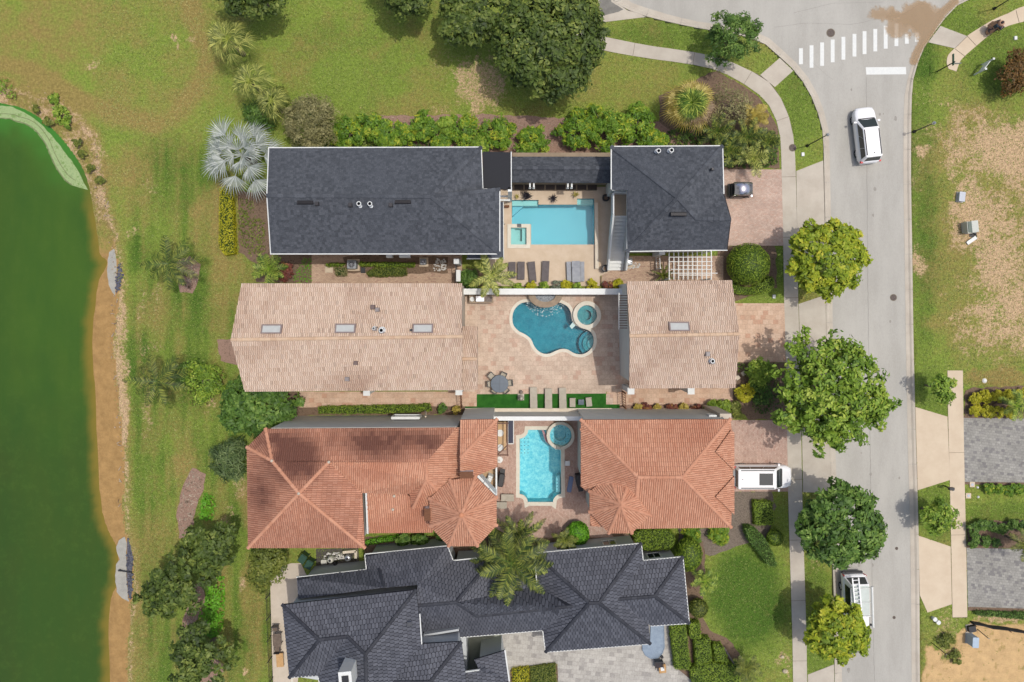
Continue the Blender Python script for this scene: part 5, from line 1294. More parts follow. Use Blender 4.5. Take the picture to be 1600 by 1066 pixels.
# ------------------------------------------------------------------ house four: dark tile, turned a few degrees
ZL, ZU = 3.4, 6.2
r4 = thing('house', 'large rambling house with a dark slate tile hip roof and a white chimney', 'house', P(700, 960))
m_wall4 = mat_noise('pale_grey_stucco', A(206, 208, 212), A(216, 218, 222), 1.0, .9, .12, 26)
V = dict(a=(464, 902, ZL), b=(572.5, 890, ZL), b2=(570, 866, ZL), c=(699, 853, ZL), d=(652, 914, 5.6), e=(612, 906, 5.1), e2=(600, 918, 5.5), f=(466, 936, 4.6), g=(470, 905, ZL), c2=(708, 876, ZL), h=(655, 946.5, 6.2), i=(712.5, 941.5, 6.2), j=(769, 876, ZL), k=(745, 963, 5.6), k2=(727, 998, ZL+.2))
V['e3'] = (592, 889, 4.1)
roof(r4, r4, V, [['a', 'b', 'e3', 'e2', 'f'], ['b2', 'c', 'd', 'e2', 'e3', 'b']], 'slate', m_slate, None, col_slate, capcol=col_slate_cap, name='north_roof')
V = dict(c=(699, 853, ZL), c2=(708, 876, ZL), j=(770, 873, ZL), i=(712.5, 941.5, 5.9), h=(652, 946.5, 5.9), d=(652, 914, 5.6), k=(745, 963, 4.9), p=(903, 946.5, 4.9), j2=(820, 917, ZL), q=(853, 915, ZL), s1=(660, 975, 4.6), s2=(659, 1000, ZL), s3=(720, 996, ZL), s4=(847, 985, ZL), s5=(905, 965, 4.2), q0=(860, 918, ZL))
V['j3'] = (835, 866, ZL); V['m1'] = (838, 916, ZL)
roof(r4, r4, V, [['c', 'c2', 'j', 'i', 'h', 'd'], ['i', 'j', 'm1', 'q', 'p', 'k'], ['h', 'i', 'k', 'p', 's4', 's3', 's2', 's1']], 'slate', m_slate, None, col_slate, capcol=col_slate_cap, name='middle_roof')
V = dict(NW=(835, 864.5, ZL), NE=(1002, 849, ZL), SE=(1016, 1006, ZL), SW=(852.5, 1019, ZL), RA=(921, 942.5, 5.7), RB=(936, 942.5, 5.7))
roof(r4, r4, V, [['NW', 'NE', 'RB', 'RA'], ['NE', 'SE', 'RB'], ['SE', 'SW', 'RA', 'RB'], ['SW', 'NW', 'RA']], 'slate', m_slate, None, col_slate, capcol=col_slate_cap, name='east_roof')
V = dict(a=(1005, 876, ZL), b=(1067, 870, ZL), c=(1077, 974, ZL), d=(1017, 978, ZL), r=(961, 937, 4.75), s=(1023, 932, 4.75))
roof(r4, r4, V, [['a', 'b', 's', 'r'], ['b', 'c', 's'], ['r', 's', 'c', 'd']], 'slate', m_slate, None, col_slate, capcol=col_slate_cap, name='east_gable_roof')
V = dict(NW=(441, 945, ZU), NE=(650, 922, ZU), SW=(452, 1059, ZU), R1=(499, 1000, 7.6), R2=(543, 995, 7.6), R3=(571, 1023, 8.4), V1=(497, 1056, ZU), V0=(499, 1064, ZU), B1=(575, 1180, 8.4), B0=(505, 1180, ZU), X1=(659, 1006, ZU), Y0=(615, 1066, 7.0), Y1=(668, 1006, ZU), Z1=(721, 1003, ZU), Z2=(727.5, 1050, ZU), Z3=(672, 1066, 7.3), Z4=(676, 1180, 7.3), Z5=(735, 1180, ZU), Y2=(640, 1180, 7.0))
roof(r4, r4, V, [['NW', 'R1', 'SW'], ['NW', 'NE', 'R3', 'R2', 'R1'], ['SW', 'R1', 'R2', 'V1'], ['V1', 'R2', 'R3', 'B1', 'B0', 'V0'], ['NE', 'X1', 'Y0', 'Y2', 'B1', 'R3'], ['X1', 'Z1', 'Z3', 'Y0'], ['Y0', 'Z3', 'Z4', 'Y2'], ['Z1', 'Z2', 'Z5', 'Z4', 'Z3']], 'slate', m_slate, None, col_slate, capcol=col_slate_cap, name='upper_roof')
V = dict(a=(741, 1031, 4.6), b=(789, 1016.5, 4.2), c=(796, 1066, 4.2), d=(806, 1180, 4.2), e=(735, 1180, 5.2), f=(728, 1050, 5.2), g=(749, 1047, 4.9))
roof(r4, r4, V, [['a', 'b', 'c', 'd', 'e', 'f', 'g']], 'slate', m_slate, None, col_slate, capcol=col_slate_cap, name='south_roof')
walls(r4, [(441, 945, ZU), (650, 922, ZU), (659, 1006, ZU), (721, 1003, ZU), (727, 1050, ZU), (735, 1180, ZU), (505, 1180, ZU), (499, 1066, ZU), (452, 1059, ZU)], ZU-.1, [.45, .25, .2, .4, .4, .4, .4, .1, .4], m_wall4, name='upper_wall')
walls(r4, [(464, 902, ZL), (572.5, 890, ZL), (570, 866, ZL), (699, 853, ZL), (708, 876, ZL), (708, 950, ZL), (480, 960, ZL)], ZL-.1, [.4, .3, .4, .3, .1, .1, .4], m_wall4)
walls(r4, [(708, 876, ZL), (769, 874, ZL), (838, 917, ZL), (847, 985, ZL), (720, 996, ZL), (700, 990, ZL)], ZL-.1, [.4, .4, .2, .4, .1, .2], m_wall4)
_, w_ = walls(r4, [(835, 864.5, ZL), (1002, 849, ZL), (1005, 876, ZL), (1067, 870, ZL), (1077, 974, ZL), (1017, 978, ZL), (1016, 1006, ZL), (852.5, 1019, ZL)], ZL-.1, .42, m_wall4)
dress(r4, w_, lambda a, b: abs(b[0]-a[0]) > 2.5, 1.5)
walls(r4, [(741, 1031, 4.3), (789, 1017, 4.2), (797, 1070, 4.2), (806, 1180, 4.2), (735, 1180, 4.2)], 4.0, .4, m_wall4)
gutter(r4, [(464, 902, ZL), (572.5, 890, ZL), (570, 866, ZL), (699, 853, ZL), (708, 876, ZL)]); gutter(r4, [(835, 864.5, ZL), (1002, 849, ZL), (1005, 876, ZL), (1067, 870, ZL), (1077, 974, ZL), (1017, 978, ZL)]); gutter(r4, [(1016, 1006, ZL), (852.5, 1019, ZL), (848, 985, ZL), (720, 996, ZL)])
gutter(r4, [(835, 866, ZL), (839, 915, ZL), (820, 917, ZL)], w=.08); gutter(r4, [(659, 1006, ZU), (656, 960, ZU)], w=.08); gutter(r4, [(727.5, 1050, ZU), (749, 1047, 4.9)], w=.1); gutter(r4, [(789, 1016.5, 4.25), (796, 1066, 4.25), (806, 1180, 4.25)], w=.1); gutter(r4, [(452, 1059, ZU), (497, 1054, ZU), (499, 1066, ZU)], w=.1)
gutter(r4, [(708, 876, ZL), (745, 872, ZL)], w=.08)
# white light box (chimney) standing on the roof
zc0, zc1 = 7.4, 9.6
base = [P(*q) for q in ((537, 1038), (553, 1038), (553, 1058), (537, 1058))]
ctr = P(545, 1051, 8.6); ch = obj('chimney', MB().box((ctr.x, ctr.y, 8.0), (.95, 1.25, 3.4), .09), m_trim, r4, world=r4)
obj('flue', MB().box((ctr.x, ctr.y+.1, 9.72), (.5, .5, .08), .09), m_blackm, ch, world=r4)
louvre(r4, 640, 975.5, 6.9, .4, .35, mat_plain('grey_flashing', A(90, 92, 100), .5), 'vent_flashing', .05)
for (x, y) in ((602, 1012),): pipevent(r4, x, y, 7.3, .05, .35, m_vent, 'vent_pipe')
# pale wall and decks in the recess on the south side
obj('balcony_floor', MB().prism([tuple(P(x, y, 3.0)[:2]) for x, y in ((660, 1000), (728, 990), (730, 1052), (660, 1052))], 0, 2.9), m_wall4, r4, world=r4)
obj('balcony_wall', MB().prism([tuple(P(x, y, 4.6)[:2]) for x, y in ((662, 992), (716, 983), (717, 986), (662, 995))], 2.9, 4.6), m_wall4, r4, world=r4)
obj('deck_floor', MB().prism([tuple(P(x, y, .4)[:2]) for x, y in ((722, 994), (782, 990), (783, 1020), (742, 1034), (748, 1050), (722, 1052))], 0, .4), mat_noise('sage_deck', A(168, 172, 158), A(182, 186, 172), 2, .8, .2, 20), r4, world=r4)
c = P(770, 1014, .5); obj('door_mat', MB().box((c.x, c.y, .42), (.8, .45, .03)), m_blackm, r4, world=r4)
# small covered pool at the bottom edge
t = pool('plunge_pool', 'turquoise corner of a pool showing below the dark slate roof', [(458, 1058), (505, 1055), (508, 1180), (462, 1180)], -.05, 1.2, pl1, w1, 3, m_coping, .06)

# ------------------------------------------------------------------ white pergola, gates and fences
rp = thing('pergola', 'white slatted lattice pergola over the side path below the dark shingle garage', 'pergola', P(1085, 415))
zp = 2.6
for k in range(10):
    x = 1045.5+k*7.3; a, b = P(x, 392, zp), P(x, 437, zp); obj('slat', MB().box((a.x, (a.y+b.y)/2, zp), (.07, a.y-b.y, .12)), m_trim, rp, world=rp)
for (y, x0, x1) in ((402, 1045, 1113), (409, 1045, 1113), (415, 1058, 1113), (421, 1048, 1113), (427, 1048, 1121), (430, 1060, 1113)):
    a, b = P(x0, y, zp+.1), P(x1, y, zp+.1); obj('batten', MB().box(((a.x+b.x)/2, a.y, zp+.1), (b.x-a.x, .055, .06)), m_trim, rp, world=rp)
for (x, y) in ((1046, 392), (1111, 392), (1046, 436), (1111, 436)):
    c = P(x, y, zp); obj('post', MB().box((c.x, c.y, zp/2), (.12, .12, zp)), m_trim, rp, world=rp)
def bar_gate(label, p0, p1, h, m=None, n=6, group=None):
    a, b = P(*p0), P(*p1); t = thing('gate', label, 'gate', a, group); d = b-a
    for s in (a, b): obj('post', MB().box((s.x, s.y, h/2), (.1, .1, h)), m or m_wood, t, world=t)
    mb = MB(); rz = math.atan2(d.y, d.x)
    for z in (.2, h-.15): mb.box(((a.x+b.x)/2, (a.y+b.y)/2, z), (d.length, .05, .06), rz)
    for k in range(1, n): q = a+d*k/n; mb.box((q.x, q.y, h/2), (.035, .035, h-.3), rz)
    obj('bars', mb, m or m_wood, t, world=t); return t
bar_gate('brown bar gate closing the tan side path beside the artificial turf', (721, 611), (722, 634), 1.8)
bar_gate('brown bar gate at the east end of the artificial turf by the pale tan garage', (972, 611), (973, 634), 1.8)
bar_gate('dark bar gate beside the short white wall of the north side path', (714, 413), (715, 440), 1.9, m_blackm)
bar_gate('white narrow gate frame in front of the lattice pergola', (1024, 400), (1025, 421), 1.9, m_trim)
c = P(1023, 398); t = thing('gate_pillar', 'square white pillar beside the narrow gate below the dark shingle garage', 'pillar', c)
obj('shaft', MB().box((c.x, c.y, 1.5), (.42, .42, 3.0)), m_trim, t, world=t); obj('capstone', MB().box((c.x, c.y, 3.04), (.5, .5, .08), 0, (.9, .9)), m_trim, t, world=t)
# silt fence on the building plot
t = thing('silt_fence', 'black fabric silt fence along the top of the bare sandy plot', 'fence', P(1520, 972))
pts = [P(*q) for q in jag([(1517, 972), (1530, 974), (1545, 978), (1560, 979), (1580, 983), (1600, 986), (1650, 990), (1700, 1000)], .8, 9, 4)[:26]]
pts = [p for p in pts if p.x < 50]; mb = MB()
pts = sorted(pts, key=lambda p: p.x)
for a, b in zip(pts, pts[1:]):
    d = b-a; mb.box(((a.x+b.x)/2, (a.y+b.y)/2, .3), (d.length+.04, .16, .6), math.atan2(d.y, d.x), (1, .35))
obj('fabric', mb, m_black, t, world=t)
for k in range(0, len(pts), 4): obj('stake', MB().box((pts[k].x, pts[k].y-.06, .4), (.05, .05, .8)), m_wood, t, world=t)
# thin black picket fence along the lawn of house four
t = thing('fence', 'thin black picket fence between the pond lawn and the cream walk', 'fence', P(421, 980))
mb = MB(); a, b = P(421, 895), P(428, 1090)
for z in (.15, 1.0): mb.cyl((a.x, a.y, z), (b.x, b.y, z), .015, n=5)
n = 70
for k in range(n+1): q = a+(b-a)*k/n; mb.cyl((q.x, q.y, 0), (q.x, q.y, 1.1), .012, n=4)
obj('pickets', mb, m_blackm, t, world=t)
for k in range(7): q = a+(b-a)*k/6; obj('post', MB().box((q.x, q.y, .6), (.06, .06, 1.2)), m_blackm, t, world=t)
# ================================================================== vegetation
m_leaf = mat_attr('leaves', .6, .35, .08, 6.0, .25, 0)
m_frond = mat_attr('palm_fronds', .55, .35, .06, 5.0, .2, 0)
m_bark = mat_noise('bark', A(110, 96, 84), A(150, 136, 122), 4.0, .9, .5, 20)
def leaves_np(rs, cen, nrm, size, asp, cols):
    n = len(cen); nrm = nrm/np.linalg.norm(nrm, axis=1, keepdims=True)
    t = rs.randn(n, 3); t -= nrm*np.sum(t*nrm, 1, keepdims=True); t /= np.linalg.norm(t, axis=1, keepdims=True)+1e-9
    b = np.cross(nrm, t); L = (size*(0.65+.7*rs.rand(n)))[:, None]; Wd = L*asp
    V = np.stack([cen-t*L, cen+b*Wd-nrm*L*.12, cen+t*L, cen-b*Wd-nrm*L*.12], 1).reshape(-1, 3)
    F = np.arange(n*4).reshape(n, 4); return V, F, np.repeat(cols, 4, 0)
GREENS = {
    'oak': ((42, 62, 20), (96, 116, 44), (152, 162, 76)), 'bright': ((84, 118, 20), (168, 184, 42), (224, 214, 64)),
    'green': ((72, 108, 28), (142, 174, 54), (200, 212, 92)), 'dark': ((44, 76, 26), (98, 134, 50), (156, 184, 88)),
    'olive': ((96, 96, 58), (156, 150, 98), (200, 190, 136)), 'yellow': ((150, 150, 20), (196, 190, 34), (224, 208, 70)),
    'lime': ((84, 142, 22), (116, 182, 36), (152, 208, 60)), 'hedge': ((84, 112, 28), (132, 158, 44), (172, 188, 62)),
    'rust': ((74, 66, 30), (128, 92, 40), (160, 118, 54)), 'croton': ((110, 60, 60), (150, 84, 70), (176, 132, 60)),
    'grey': ((96, 104, 88), (134, 142, 120), (160, 166, 146)), 'mix': ((64, 104, 26), (124, 162, 42), (206, 204, 58)),
    'dry': ((130, 104, 80), (168, 138, 108), (196, 168, 132)), 'olive2': ((76, 92, 34), (124, 134, 50), (160, 160, 76)),
    'gold': ((170, 150, 60), (200, 178, 84), (216, 196, 110)), 'palmlite': ((92, 108, 40), (162, 172, 74), (222, 220, 120)), 'palmdark': ((38, 66, 20), (86, 112, 40), (172, 178, 78)), 'silver': ((150, 158, 152), (184, 190, 184), (212, 216, 212)), 'teal': ((50, 74, 36), (104, 126, 72), (160, 176, 118)),
}
def leaf_cols(rs, n, kind, clump=None):
    a, b, c = [np.array(A(*g)[:3]) for g in GREENS[kind]]
    t = rs.rand(n) if clump is None else np.clip(.55*clump+.45*rs.rand(n), 0, 1)
    t = t[:, None]; return np.where(t < .6, a+(b-a)*(t/.6), b+(c-b)*((t-.6)/.4))
SEED = [100]
def leafy(name, label, cat, px, py, rpx, zc, kind='green', rz=.75, n=90, lpc=60, leaf=.16, rc=.30, amp=.16, asp=.5, sq=(1, 1), rot=0, spikes=0, group=None, trunk=True, low=-.35, h0=0.0, limbs=True, jit=.8, trunk_r=None, parts=('crown', 'trunk'), hollow=.55):
    """crown of many small leaf faces gathered in clumps; px, py, rpx as seen in the photograph, zc height of the crown's middle"""
    SEED[0] += 1; rs = np.random.RandomState(SEED[0]); C = P(px, py, zc); Rr = rpx/S*(H-zc)/H
    base = Vector((C.x, C.y, h0)); t = thing(name, label, cat, base, group)
    d = rs.randn(n*3, 3); d /= np.linalg.norm(d, axis=1, keepdims=True); d = d[d[:, 2] > low][:n]; n = len(d)
    th = np.arctan2(d[:, 1], d[:, 0]); ph = rs.rand(6)*6.28
    lobe = 1+amp*(np.sin(3*th+ph[0])*.6+np.sin(5*th+ph[1])*.5+np.sin(8*th+ph[2])*.4+np.sin(2*d[:, 2]*3+ph[3])*.3)
    if spikes: lobe *= 1+.28*np.maximum(0, np.sin(spikes*th+ph[4]))**2*(1-np.abs(d[:, 2]))
    rad = lobe*(hollow+(1-hollow)*rs.rand(n)**.45)
    cc = d*rad[:, None]*np.array([Rr*sq[0], Rr*sq[1], Rr*rz])*(1-rc*.6)
    if rot: ca, sa = math.cos(rot), math.sin(rot); cc[:, :2] = cc[:, :2]@np.array([[ca, sa], [-sa, ca]])
    cr = Rr*rc*(.7+.6*rs.rand(n)); tint = rs.rand(n)
    idx = np.repeat(np.arange(n), lpc); m = len(idx)
    ld = rs.randn(m, 3); ld[:, 2] = np.abs(ld[:, 2])*.9-.2; ld /= np.linalg.norm(ld, axis=1, keepdims=True)
    pos = cc[idx]+ld*(cr[idx]*(.45+.55*rs.rand(m)))[:, None]*np.array([1, 1, .7])
    nr = ld*.8+np.array([0, 0, .85])+rs.randn(m, 3)*jit*.6+d[idx]*.3
    V, F, c = leaves_np(rs, pos, nr, leaf, asp, leaf_cols(rs, m, kind, tint[idx]))
    V[:, 2] += zc-h0; V[:, 2] = np.maximum(V[:, 2], .02)
    me = np_mesh(parts[0], V, F, c); link_mesh(parts[0], me, t, m_leaf)
    if trunk:
        tr = trunk_r or max(.04, Rr*.05); mb = MB(); top = zc-h0+Rr*rz*.15
        bend = R.uniform(-.1, .1)*Rr; pts = [(0, 0, -.05), (bend*.4, bend*.2, top*.35), (bend, -bend*.5, top*.7), (bend*.6, 0, top)]
        mb.tube(pts, [tr*1.25, tr, tr*.8, tr*.45], 8)
        if limbs:
            for k in range(9):
                j = rs.randint(n); e = cc[j]; s0 = Vector(pts[2])+(Vector(pts[3])-Vector(pts[2]))*rs.rand(); e_ = Vector((e[0]*.9, e[1]*.9, zc-h0+e[2]*.85))
                mid = s0.lerp(e_, .5)+Vector((0, 0, -.05*Rr)); mb.tube([s0, mid, e_], [tr*.5, tr*.3, tr*.1], 5)
        obj(parts[1], mb, m_bark, t)
    return t
def tree(label, *a, **k): return leafy('tree', label, 'tree', *a, **k)
def shrub(label, *a, name='shrub', cat='shrub', **k):
    k.setdefault('leaf', .11); k.setdefault('parts', ('foliage', 'stem')); k.setdefault('low', -.2); k.setdefault('n', 40); k.setdefault('lpc', 40)
    return leafy(name, label, cat, *a, **k)

# --- street and lawn trees
tree('big dark evergreen oak at the top, right of two, above the pool pavilion', 859, 66, 90, 5.0, 'oak', rz=.6, n=330, lpc=48, leaf=.2, rc=.14, amp=.08)
tree('dark oak partly behind the biggest oak, over the pinkish bare patch', 738, 24, 54, 4.0, 'oak', rz=.6, n=180, lpc=44, leaf=.2, rc=.16, amp=.12)
tree('dark oak at the top edge left of the two big oaks', 636, -28, 52, 4.0, 'oak', rz=.6, n=80, lpc=80, leaf=.17, rc=.24, amp=.15)
tree('dark oak at the top edge above the light green fan palm', 392, -22, 54, 4.0, 'oak', rz=.6, n=80, lpc=80, leaf=.17, rc=.24, amp=.2)
tree('pointed dark green tree on the strip between the curved sidewalk and the junction', 1143, 61, 42, 3.0, 'dark', rz=1.0, n=90, lpc=50, leaf=.15, rc=.2, amp=.18, spikes=13, asp=.3)
tree('compact yellow green street tree beside the pink driveway', 1292, 402, 57, 4.2, 'bright', rz=.75, n=230, lpc=36, leaf=.2, rc=.14, spikes=9, amp=.07, hollow=.7)
tree('largest street tree, light green with ragged branches reaching over the road', 1296, 612, 86, 5.0, 'green', rz=.6, n=330, lpc=30, leaf=.2, rc=.12, amp=.13, spikes=15, hollow=.35, jit=1.0)
tree('rounded dark green street tree below the driveway with the white car', 1312, 819, 68, 4.6, 'dark', rz=.7, n=230, lpc=36, leaf=.2, rc=.14, amp=.09)
tree('small yellow green street tree overlapping the ladder van', 1308, 985, 50, 4.0, 'bright', rz=.75, n=170, lpc=34, leaf=.2, rc=.15, amp=.09)
tree('slim young tree over the top end of the cream sidewalk across the road', 1472, 607, 24, 2.4, 'green', rz=.7, n=34, lpc=40, leaf=.14, rc=.3, amp=.25, hollow=.3)
tree('slim young tree between the two cream driveway aprons across the road', 1466, 807, 31, 2.4, 'green', rz=.7, n=44, lpc=40, leaf=.14, rc=.28, amp=.25, hollow=.3)
shrub('rusty brown rounded bush at the right edge near the top', 1590, 114, 34, 1.5, 'rust', rz=.7, n=60, lpc=60)
shrub('wide grey olive bush between the silver palm and the green shrub row', 483, 192, 47, 1.8, 'olive', rz=.6, n=190, lpc=36, leaf=.13, amp=.12, asp=.25, rc=.18, hollow=.4)
tree('dark evergreen tree left of the tan tiled roof corner above the orange roof', 402, 634, 56, 2.6, 'dark', rz=.6, n=170, lpc=34, leaf=.2, rc=.17, amp=.14, sq=(1.15, .85))
tree('spiky grey green bush tree against the dark stained corner of the orange roof', 358, 718, 33, 1.9, 'teal', rz=.7, n=60, lpc=26, leaf=.34, rc=.3, amp=.15, asp=.13)
tree('dark spreading oak on the pond lawn, topmost of the three beside the lime ground cover', 326, 860, 46, 3.2, 'oak', rz=.5, n=120, lpc=30, leaf=.19, rc=.17, amp=.34, hollow=.2)
tree('dark spreading oak on the pond lawn, middle of the three beside the lime ground cover', 266, 922, 48, 3.2, 'oak', rz=.5, n=120, lpc=30, leaf=.19, rc=.17, amp=.34, hollow=.2)
tree('dark spreading oak on the pond lawn, lowest of the three beside the lime ground cover', 310, 1026, 50, 3.2, 'oak', rz=.5, n=140, lpc=30, leaf=.19, rc=.16, amp=.36, hollow=.2)
tree('yellow green tree by the green bins at the top of the cream walk', 416, 884, 34, 2.4, 'olive2', rz=.6, n=60, lpc=60, leaf=.14, amp=.18)
shrub('loose bright green shrub above the dark evergreen tree on the pond lawn', 318, 596, 34, .9, 'green', rz=.45, n=60, lpc=40, amp=.25)
shrub('small dark green shrub at the right of the leaning palm on the pond lawn', 288, 588, 22, .8, 'dark', rz=.5, n=36, lpc=40, amp=.25)
shrub('dark green bush between the green fan palm and the silver palm', 408, 178, 26, .9, 'dark', rz=.7, n=44, lpc=40, amp=.25)
shrub('dark olive bush right of the small yellow green palm', 440, 152, 15, .8, 'olive2', rz=.7, n=30, lpc=34, amp=.25)
def ground_cover(label, pts, kind, h=.35, dens=60, leaf=.11, name='ground_cover', seed=1, stuff=True, cat=None):
    rs = np.random.RandomState(seed); W_ = [P(x, y)[:2] for x, y in pts]; xs = [p[0] for p in W_]; ys = [p[1] for p in W_]
    area = abs(sum(a[0]*b[1]-b[0]*a[1] for a, b in zip(W_, W_[1:]+W_[:1])))/2; n = int(area*dens*((max(xs)-min(xs))*(max(ys)-min(ys))/max(area, .1)))
    X = min(xs)+rs.rand(n)*(max(xs)-min(xs)); Y = min(ys)+rs.rand(n)*(max(ys)-min(ys)); s = sdf(W_, X, Y); k = s > 0; X, Y, s = X[k], Y[k], s[k]
    nz = fbm(X, Y, 1.1, seed+5, 3); Z = h*np.clip(s/.35, .15, 1)*(.55+.9*nz)*(.7+.3*rs.rand(len(X)))
    pos = np.stack([X, Y, Z], 1); nr = np.stack([rs.randn(len(X))*.45, rs.randn(len(X))*.45, np.ones(len(X))], 1)
    V, F, c = leaves_np(rs, pos, nr, leaf, .5, leaf_cols(rs, len(X), kind, nz))
    o = link_mesh(name, np_mesh(name, V, F, c), None, m_leaf)
    if stuff: o['kind'] = 'stuff'
    else: setp(o, label, cat)
    return o
ground_cover('', [(312, 800), (318, 770), (334, 772), (338, 800), (330, 815), (312, 812)], 'lime', h=.5, dens=90, leaf=.13, seed=3)
ground_cover('', [(322, 905), (350, 900), (352, 940), (348, 985), (335, 997), (316, 990), (310, 965), (322, 935)], 'lime', h=.6, dens=90, leaf=.13, seed=4)
ground_cover('', [(374, 310), (396, 312), (400, 340), (415, 345), (415, 395), (392, 400), (376, 385), (370, 345)], 'olive2', h=.25, dens=40, seed=5)
ground_cover('', [(455, 440), (472, 404), (489, 402), (489, 442)], 'lime', h=.15, dens=90, leaf=.07, seed=6)
ground_cover('', [(1040, 205), (1100, 190), (1130, 215), (1180, 195), (1212, 215), (1214, 255), (1200, 262), (1130, 262), (1128, 225), (1040, 228)], 'palmdark', h=.5, dens=45, leaf=.17, seed=8)
ground_cover('', [(590, 205), (740, 215), (740, 232), (515, 232), (520, 215)], 'palmdark', h=.35, dens=40, leaf=.15, seed=9)
ground_cover('', [(395, 160), (440, 168), (430, 195), (395, 200)], 'palmdark', h=.4, dens=45, leaf=.15, seed=10)
ground_cover('', [(1150, 566), (1215, 570), (1222, 640), (1195, 650), (1175, 640), (1180, 600), (1152, 580)], 'palmdark', h=.25, dens=30, leaf=.13, seed=11)
ground_cover('', [(0, 122), (14, 124), (24, 140), (26, 156), (8, 152), (0, 148)], 'green', h=.5, seed=7)
for k, (x, y, r) in enumerate(((84, 154, 9), (94, 178, 14), (104, 192, 9), (75, 190, 8), (128, 240, 7), (142, 262, 7), (156, 282, 8), (120, 222, 7), (56, 170, 6))):
    shrub(['clump of bright weed on the pond bank', 'largest tuft of green weed on the pond bank', 'tuft of weed right of the largest tuft on the bank', 'brown weed tuft just right of the two green tufts on the bank', 'brown weed tuft just left of the largest green tuft', 'brown weed tuft on the bank by the algae tip', 'brown weed tuft second lowest on the dirt bank', 'lowest brown weed tuft on the dirt bank', 'brown weed tuft halfway down the dirt bank'][k], x, y, r, .25, 'green' if k < 3 else 'olive2', rz=.5, n=18, lpc=24, trunk=False, name='weed_tuft', cat='weed', amp=.3, group=None if k < 3 else 'weed tufts on the pond bank')
# --- shrub row north of house one
row = [(546, 208, 26, 'mix'), (583, 200, 24, 'mix'), (628, 212, 20, 'mix'), (660, 200, 25, 'mix'), (697, 196, 16, 'green'), (722, 205, 26, 'mix'), (778, 208, 27, 'mix'), (830, 224, 26, 'mix'), (604, 222, 14, 'mix'), (690, 224, 15, 'mix'), (750, 226, 13, 'green'), (520, 212, 15, 'mix')]
names_ = ['leftmost glossy green shrub of the row behind the long dark roof', 'glossy green shrub beside the leftmost one behind the long dark shingle roof', 'low yellow flecked shrub third from the left behind the long dark shingle roof', 'glossy yellow flecked shrub fourth from the left behind the long dark shingle roof', 'small plain green shrub, smallest of the row behind the dark shingle roof', 'wide glossy shrub just right of the smallest one in the row', 'glossy shrub behind the flat black roof', 'shrub standing alone behind the left half of the pool pavilion', 'small low shrub at the roof edge between the second and third of the row', 'small low shrub at the roof edge under the plain green one', 'small green shrub at the roof edge left of the flat black roof', 'small shrub between the grey olive bush and the glossy row']
for (x, y, r, kd), nm in zip(row, names_): shrub(nm, x, y, r, .9, kd, rz=.55, n=60, lpc=30, leaf=.17, amp=.3, asp=.32, rc=.24, group='shrubs behind the dark shingle roofs')
for (x, y, r), nm in zip(((904, 204, 32), (948, 202, 36), (992, 196, 34), (1020, 220, 22)), ('leftmost of four big glossy shrubs north of the dark shingle garage', 'second from left of four big glossy shrubs north of the dark shingle garage', 'third from left of four big glossy shrubs north of the dark shingle garage', 'small glossy shrub under the golden palm')):
    shrub(nm, x, y, r, 1.1, 'mix', rz=.55, n=90, lpc=32, leaf=.18, amp=.28, asp=.3, rc=.2, group='shrubs behind the dark shingle roofs')
shrub('sparse brown grey bush between the golden palm and the sidewalk', 1138, 165, 42, 1.6, 'olive', rz=.6, n=60, lpc=30, leaf=.11, amp=.25, asp=.3, hollow=.3)
# --- clipped shapes
def clipped_ball(label, px, py, rpx, kind='hedge', rz=.8, zc=None, sq=(1, 1), name='topiary_ball', cat='topiary', dens=150, leaf=.07, group=None, rot=0):
    zc = zc if zc is not None else rpx/S*rz*.8
    SEED[0] += 1; rs = np.random.RandomState(SEED[0]); C = P(px, py, zc); Rr = rpx/S*(H-zc)/H
    t = thing(name, label, cat, (C.x, C.y, 0), group); n = int(4*PI*Rr*Rr*dens*.8)
    d = rs.randn(n, 3); d /= np.linalg.norm(d, axis=1, keepdims=True); d = d[d[:, 2] > -.75]; n = len(d)
    nz = np.sin(d[:, 0]*7+rs.rand()*6)*np.sin(d[:, 1]*8+rs.rand()*6)*.03
    pos = d*(1+nz+rs.randn(n)*.012)[:, None]*np.array([Rr*sq[0], Rr*sq[1], Rr*rz])
    if rot: ca, sa = math.cos(rot), math.sin(rot); pos[:, :2] = pos[:, :2]@np.array([[ca, sa], [-sa, ca]])
    pos[:, 2] = np.maximum(pos[:, 2]+zc, .02)
    V, F, c = leaves_np(rs, pos, d+rs.randn(n, 3)*.35, leaf, .5, leaf_cols(rs, n, kind, rs.rand(n)))
    core = MB().sphere((0, 0, zc), Rr*.95, 20, 12, (sq[0], sq[1], rz)); cv = np.array(core.v); 
    if rot: cv[:, :2] = cv[:, :2]@np.array([[ca, sa], [-sa, ca]])
    cv[:, 2] = np.maximum(cv[:, 2], 0)
    cf = np.array([f for f in core.f]); a = np.array(A(*GREENS[kind][0])[:3])
    V2 = np.concatenate([cv, V]); F2 = np.concatenate([cf, F+len(cv)]); c2_ = np.concatenate([np.repeat(a[None]*.7, len(cv), 0), c])
    link_mesh('foliage', np_mesh('foliage', V2, F2, c2_), t, m_leaf)
    obj('stem', MB().cyl((0, 0, 0), (0, 0, zc), .06, n=6), m_bark, t)
    return t
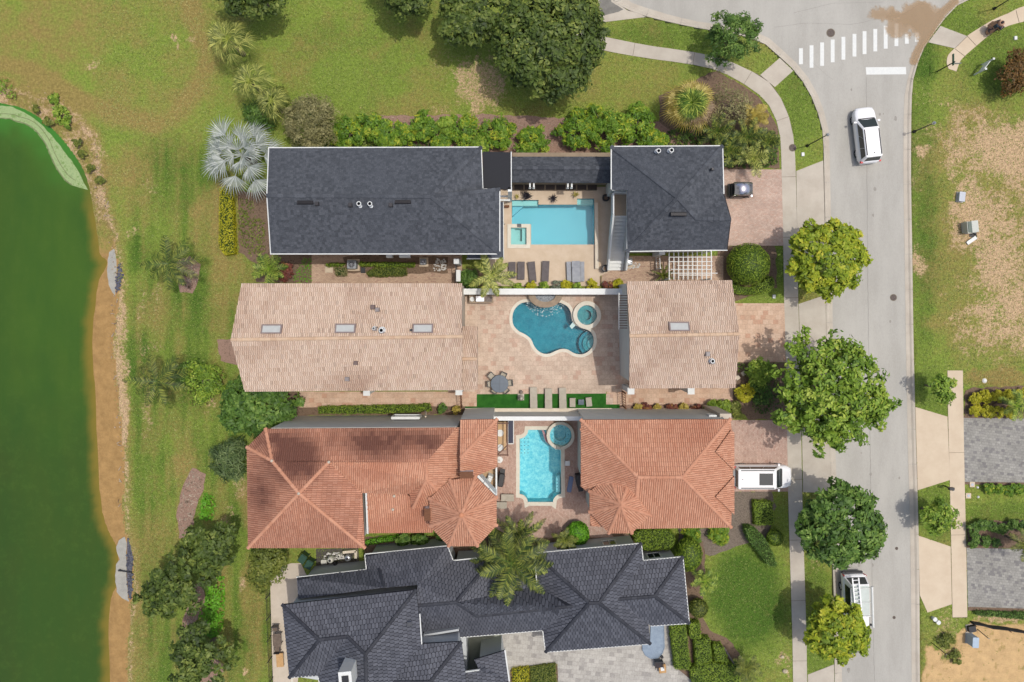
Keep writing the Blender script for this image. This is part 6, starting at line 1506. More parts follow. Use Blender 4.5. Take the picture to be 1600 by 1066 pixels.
def hedge(label, pts, h, kind='hedge', dens=170, leaf=.065, z_pts=True, group=None, cat='hedge', name='hedge', rough=.04):
    SEED[0] += 1; rs = np.random.RandomState(SEED[0]); W_ = [P(x, y, h if z_pts else 0)[:2] for x, y in pts]
    cx = sum(p[0] for p in W_)/len(W_); cy = sum(p[1] for p in W_)/len(W_); t = thing(name, label, cat, (cx, cy, 0), group)
    W_ = [(p[0]-cx, p[1]-cy) for p in W_]; xs = [p[0] for p in W_]; ys = [p[1] for p in W_]
    n = int((max(xs)-min(xs))*(max(ys)-min(ys))*dens); X = min(xs)+rs.rand(n)*(max(xs)-min(xs)); Y = min(ys)+rs.rand(n)*(max(ys)-min(ys)); s = sdf(W_, X, Y); k = s > -.02
    X, Y, s = X[k], Y[k], s[k]; nz = fbm(X+cx, Y+cy, .7, SEED[0], 3)
    pos = [np.stack([X, Y, h-np.clip(.12-s, 0, .12)**2*6+(nz-.5)*rough*2.5+rs.randn(len(X))*rough*.5], 1)]; nr = [np.stack([rs.randn(len(X))*.4, rs.randn(len(X))*.4, np.ones(len(X))], 1)]; tn = [nz]
    for a, b in zip(W_, W_[1:]+W_[:1]):
        L = math.dist(a, b); m = int(L*h*dens*.9)+1; u = rs.rand(m); z = rs.rand(m)*h
        nx_, ny_ = (b[1]-a[1])/L, -(b[0]-a[0])/L; w = rs.randn(m)*rough
        sg = 1 if not inside(W_, np.array([(a[0]+b[0])/2+nx_*.03]), np.array([(a[1]+b[1])/2+ny_*.03]))[0] else -1
        pos.append(np.stack([a[0]+(b[0]-a[0])*u+nx_*w, a[1]+(b[1]-a[1])*u+ny_*w, z], 1)); nr.append(np.stack([nx_*sg+rs.randn(m)*.4, ny_*sg+rs.randn(m)*.4, rs.rand(m)], 1)); tn.append(rs.rand(m))
    pos = np.concatenate(pos); nr = np.concatenate(nr); tn = np.concatenate(tn)
    V, F, c = leaves_np(rs, pos, nr, leaf, .5, leaf_cols(rs, len(pos), kind, tn))
    link_mesh('foliage', np_mesh('foliage', V, F, c), t, m_leaf)
    core = obj('branches', MB().prism(offset_poly(W_, -.06), 0, h-.07), mat_noise('hedge_core', A(44, 60, 22), A(62, 78, 30), 5, .95, .6, 20), t)
    return t
clipped_ball('big round clipped green ball beside the lattice pergola', 1169, 413, 33, 'hedge', rz=.85, zc=1.7)
hedge('low curved clipped hedge below the big round clipped ball', smooth_closed([(1146, 440), (1160, 448), (1180, 448), (1202, 432), (1209, 436), (1210, 448), (1196, 458), (1165, 460), (1147, 456)], 3), .9)
hedge('bright yellow clipped hedge strip left of the dark shingle house', [(343, 292), (361, 290), (363, 330), (366, 396), (350, 398), (341, 385), (342, 330)], .8, 'yellow')
hedge('small square clipped hedge on the grey gravel by the orange garage', [(1178, 783), (1208, 785), (1210, 820), (1180, 822)], .7)
shrub('round green shrub beside the topmost stepping stone of the tan garage', 1187, 583, 24, .9, 'green', rz=.6, n=50, lpc=46, leaf=.13, amp=.15, asp=.4)
shrub('round yellow green shrub left of the largest street tree', 1163, 614, 16, .8, 'yellow', rz=.7, n=40, lpc=40, leaf=.09, amp=.06)
shrub('dark green shrub behind the yellow round one, under the largest street tree', 1190, 612, 20, .7, 'dark', rz=.6, n=36, lpc=36, amp=.2)
for (x, y, r, kd), nm in zip(((1113, 637, 12, 'hedge'), (1130, 637, 14, 'hedge'), (1146, 640, 13, 'olive2')), ('leftmost of three small shrubs at the end of the tan side path', 'middle one of three small shrubs at the end of the tan side path', 'right and palest of three small shrubs at the end of the tan side path')): shrub(nm, x, y, r, .6, kd, rz=.7, n=30, lpc=36)
for (x, y, r, kd), nm in zip(((997, 637, 7, 'gold'), (1010, 638, 10, 'croton'), (1027, 637, 6, 'gold'), (1050, 638, 10, 'croton'), (1068, 638, 9, 'gold'), (1088, 638, 9, 'croton')), ('small golden shrub, first in the line of red and gold ones', 'dark red shrub beside the first golden one', 'smallest golden shrub in the middle of the red and gold line', 'dark red shrub right of the smallest golden one', 'golden shrub between two dark red ones', 'last dark red shrub of the red and gold line')):
    shrub(nm, x, y, r, .45, kd, rz=.7, n=20, lpc=26, leaf=.10, group='red and gold shrubs by the orange garage')
hedge('long low hedge between the tan side path and the shaded grey wall', jag([(497, 636), (600, 634), (672, 632), (673, 643), (600, 646), (497, 647)], .6, 9, 3), .6, 'hedge')
shrub('dark green shrub at the right end of the long low hedge', 692, 639, 8, .6, 'dark', rz=.8, n=20, lpc=30)
shrub('golden yellow shrub beside the brown gate of the long low hedge', 713, 641, 7, .6, 'gold', rz=.8, n=18, lpc=30)
# side bed of house one
hedge('thin clipped hedge strip under the south eave of the long dark roof', jag([(561, 410), (600, 410), (647, 411), (647, 417), (600, 417), (561, 415)], .5, 8, 4), .6, 'hedge')
hedge('wide low hedge with bronze ends in the brick side path', jag([(572, 425), (585, 418), (610, 416), (634, 419), (636, 430), (600, 433), (575, 432)], .6, 8, 5), .5, 'olive2')
hedge('short bronze hedge beside the larger air conditioner', jag([(521, 418), (541, 418), (541, 431), (524, 430)], .6, 8, 6), .5, 'olive')
hedge('small hedge strip left of the larger air conditioner', [(508, 412), (536, 411), (536, 416), (508, 416)], .6, 'hedge')
# pool side planting strip of house one
for (x, y, r, kd), nm in zip(((808, 448, 7, 'green'), (829, 447, 9, 'yellow'), (850, 447, 8, 'green'), (868, 446, 9, 'grey'), (884, 446, 9, 'yellow'), (900, 447, 8, 'green'), (925, 446, 10, 'yellow'), (950, 446, 9, 'croton'), (966, 446, 10, 'yellow')),
    ('first small green shrub on the white wall strip, right of the pool palm', 'yellow shrub right of the first green one on the white wall strip', 'second green shrub along the white wall strip', 'grey feathery shrub on the white wall strip', 'yellow shrub between the grey shrub and the third green one', 'third green shrub along the white wall strip', 'yellow shrub below the stacked loungers on the white wall strip', 'dark red shrub near the right end of the white wall strip', 'last yellow shrub at the right end of the white wall strip')):
    shrub(nm, x, y, r, .4, kd, rz=.7, n=20, lpc=28, leaf=.09, group='shrubs along the white terrace wall')
shrub('tall dark green oleander beside the short white wall', 733, 436, 17, 1.2, 'dark', rz=.8, n=34, lpc=34, leaf=.2, asp=.14, amp=.2)
# bottom beds
clipped_ball('big dark oval clipped bush right of the dark slate garage', 1076, 866, 22, 'hedge', rz=.8, zc=1.5, sq=(.95, 1.2))
clipped_ball('small clipped ball below the oval clipped bush', 1091, 950, 15, 'olive2', rz=.8, zc=1.0)
clipped_ball('round clipped bush in front of the blue pool terrace', 902, 834, 19, 'lime', rz=.7, zc=.9, leaf=.09)
hedge('clipped hedge block between the orange turret and the dark slate roof', jag([(991, 834), (1005, 829), (1040, 828), (1054, 835), (1056, 850), (1045, 860), (1010, 862), (1004, 856), (992, 846)], .8, 8, 7), 1.1, 'hedge')
for (x, y, r), nm in zip(((1082, 834, 17), (1122, 836, 18)), ('left one of two spiky low shrubs under the orange garage eave', 'right one of two spiky low shrubs under the orange garage eave')): shrub(nm, x, y, r, .5, 'mix', rz=.5, n=34, lpc=40, leaf=.16, asp=.2)
hedge('dark curved clipped hedge beside the oval lawn', smooth_closed([(1166, 826), (1178, 826), (1192, 838), (1206, 860), (1214, 884), (1202, 884), (1188, 866), (1172, 846)], 3), 1.1, 'dark')
clipped_ball('clipped ball between the curved hedge and the sidewalk', 1211, 840, 13, 'hedge', rz=.7, zc=.8)
for (pts, nm) in (([(1047, 978), (1072, 976), (1079, 1040), (1074, 1048), (1055, 1046)], 'tall clipped hedge block beside the grey courtyard'), ([(1075, 974), (1094, 973), (1096, 998), (1080, 1000)], 'small clipped hedge block under the corner of the dark slate roof'), ([(1086, 1000), (1110, 998), (1113, 1034), (1088, 1042)], 'second clipped hedge block, right of the tall one'), ([(1078, 1046), (1112, 1036), (1156, 1040), (1156, 1078), (1086, 1080)], 'wide clipped hedge block at the bottom edge'), ([(1115, 1008), (1130, 1010), (1140, 1036), (1117, 1034)], 'narrow clipped hedge piece near the fallen branch')):
    hedge(nm, jag(pts, .8, 8, len(nm)), .9, 'hedge', group='clipped hedge blocks by the grey courtyard')
hedge('yellow clipped hedge square at the bottom edge of the courtyard', [(800, 1046), (826, 1043), (828, 1090), (802, 1090)], .4, 'yellow')
hedge('green and bronze clipped hedge square beside the yellow one', [(828, 1043), (868, 1038), (871, 1090), (830, 1090)], .4, 'olive2')
hedge('narrow bright green hedge under the lower orange porch roof', [(571, 846), (600, 840), (622, 838), (622, 845), (600, 848), (572, 853)], .5, 'lime')
for (x, y, r), nm in zip(((630, 844, 11), (655, 847, 13), (690, 836, 9)), ('left of three dark glossy shrubs in the gap below the orange porch', 'middle and largest of three dark glossy shrubs below the orange porch', 'right and smallest of three dark glossy shrubs below the orange porch')): shrub(nm, x, y, r, .9, 'dark', rz=.7, n=26, lpc=30, leaf=.18, asp=.35)
# across the road
NTH = ['first', 'second', 'third', 'fourth', 'fifth', 'sixth']
for i, (x, y, r) in enumerate(((1524, 622, 10), (1540, 620, 11), (1557, 619, 10), (1575, 619, 11), (1593, 617, 11), (1524, 641, 10), (1542, 643, 11), (1560, 644, 10), (1578, 644, 10))):
    shrub('yellow shrub, '+(NTH[i]+' from the left in the upper row' if i < 5 else NTH[i-5]+' from the left in the lower row')+' above the upper grey driveway', x, y, r, .5, 'yellow', rz=.7, n=24, lpc=30, leaf=.10, name='shrub', group='yellow shrubs beside the upper grey driveway')
for i, (x, y, r) in enumerate(((1520, 824, 10), (1535, 820, 9), (1550, 822, 10), (1566, 826, 10), (1583, 820, 9), (1596, 822, 10), (1524, 842, 10), (1540, 846, 9), (1556, 848, 8), (1520, 850, 7))):
    shrub('dark shrub, '+(NTH[i]+' from the left in the upper row' if i < 6 else NTH[i-6]+' from the left in the lower row')+' above the lower grey driveway', x, y, r, .5, 'dark', rz=.75, n=24, lpc=30, leaf=.09, group='dark shrubs above the lower grey driveway')
for i, (x, y, r) in enumerate(((1545, 763, 9), (1560, 765, 9), (1577, 765, 10), (1594, 765, 9))):
    shrub(NTH[i]+' low green shrub from the left in the narrow bed under the upper grey driveway', x, y, r, .35, 'mix', rz=.6, n=22, lpc=26, leaf=.10, group='low shrubs under the upper grey driveway')
hedge('long low green hedge under the lower grey driveway', jag([(1524, 956), (1600, 958), (1700, 962), (1700, 972), (1600, 969), (1526, 962)], .6, 9, 8), .4, 'dark')
shrub('scrubby weeds on the left edge of the bare sandy plot', 1480, 1000, 14, .3, 'olive2', rz=.4, n=26, lpc=24, amp=.35, trunk=False, hollow=.2)
shrub('lower patch of scrubby weeds by the dark stake on the sandy plot', 1493, 1028, 12, .25, 'olive2', rz=.4, n=22, lpc=20, amp=.35, trunk=False, hollow=.2)

# --- palms
def frond_feather(rs, L, az, el, droop, nl, ll, lw, col, fold=.5):
    V = []; F = []; C_ = []
    ca, sa = math.cos(az), math.sin(az); pts = []
    for i in range(nl+1):
        t = i/nl; r = L*t*math.cos(el)*(1-.12*t*t*droop); z = L*(math.sin(el)*t-droop*.55*t*t); pts.append(np.array([r*ca, r*sa, z]))
    side = np.array([-sa, ca, 0]); upv = np.array([0, 0, 1.])
    for i in range(nl):          # rachis
        w = .035*(1-i/nl)+.008; o = len(V); V += [pts[i]-side*w, pts[i]+side*w, pts[i+1]+side*w*.8, pts[i+1]-side*w*.8]; F.append((o, o+1, o+2, o+3)); C_ += [col[1]]*4
    for i in range(1, nl):
        t = i/nl; d = pts[i+1]-pts[i]; d /= np.linalg.norm(d); ln = ll*(math.sin(PI*min(1, t*.86+.12))**.8)*(.8+.4*rs.rand())
        for s in (-1, 1):
            o = len(V); dr = side*s*.78+d*.55+upv*(fold*.25-.45*rs.rand()); dr /= np.linalg.norm(dr); w = d*lw*.5
            mid = pts[i]+dr*ln*.55; tip = pts[i]+dr*ln+np.array([0, 0, -.18*ln]); V += [pts[i]-w*.6, pts[i]+w*.6, mid+w, mid-w, tip]
            c = col[0]+(col[2]-col[0])*rs.rand()**1.8; F.append((o, o+1, o+2, o+3)); F.append((o+3, o+2, o+4, o+4)); C_ += [c]*5
    return V, F, C_
def frond_fan(rs, L, az, el, pet, nseg, spread, wid, col, droop=.4):
    V = []; F = []; C_ = []; ca, sa = math.cos(az), math.sin(az)
    hub = np.array([ca*pet*math.cos(el), sa*pet*math.cos(el), pet*math.sin(el)]); side = np.array([-sa, ca, 0]); fw = np.array([ca*math.cos(el), sa*math.cos(el), math.sin(el)*.5])
    o = 0; V += [-side*.04, side*.04, hub+side*.03, hub-side*.03]; F.append((0, 1, 2, 3)); C_ += [col[1]]*4
    for k in range(nseg):
        th = -spread+2*spread*(k+.5)/nseg; d = fw*math.cos(th)+side*math.sin(th); d = d/np.linalg.norm(d); ln = L*(.82+.18*math.cos(th))*(.9+.2*rs.rand())
        p = np.cross(d, [0, 0, 1]); p /= np.linalg.norm(p)+1e-9; w = wid*L
        m1 = hub+d*ln*.55+np.array([0, 0, .03]); tp = hub+d*ln+np.array([0, 0, -droop*ln*.5]); o = len(V)
        V += [hub-p*w*.15, hub+p*w*.15, m1+p*w*.55, m1-p*w*.55, tp]; F.append((o, o+1, o+2, o+3)); F.append((o+3, o+2, o+4, o+4)); c = col[0]+(col[2]-col[0])*rs.rand()**1.8; C_ += [c]*5
    return V, F, C_
def palm(label, px, py, zt, L, kind, style='feather', nf=16, trunk_r=.16, base=None, el=(.0, .7), droop=.9, nl=22, ll=.45, lw=.05, name='palm_tree', group=None, pet=.5, nseg=18, spread=1.7, wid=.06, dead=0, inner=.65):
    SEED[0] += 1; rs = np.random.RandomState(SEED[0]); top = P(px, py, zt); b = P(*base) if base else Vector((top.x, top.y, 0))
    b.z = 0; t = thing(name, label, 'palm tree', b, group); col = [np.array(A(*g)[:3]) for g in GREENS[kind]]; dcol = [np.array(A(*g)[:3]) for g in GREENS['dry']]; gcol = [np.array(A(*g)[:3]) for g in GREENS['gold']]
    off = np.array([top.x-b.x, top.y-b.y, zt])
    for k in range(nf):
        az = k*2.399+rs.rand()*.5; e = el[0]+(el[1]-el[0])*(k/nf); cl = col
        if dead and k < dead: cl = gcol if k % 5 else dcol
        sc = .85+.3*rs.rand()
        if style == 'feather': V, F, C_ = frond_feather(rs, L*sc, az, e, droop*(1-.4*k/nf), nl, ll, lw, cl)
        else: V, F, C_ = frond_fan(rs, L*sc, az, e, pet*sc*(1-(1-inner)*(k/nf)**1.3), nseg, spread, wid, cl, droop)
        V = np.array(V)+off; quads = [f for f in F if f[2] != f[3]]; tris = [f[:3] for f in F if f[2] == f[3]]
        me = bpy.data.meshes.new('frond'); me.from_pydata([tuple(v) for v in V], [], quads+tris); me.update()
        a = me.attributes.new('Col', 'FLOAT_COLOR', 'POINT'); c4 = np.ones((len(V), 4), np.float32); c4[:, :3] = np.array(C_); a.data.foreach_set('color', c4.ravel())
        link_mesh('frond', me, t, m_frond)
    n = 6; pts = [Vector((off[0]*(i/n)**1.5, off[1]*(i/n)**1.5, zt*i/n-(.05 if i == 0 else 0))) for i in range(n+1)]
    obj('trunk', MB().tube(pts, [trunk_r*(1.3-.5*i/n) for i in range(n+1)], 9), m_bark, t)
    return t
palm('silver blue fan palm at the corner of the long dark shingle roof', 378, 243, 2.8, 1.6, 'silver', 'fan', nf=20, el=(-.1, 1.15), pet=2.1, nseg=16, spread=1.15, wid=.05, trunk_r=.22, inner=.3, droop=.6)
palm('light green fan palm at the top of the pond lawn', 356, 62, 3.4, 1.1, 'palmlite', 'fan', nf=20, el=(-.2, 1.1), pet=1.2, nseg=14, wid=.045, spread=1.2, inner=.3)
palm('green fan palm below the light green one on the pond lawn', 390, 128, 3.2, 1.0, 'palmlite', 'fan', nf=18, el=(-.3, 1.1), pet=1.0, nseg=14, wid=.045, spread=1.2, inner=.3)
palm('small yellow green palm above the grey olive bush', 424, 158, 2.8, .9, 'palmlite', 'fan', nf=15, el=(-.3, 1.0), pet=.8, nseg=14, wid=.045, spread=1.2, inner=.3)
palm('golden cabbage palm with dead lower fronds by the curved sidewalk', 1080, 162, 3.4, 1.15, 'green', 'fan', nf=38, el=(-.35, 1.3), pet=1.25, nseg=18, wid=.06, dead=20, inner=.2)
palm('slender palm with arching fronds right of the cream pool loungers', 766, 431, 3.6, 2.2, 'palmlite', 'feather', nf=9, el=(.1, .5), droop=.75, nl=40, ll=.46, lw=.055, trunk_r=.12)
palm('tall palm cluster with long fronds over the dark slate roof', 800, 880, 5.0, 4.0, 'palmdark', 'feather', nf=21, el=(.0, .9), droop=1.0, nl=50, ll=.66, lw=.055, trunk_r=.14)
palm('second palm of the cluster, nearer the blue pool terrace', 812, 838, 3.6, 2.8, 'palmdark', 'feather', nf=13, el=(.1, .9), droop=.9, nl=38, ll=.45, lw=.055, trunk_r=.1)
palm('small palm behind the pool terrace left of the round clipped bush', 882, 846, 2.6, 1.3, 'olive2', 'feather', nf=10, el=(.1, .9), droop=.8, nl=20, ll=.36, lw=.055, trunk_r=.07)
palm('small yellow green palm below the tall palm on the dark slate roof edge', 762, 868, 3.9, 2.2, 'palmdark', 'feather', nf=9, el=(-.1, .6), droop=1.1, nl=24, ll=.45, lw=.055, trunk_r=.1)
for (x, y, r, kd), nm in zip(((1180, 182, 1.5, 'gold'), (1168, 214, 2.1, 'palmdark'), (1177, 248, 1.8, 'palmlite'), (1120, 205, 2.0, 'palmdark'), (1140, 235, 1.7, 'palmdark'), (1200, 222, 1.3, 'palmdark')), ('yellow palm at the top right of the corner palm bed', 'yellow green palm in the middle of the corner palm bed', 'green palm leaning over the pink driveway edge', 'dark green palm left of the corner palm bed', 'green palm against the dark shingle garage corner', 'small green palm against the curved sidewalk')):
    palm(nm, x, y, 1.9, r, kd, 'feather', nf=15, el=(.1, 1.1), droop=.8, nl=22, ll=.42, lw=.055, trunk_r=.07, group='palms in the corner bed by the curved sidewalk')
palm('bushy green palm at the left end of the brick side path', 420, 420, 1.6, 1.9, 'green', 'feather', nf=14, el=(.1, 1.0), droop=.7, nl=24, ll=.42, lw=.055, trunk_r=.08)
shrub('red flowering shrub beside the bushy palm of the brick side path', 445, 425, 18, .6, 'croton', rz=.6, n=30, lpc=26, amp=.3, hollow=.3)
palm('spiky palm clump beside the lattice pergola', 1036, 430, .9, 1.15, 'olive2', 'feather', nf=14, el=(.2, 1.1), droop=.4, nl=14, ll=.16, lw=.055, trunk_r=.08)
palm('ragged dark green palm over the mulch ring on the pond lawn', 262, 412, 3.4, 2.6, 'palmdark', 'feather', nf=12, el=(-.1, .5), droop=.9, nl=38, ll=.6, lw=.05, base=(292, 430), trunk_r=.1)
palm('leaning palm with bare arching grey fronds on the pond lawn', 244, 596, 3.0, 2.8, 'palmdark', 'feather', nf=11, el=(-.1, .6), droop=.9, nl=40, ll=.6, lw=.05, base=(285, 600), trunk_r=.1)
palm('pale green palm in the bed right of the dark slate garage', 1102, 908, 1.8, 1.4, 'green', 'feather', nf=13, el=(.1, 1.0), droop=.8, nl=20, ll=.4, lw=.055, trunk_r=.08)
palm('light green palm at the bottom edge below the oval lawn', 1168, 1045, 2.0, 1.6, 'olive2', 'feather', nf=13, el=(.1, 1.0), droop=.8, nl=20, ll=.42, lw=.055, trunk_r=.08)
palm('dark fan of palm fronds at the right edge over the upper grey driveway', 1588, 634, 2.2, 1.6, 'green', 'feather', nf=13, el=(.1, 1.0), droop=.8, nl=22, ll=.42, lw=.055, trunk_r=.08)
palm('yellow green palm at the right edge over the lower grey driveway', 1602, 852, 2.4, 1.7, 'olive2', 'feather', nf=13, el=(.1, 1.0), droop=.8, nl=22, ll=.42, lw=.055, trunk_r=.08)
palm('green tuft palm on the pond bank', 92, 172, .4, .7, 'green', 'feather', nf=12, el=(.2, 1.0), droop=.6, nl=12, ll=.16, lw=.055, trunk_r=.04)

# --- loose grass tufts and weeds over all the open ground
def grass():
    rs = np.random.RandomState(5); N = 520000
    px = rs.uniform(150, 1620, N); py = rs.uniform(-20, 1090, N); X = (px-NX)/S; Y = (NY-py)/S
    keep = np.ones(N, bool)
    for p in SHEETS:
        xs = [q[0] for q in p]; ys = [q[1] for q in p]; m = (px > min(xs)) & (px < max(xs)) & (py > min(ys)) & (py < max(ys)) & keep
        ii = np.where(m)[0]
        if len(ii): keep[ii[inside(p, px[ii], py[ii])]] = False
    for p in ([(438, 262), (955, 262), (955, 405), (438, 405)], [(415, 440), (720, 440), (720, 595), (415, 595)], [(960, 445), (1115, 445), (1115, 590), (960, 590)], [(430, 650), (770, 650), (770, 810), (430, 810)], [(900, 650), (1105, 650), (1105, 790), (900, 790)], [(490, 880), (1050, 850), (1050, 1000), (490, 1090)], [(955, 262), (1090, 262), (1090, 400), (955, 400)]):
        keep &= ~inside(p, px, py)
    ix = np.clip(np.searchsorted(GR['gx'], X), 0, len(GR['gx'])-1); iy = np.clip(np.searchsorted(GR['gy'], Y), 0, len(GR['gy'])-1)
    g = lambda k: GR[k][iy, ix]
    den = np.clip(.25+1.1*fbm(px, py, 14, 91)-.3, .05, 1)*(1-.5*np.clip(g('st')*1.3, 0, 1))*(1-np.clip(g('sand')*1.6, 0, .97))*(g('Z') > -.05)
    keep &= rs.rand(N) < den; X, Y = X[keep], Y[keep]; d, l = np.clip(g('dry')[keep], 0, 1), np.clip(g('lush')[keep], 0, 1); n = len(X)
    a, b, c, e = [np.array(A(*q)[:3]) for q in ((112, 138, 46), (180, 190, 104), (206, 190, 124), (86, 122, 36))]
    t = rs.rand(n)[:, None]; col = a+(b-a)*t; col = col+(c-col)*(np.clip(d*1.2-.25, 0, 1)*rs.rand(n)**.5)[:, None]; col = col+(e-col)*(l*rs.rand(n))[:, None]
    pos = np.stack([X, Y, .02+.03*rs.rand(n)], 1); nr = np.stack([rs.randn(n)*.6, rs.randn(n)*.6, np.ones(n)], 1)
    V, F, c4 = leaves_np(rs, pos, nr, .06, .45, col); V[:, 2] = np.maximum(V[:, 2], .004)
    link_mesh('grass_tufts', np_mesh('grass_tufts', V, F, c4), None, m_leaf)['kind'] = 'stuff'
grass()

def debris(pts, n, seed):
    rs = np.random.RandomState(seed); mb = MB(); W_ = [P(x, y)[:2] for x, y in pts]; xs = [p[0] for p in W_]; ys = [p[1] for p in W_]; k = 0
    while k < n:
        x = min(xs)+rs.rand()*(max(xs)-min(xs)); y = min(ys)+rs.rand()*(max(ys)-min(ys)); k += 1
        if inside(W_, np.array([x]), np.array([y]))[0]: mb.box((x, y, .035), (rs.uniform(.08, .45), rs.uniform(.02, .06), .03), rs.rand()*PI)
    o = obj('wood_debris', mb, mat_noise('bleached_wood', A(120, 96, 80), A(214, 198, 180), 1.5, .9, .2, 8)); o['kind'] = 'stuff'
debris([(300, 732), (318, 742), (314, 765), (303, 795), (298, 840), (282, 838), (280, 800), (288, 760)], 260, 1)
debris([(300, 920), (320, 905), (316, 960), (312, 1000), (330, 1040), (300, 1060), (285, 990)], 260, 2)
debris([(280, 406), (296, 402), (309, 413), (308, 440), (299, 456), (285, 452), (277, 430)], 120, 3)
debris([(150, 250), (158, 262), (180, 370), (188, 440), (180, 540), (196, 700), (192, 800), (184, 790), (186, 700), (172, 540), (178, 440), (170, 370)], 260, 4)
debris([(600, 184), (760, 182), (880, 190), (880, 235), (800, 240), (600, 206)], 300, 5)
# ================================================================== vehicles, furniture, people, small things
m_carw = mat_plain('white_car_paint', (.80, .80, .80, 1), .25, 0, .5, 1.0, .01)
m_cglass = mat_glass('car_glass', (.012, .02, .022, 1)); m_tyre = mat_plain('tyre_rubber', (.015, .015, .016, 1), .85); m_rim = mat_plain('alloy_rim', (.55, .56, .58, 1), .3, .8)
m_chrome = bpy.data.materials['chrome']; m_red = mat_plain('red_lens', (.5, .02, .02, 1), .25); m_lamp = mat_plain('headlamp_lens', (.7, .72, .75, 1), .15)
m_plast = mat_plain('dark_plastic', (.02, .02, .022, 1), .6)
def quad(mb, p, th=.012):
    a, b, c, d = [Vector(q) for q in p]; n = (b-a).cross(d-a).normalized()*th
    mb.add([a, b, c, d, a+n, b+n, c+n, d+n], [(3, 2, 1, 0), (4, 5, 6, 7), (0, 1, 5, 4), (1, 2, 6, 5), (2, 3, 7, 6), (3, 0, 4, 7)])
def wheel(t, x, y, r=.36, w=.24):
    s = 1 if y > 0 else -1
    prof = [(r*.62, -w/2), (r*.92, -w/2), (r, -w*.35), (r, w*.35), (r*.92, w/2), (r*.62, w/2)]
    mb = MB(); n = 22; vs = []; fs = []
    for (rr, yy) in prof:
        for i in range(n): a = 2*PI*i/n; vs.append((x+rr*math.cos(a), y+yy, r+rr*math.sin(a)))
    for j in range(len(prof)-1):
        for i in range(n): i2 = (i+1) % n; fs.append((j*n+i, (j+1)*n+i, (j+1)*n+i2, j*n+i2))
    o = obj('wheel', mb.add(vs, fs), m_tyre, t)
    rm = MB().cyl((x, y-w*.3, r), (x, y+s*w*.45, r), r*.22, r*.2, 10)
    for k in range(5): a = k*2*PI/5; rm.cyl((x, y+s*w*.38, r), (x+math.cos(a)*r*.62, y+s*w*.42, r+math.sin(a)*r*.62), r*.10, r*.08, 5)
    rm.cyl((x, y-w*.2, r), (x, y+s*w*.30, r), r*.63, r*.63, 18)
    obj('rim', rm, m_rim, o)
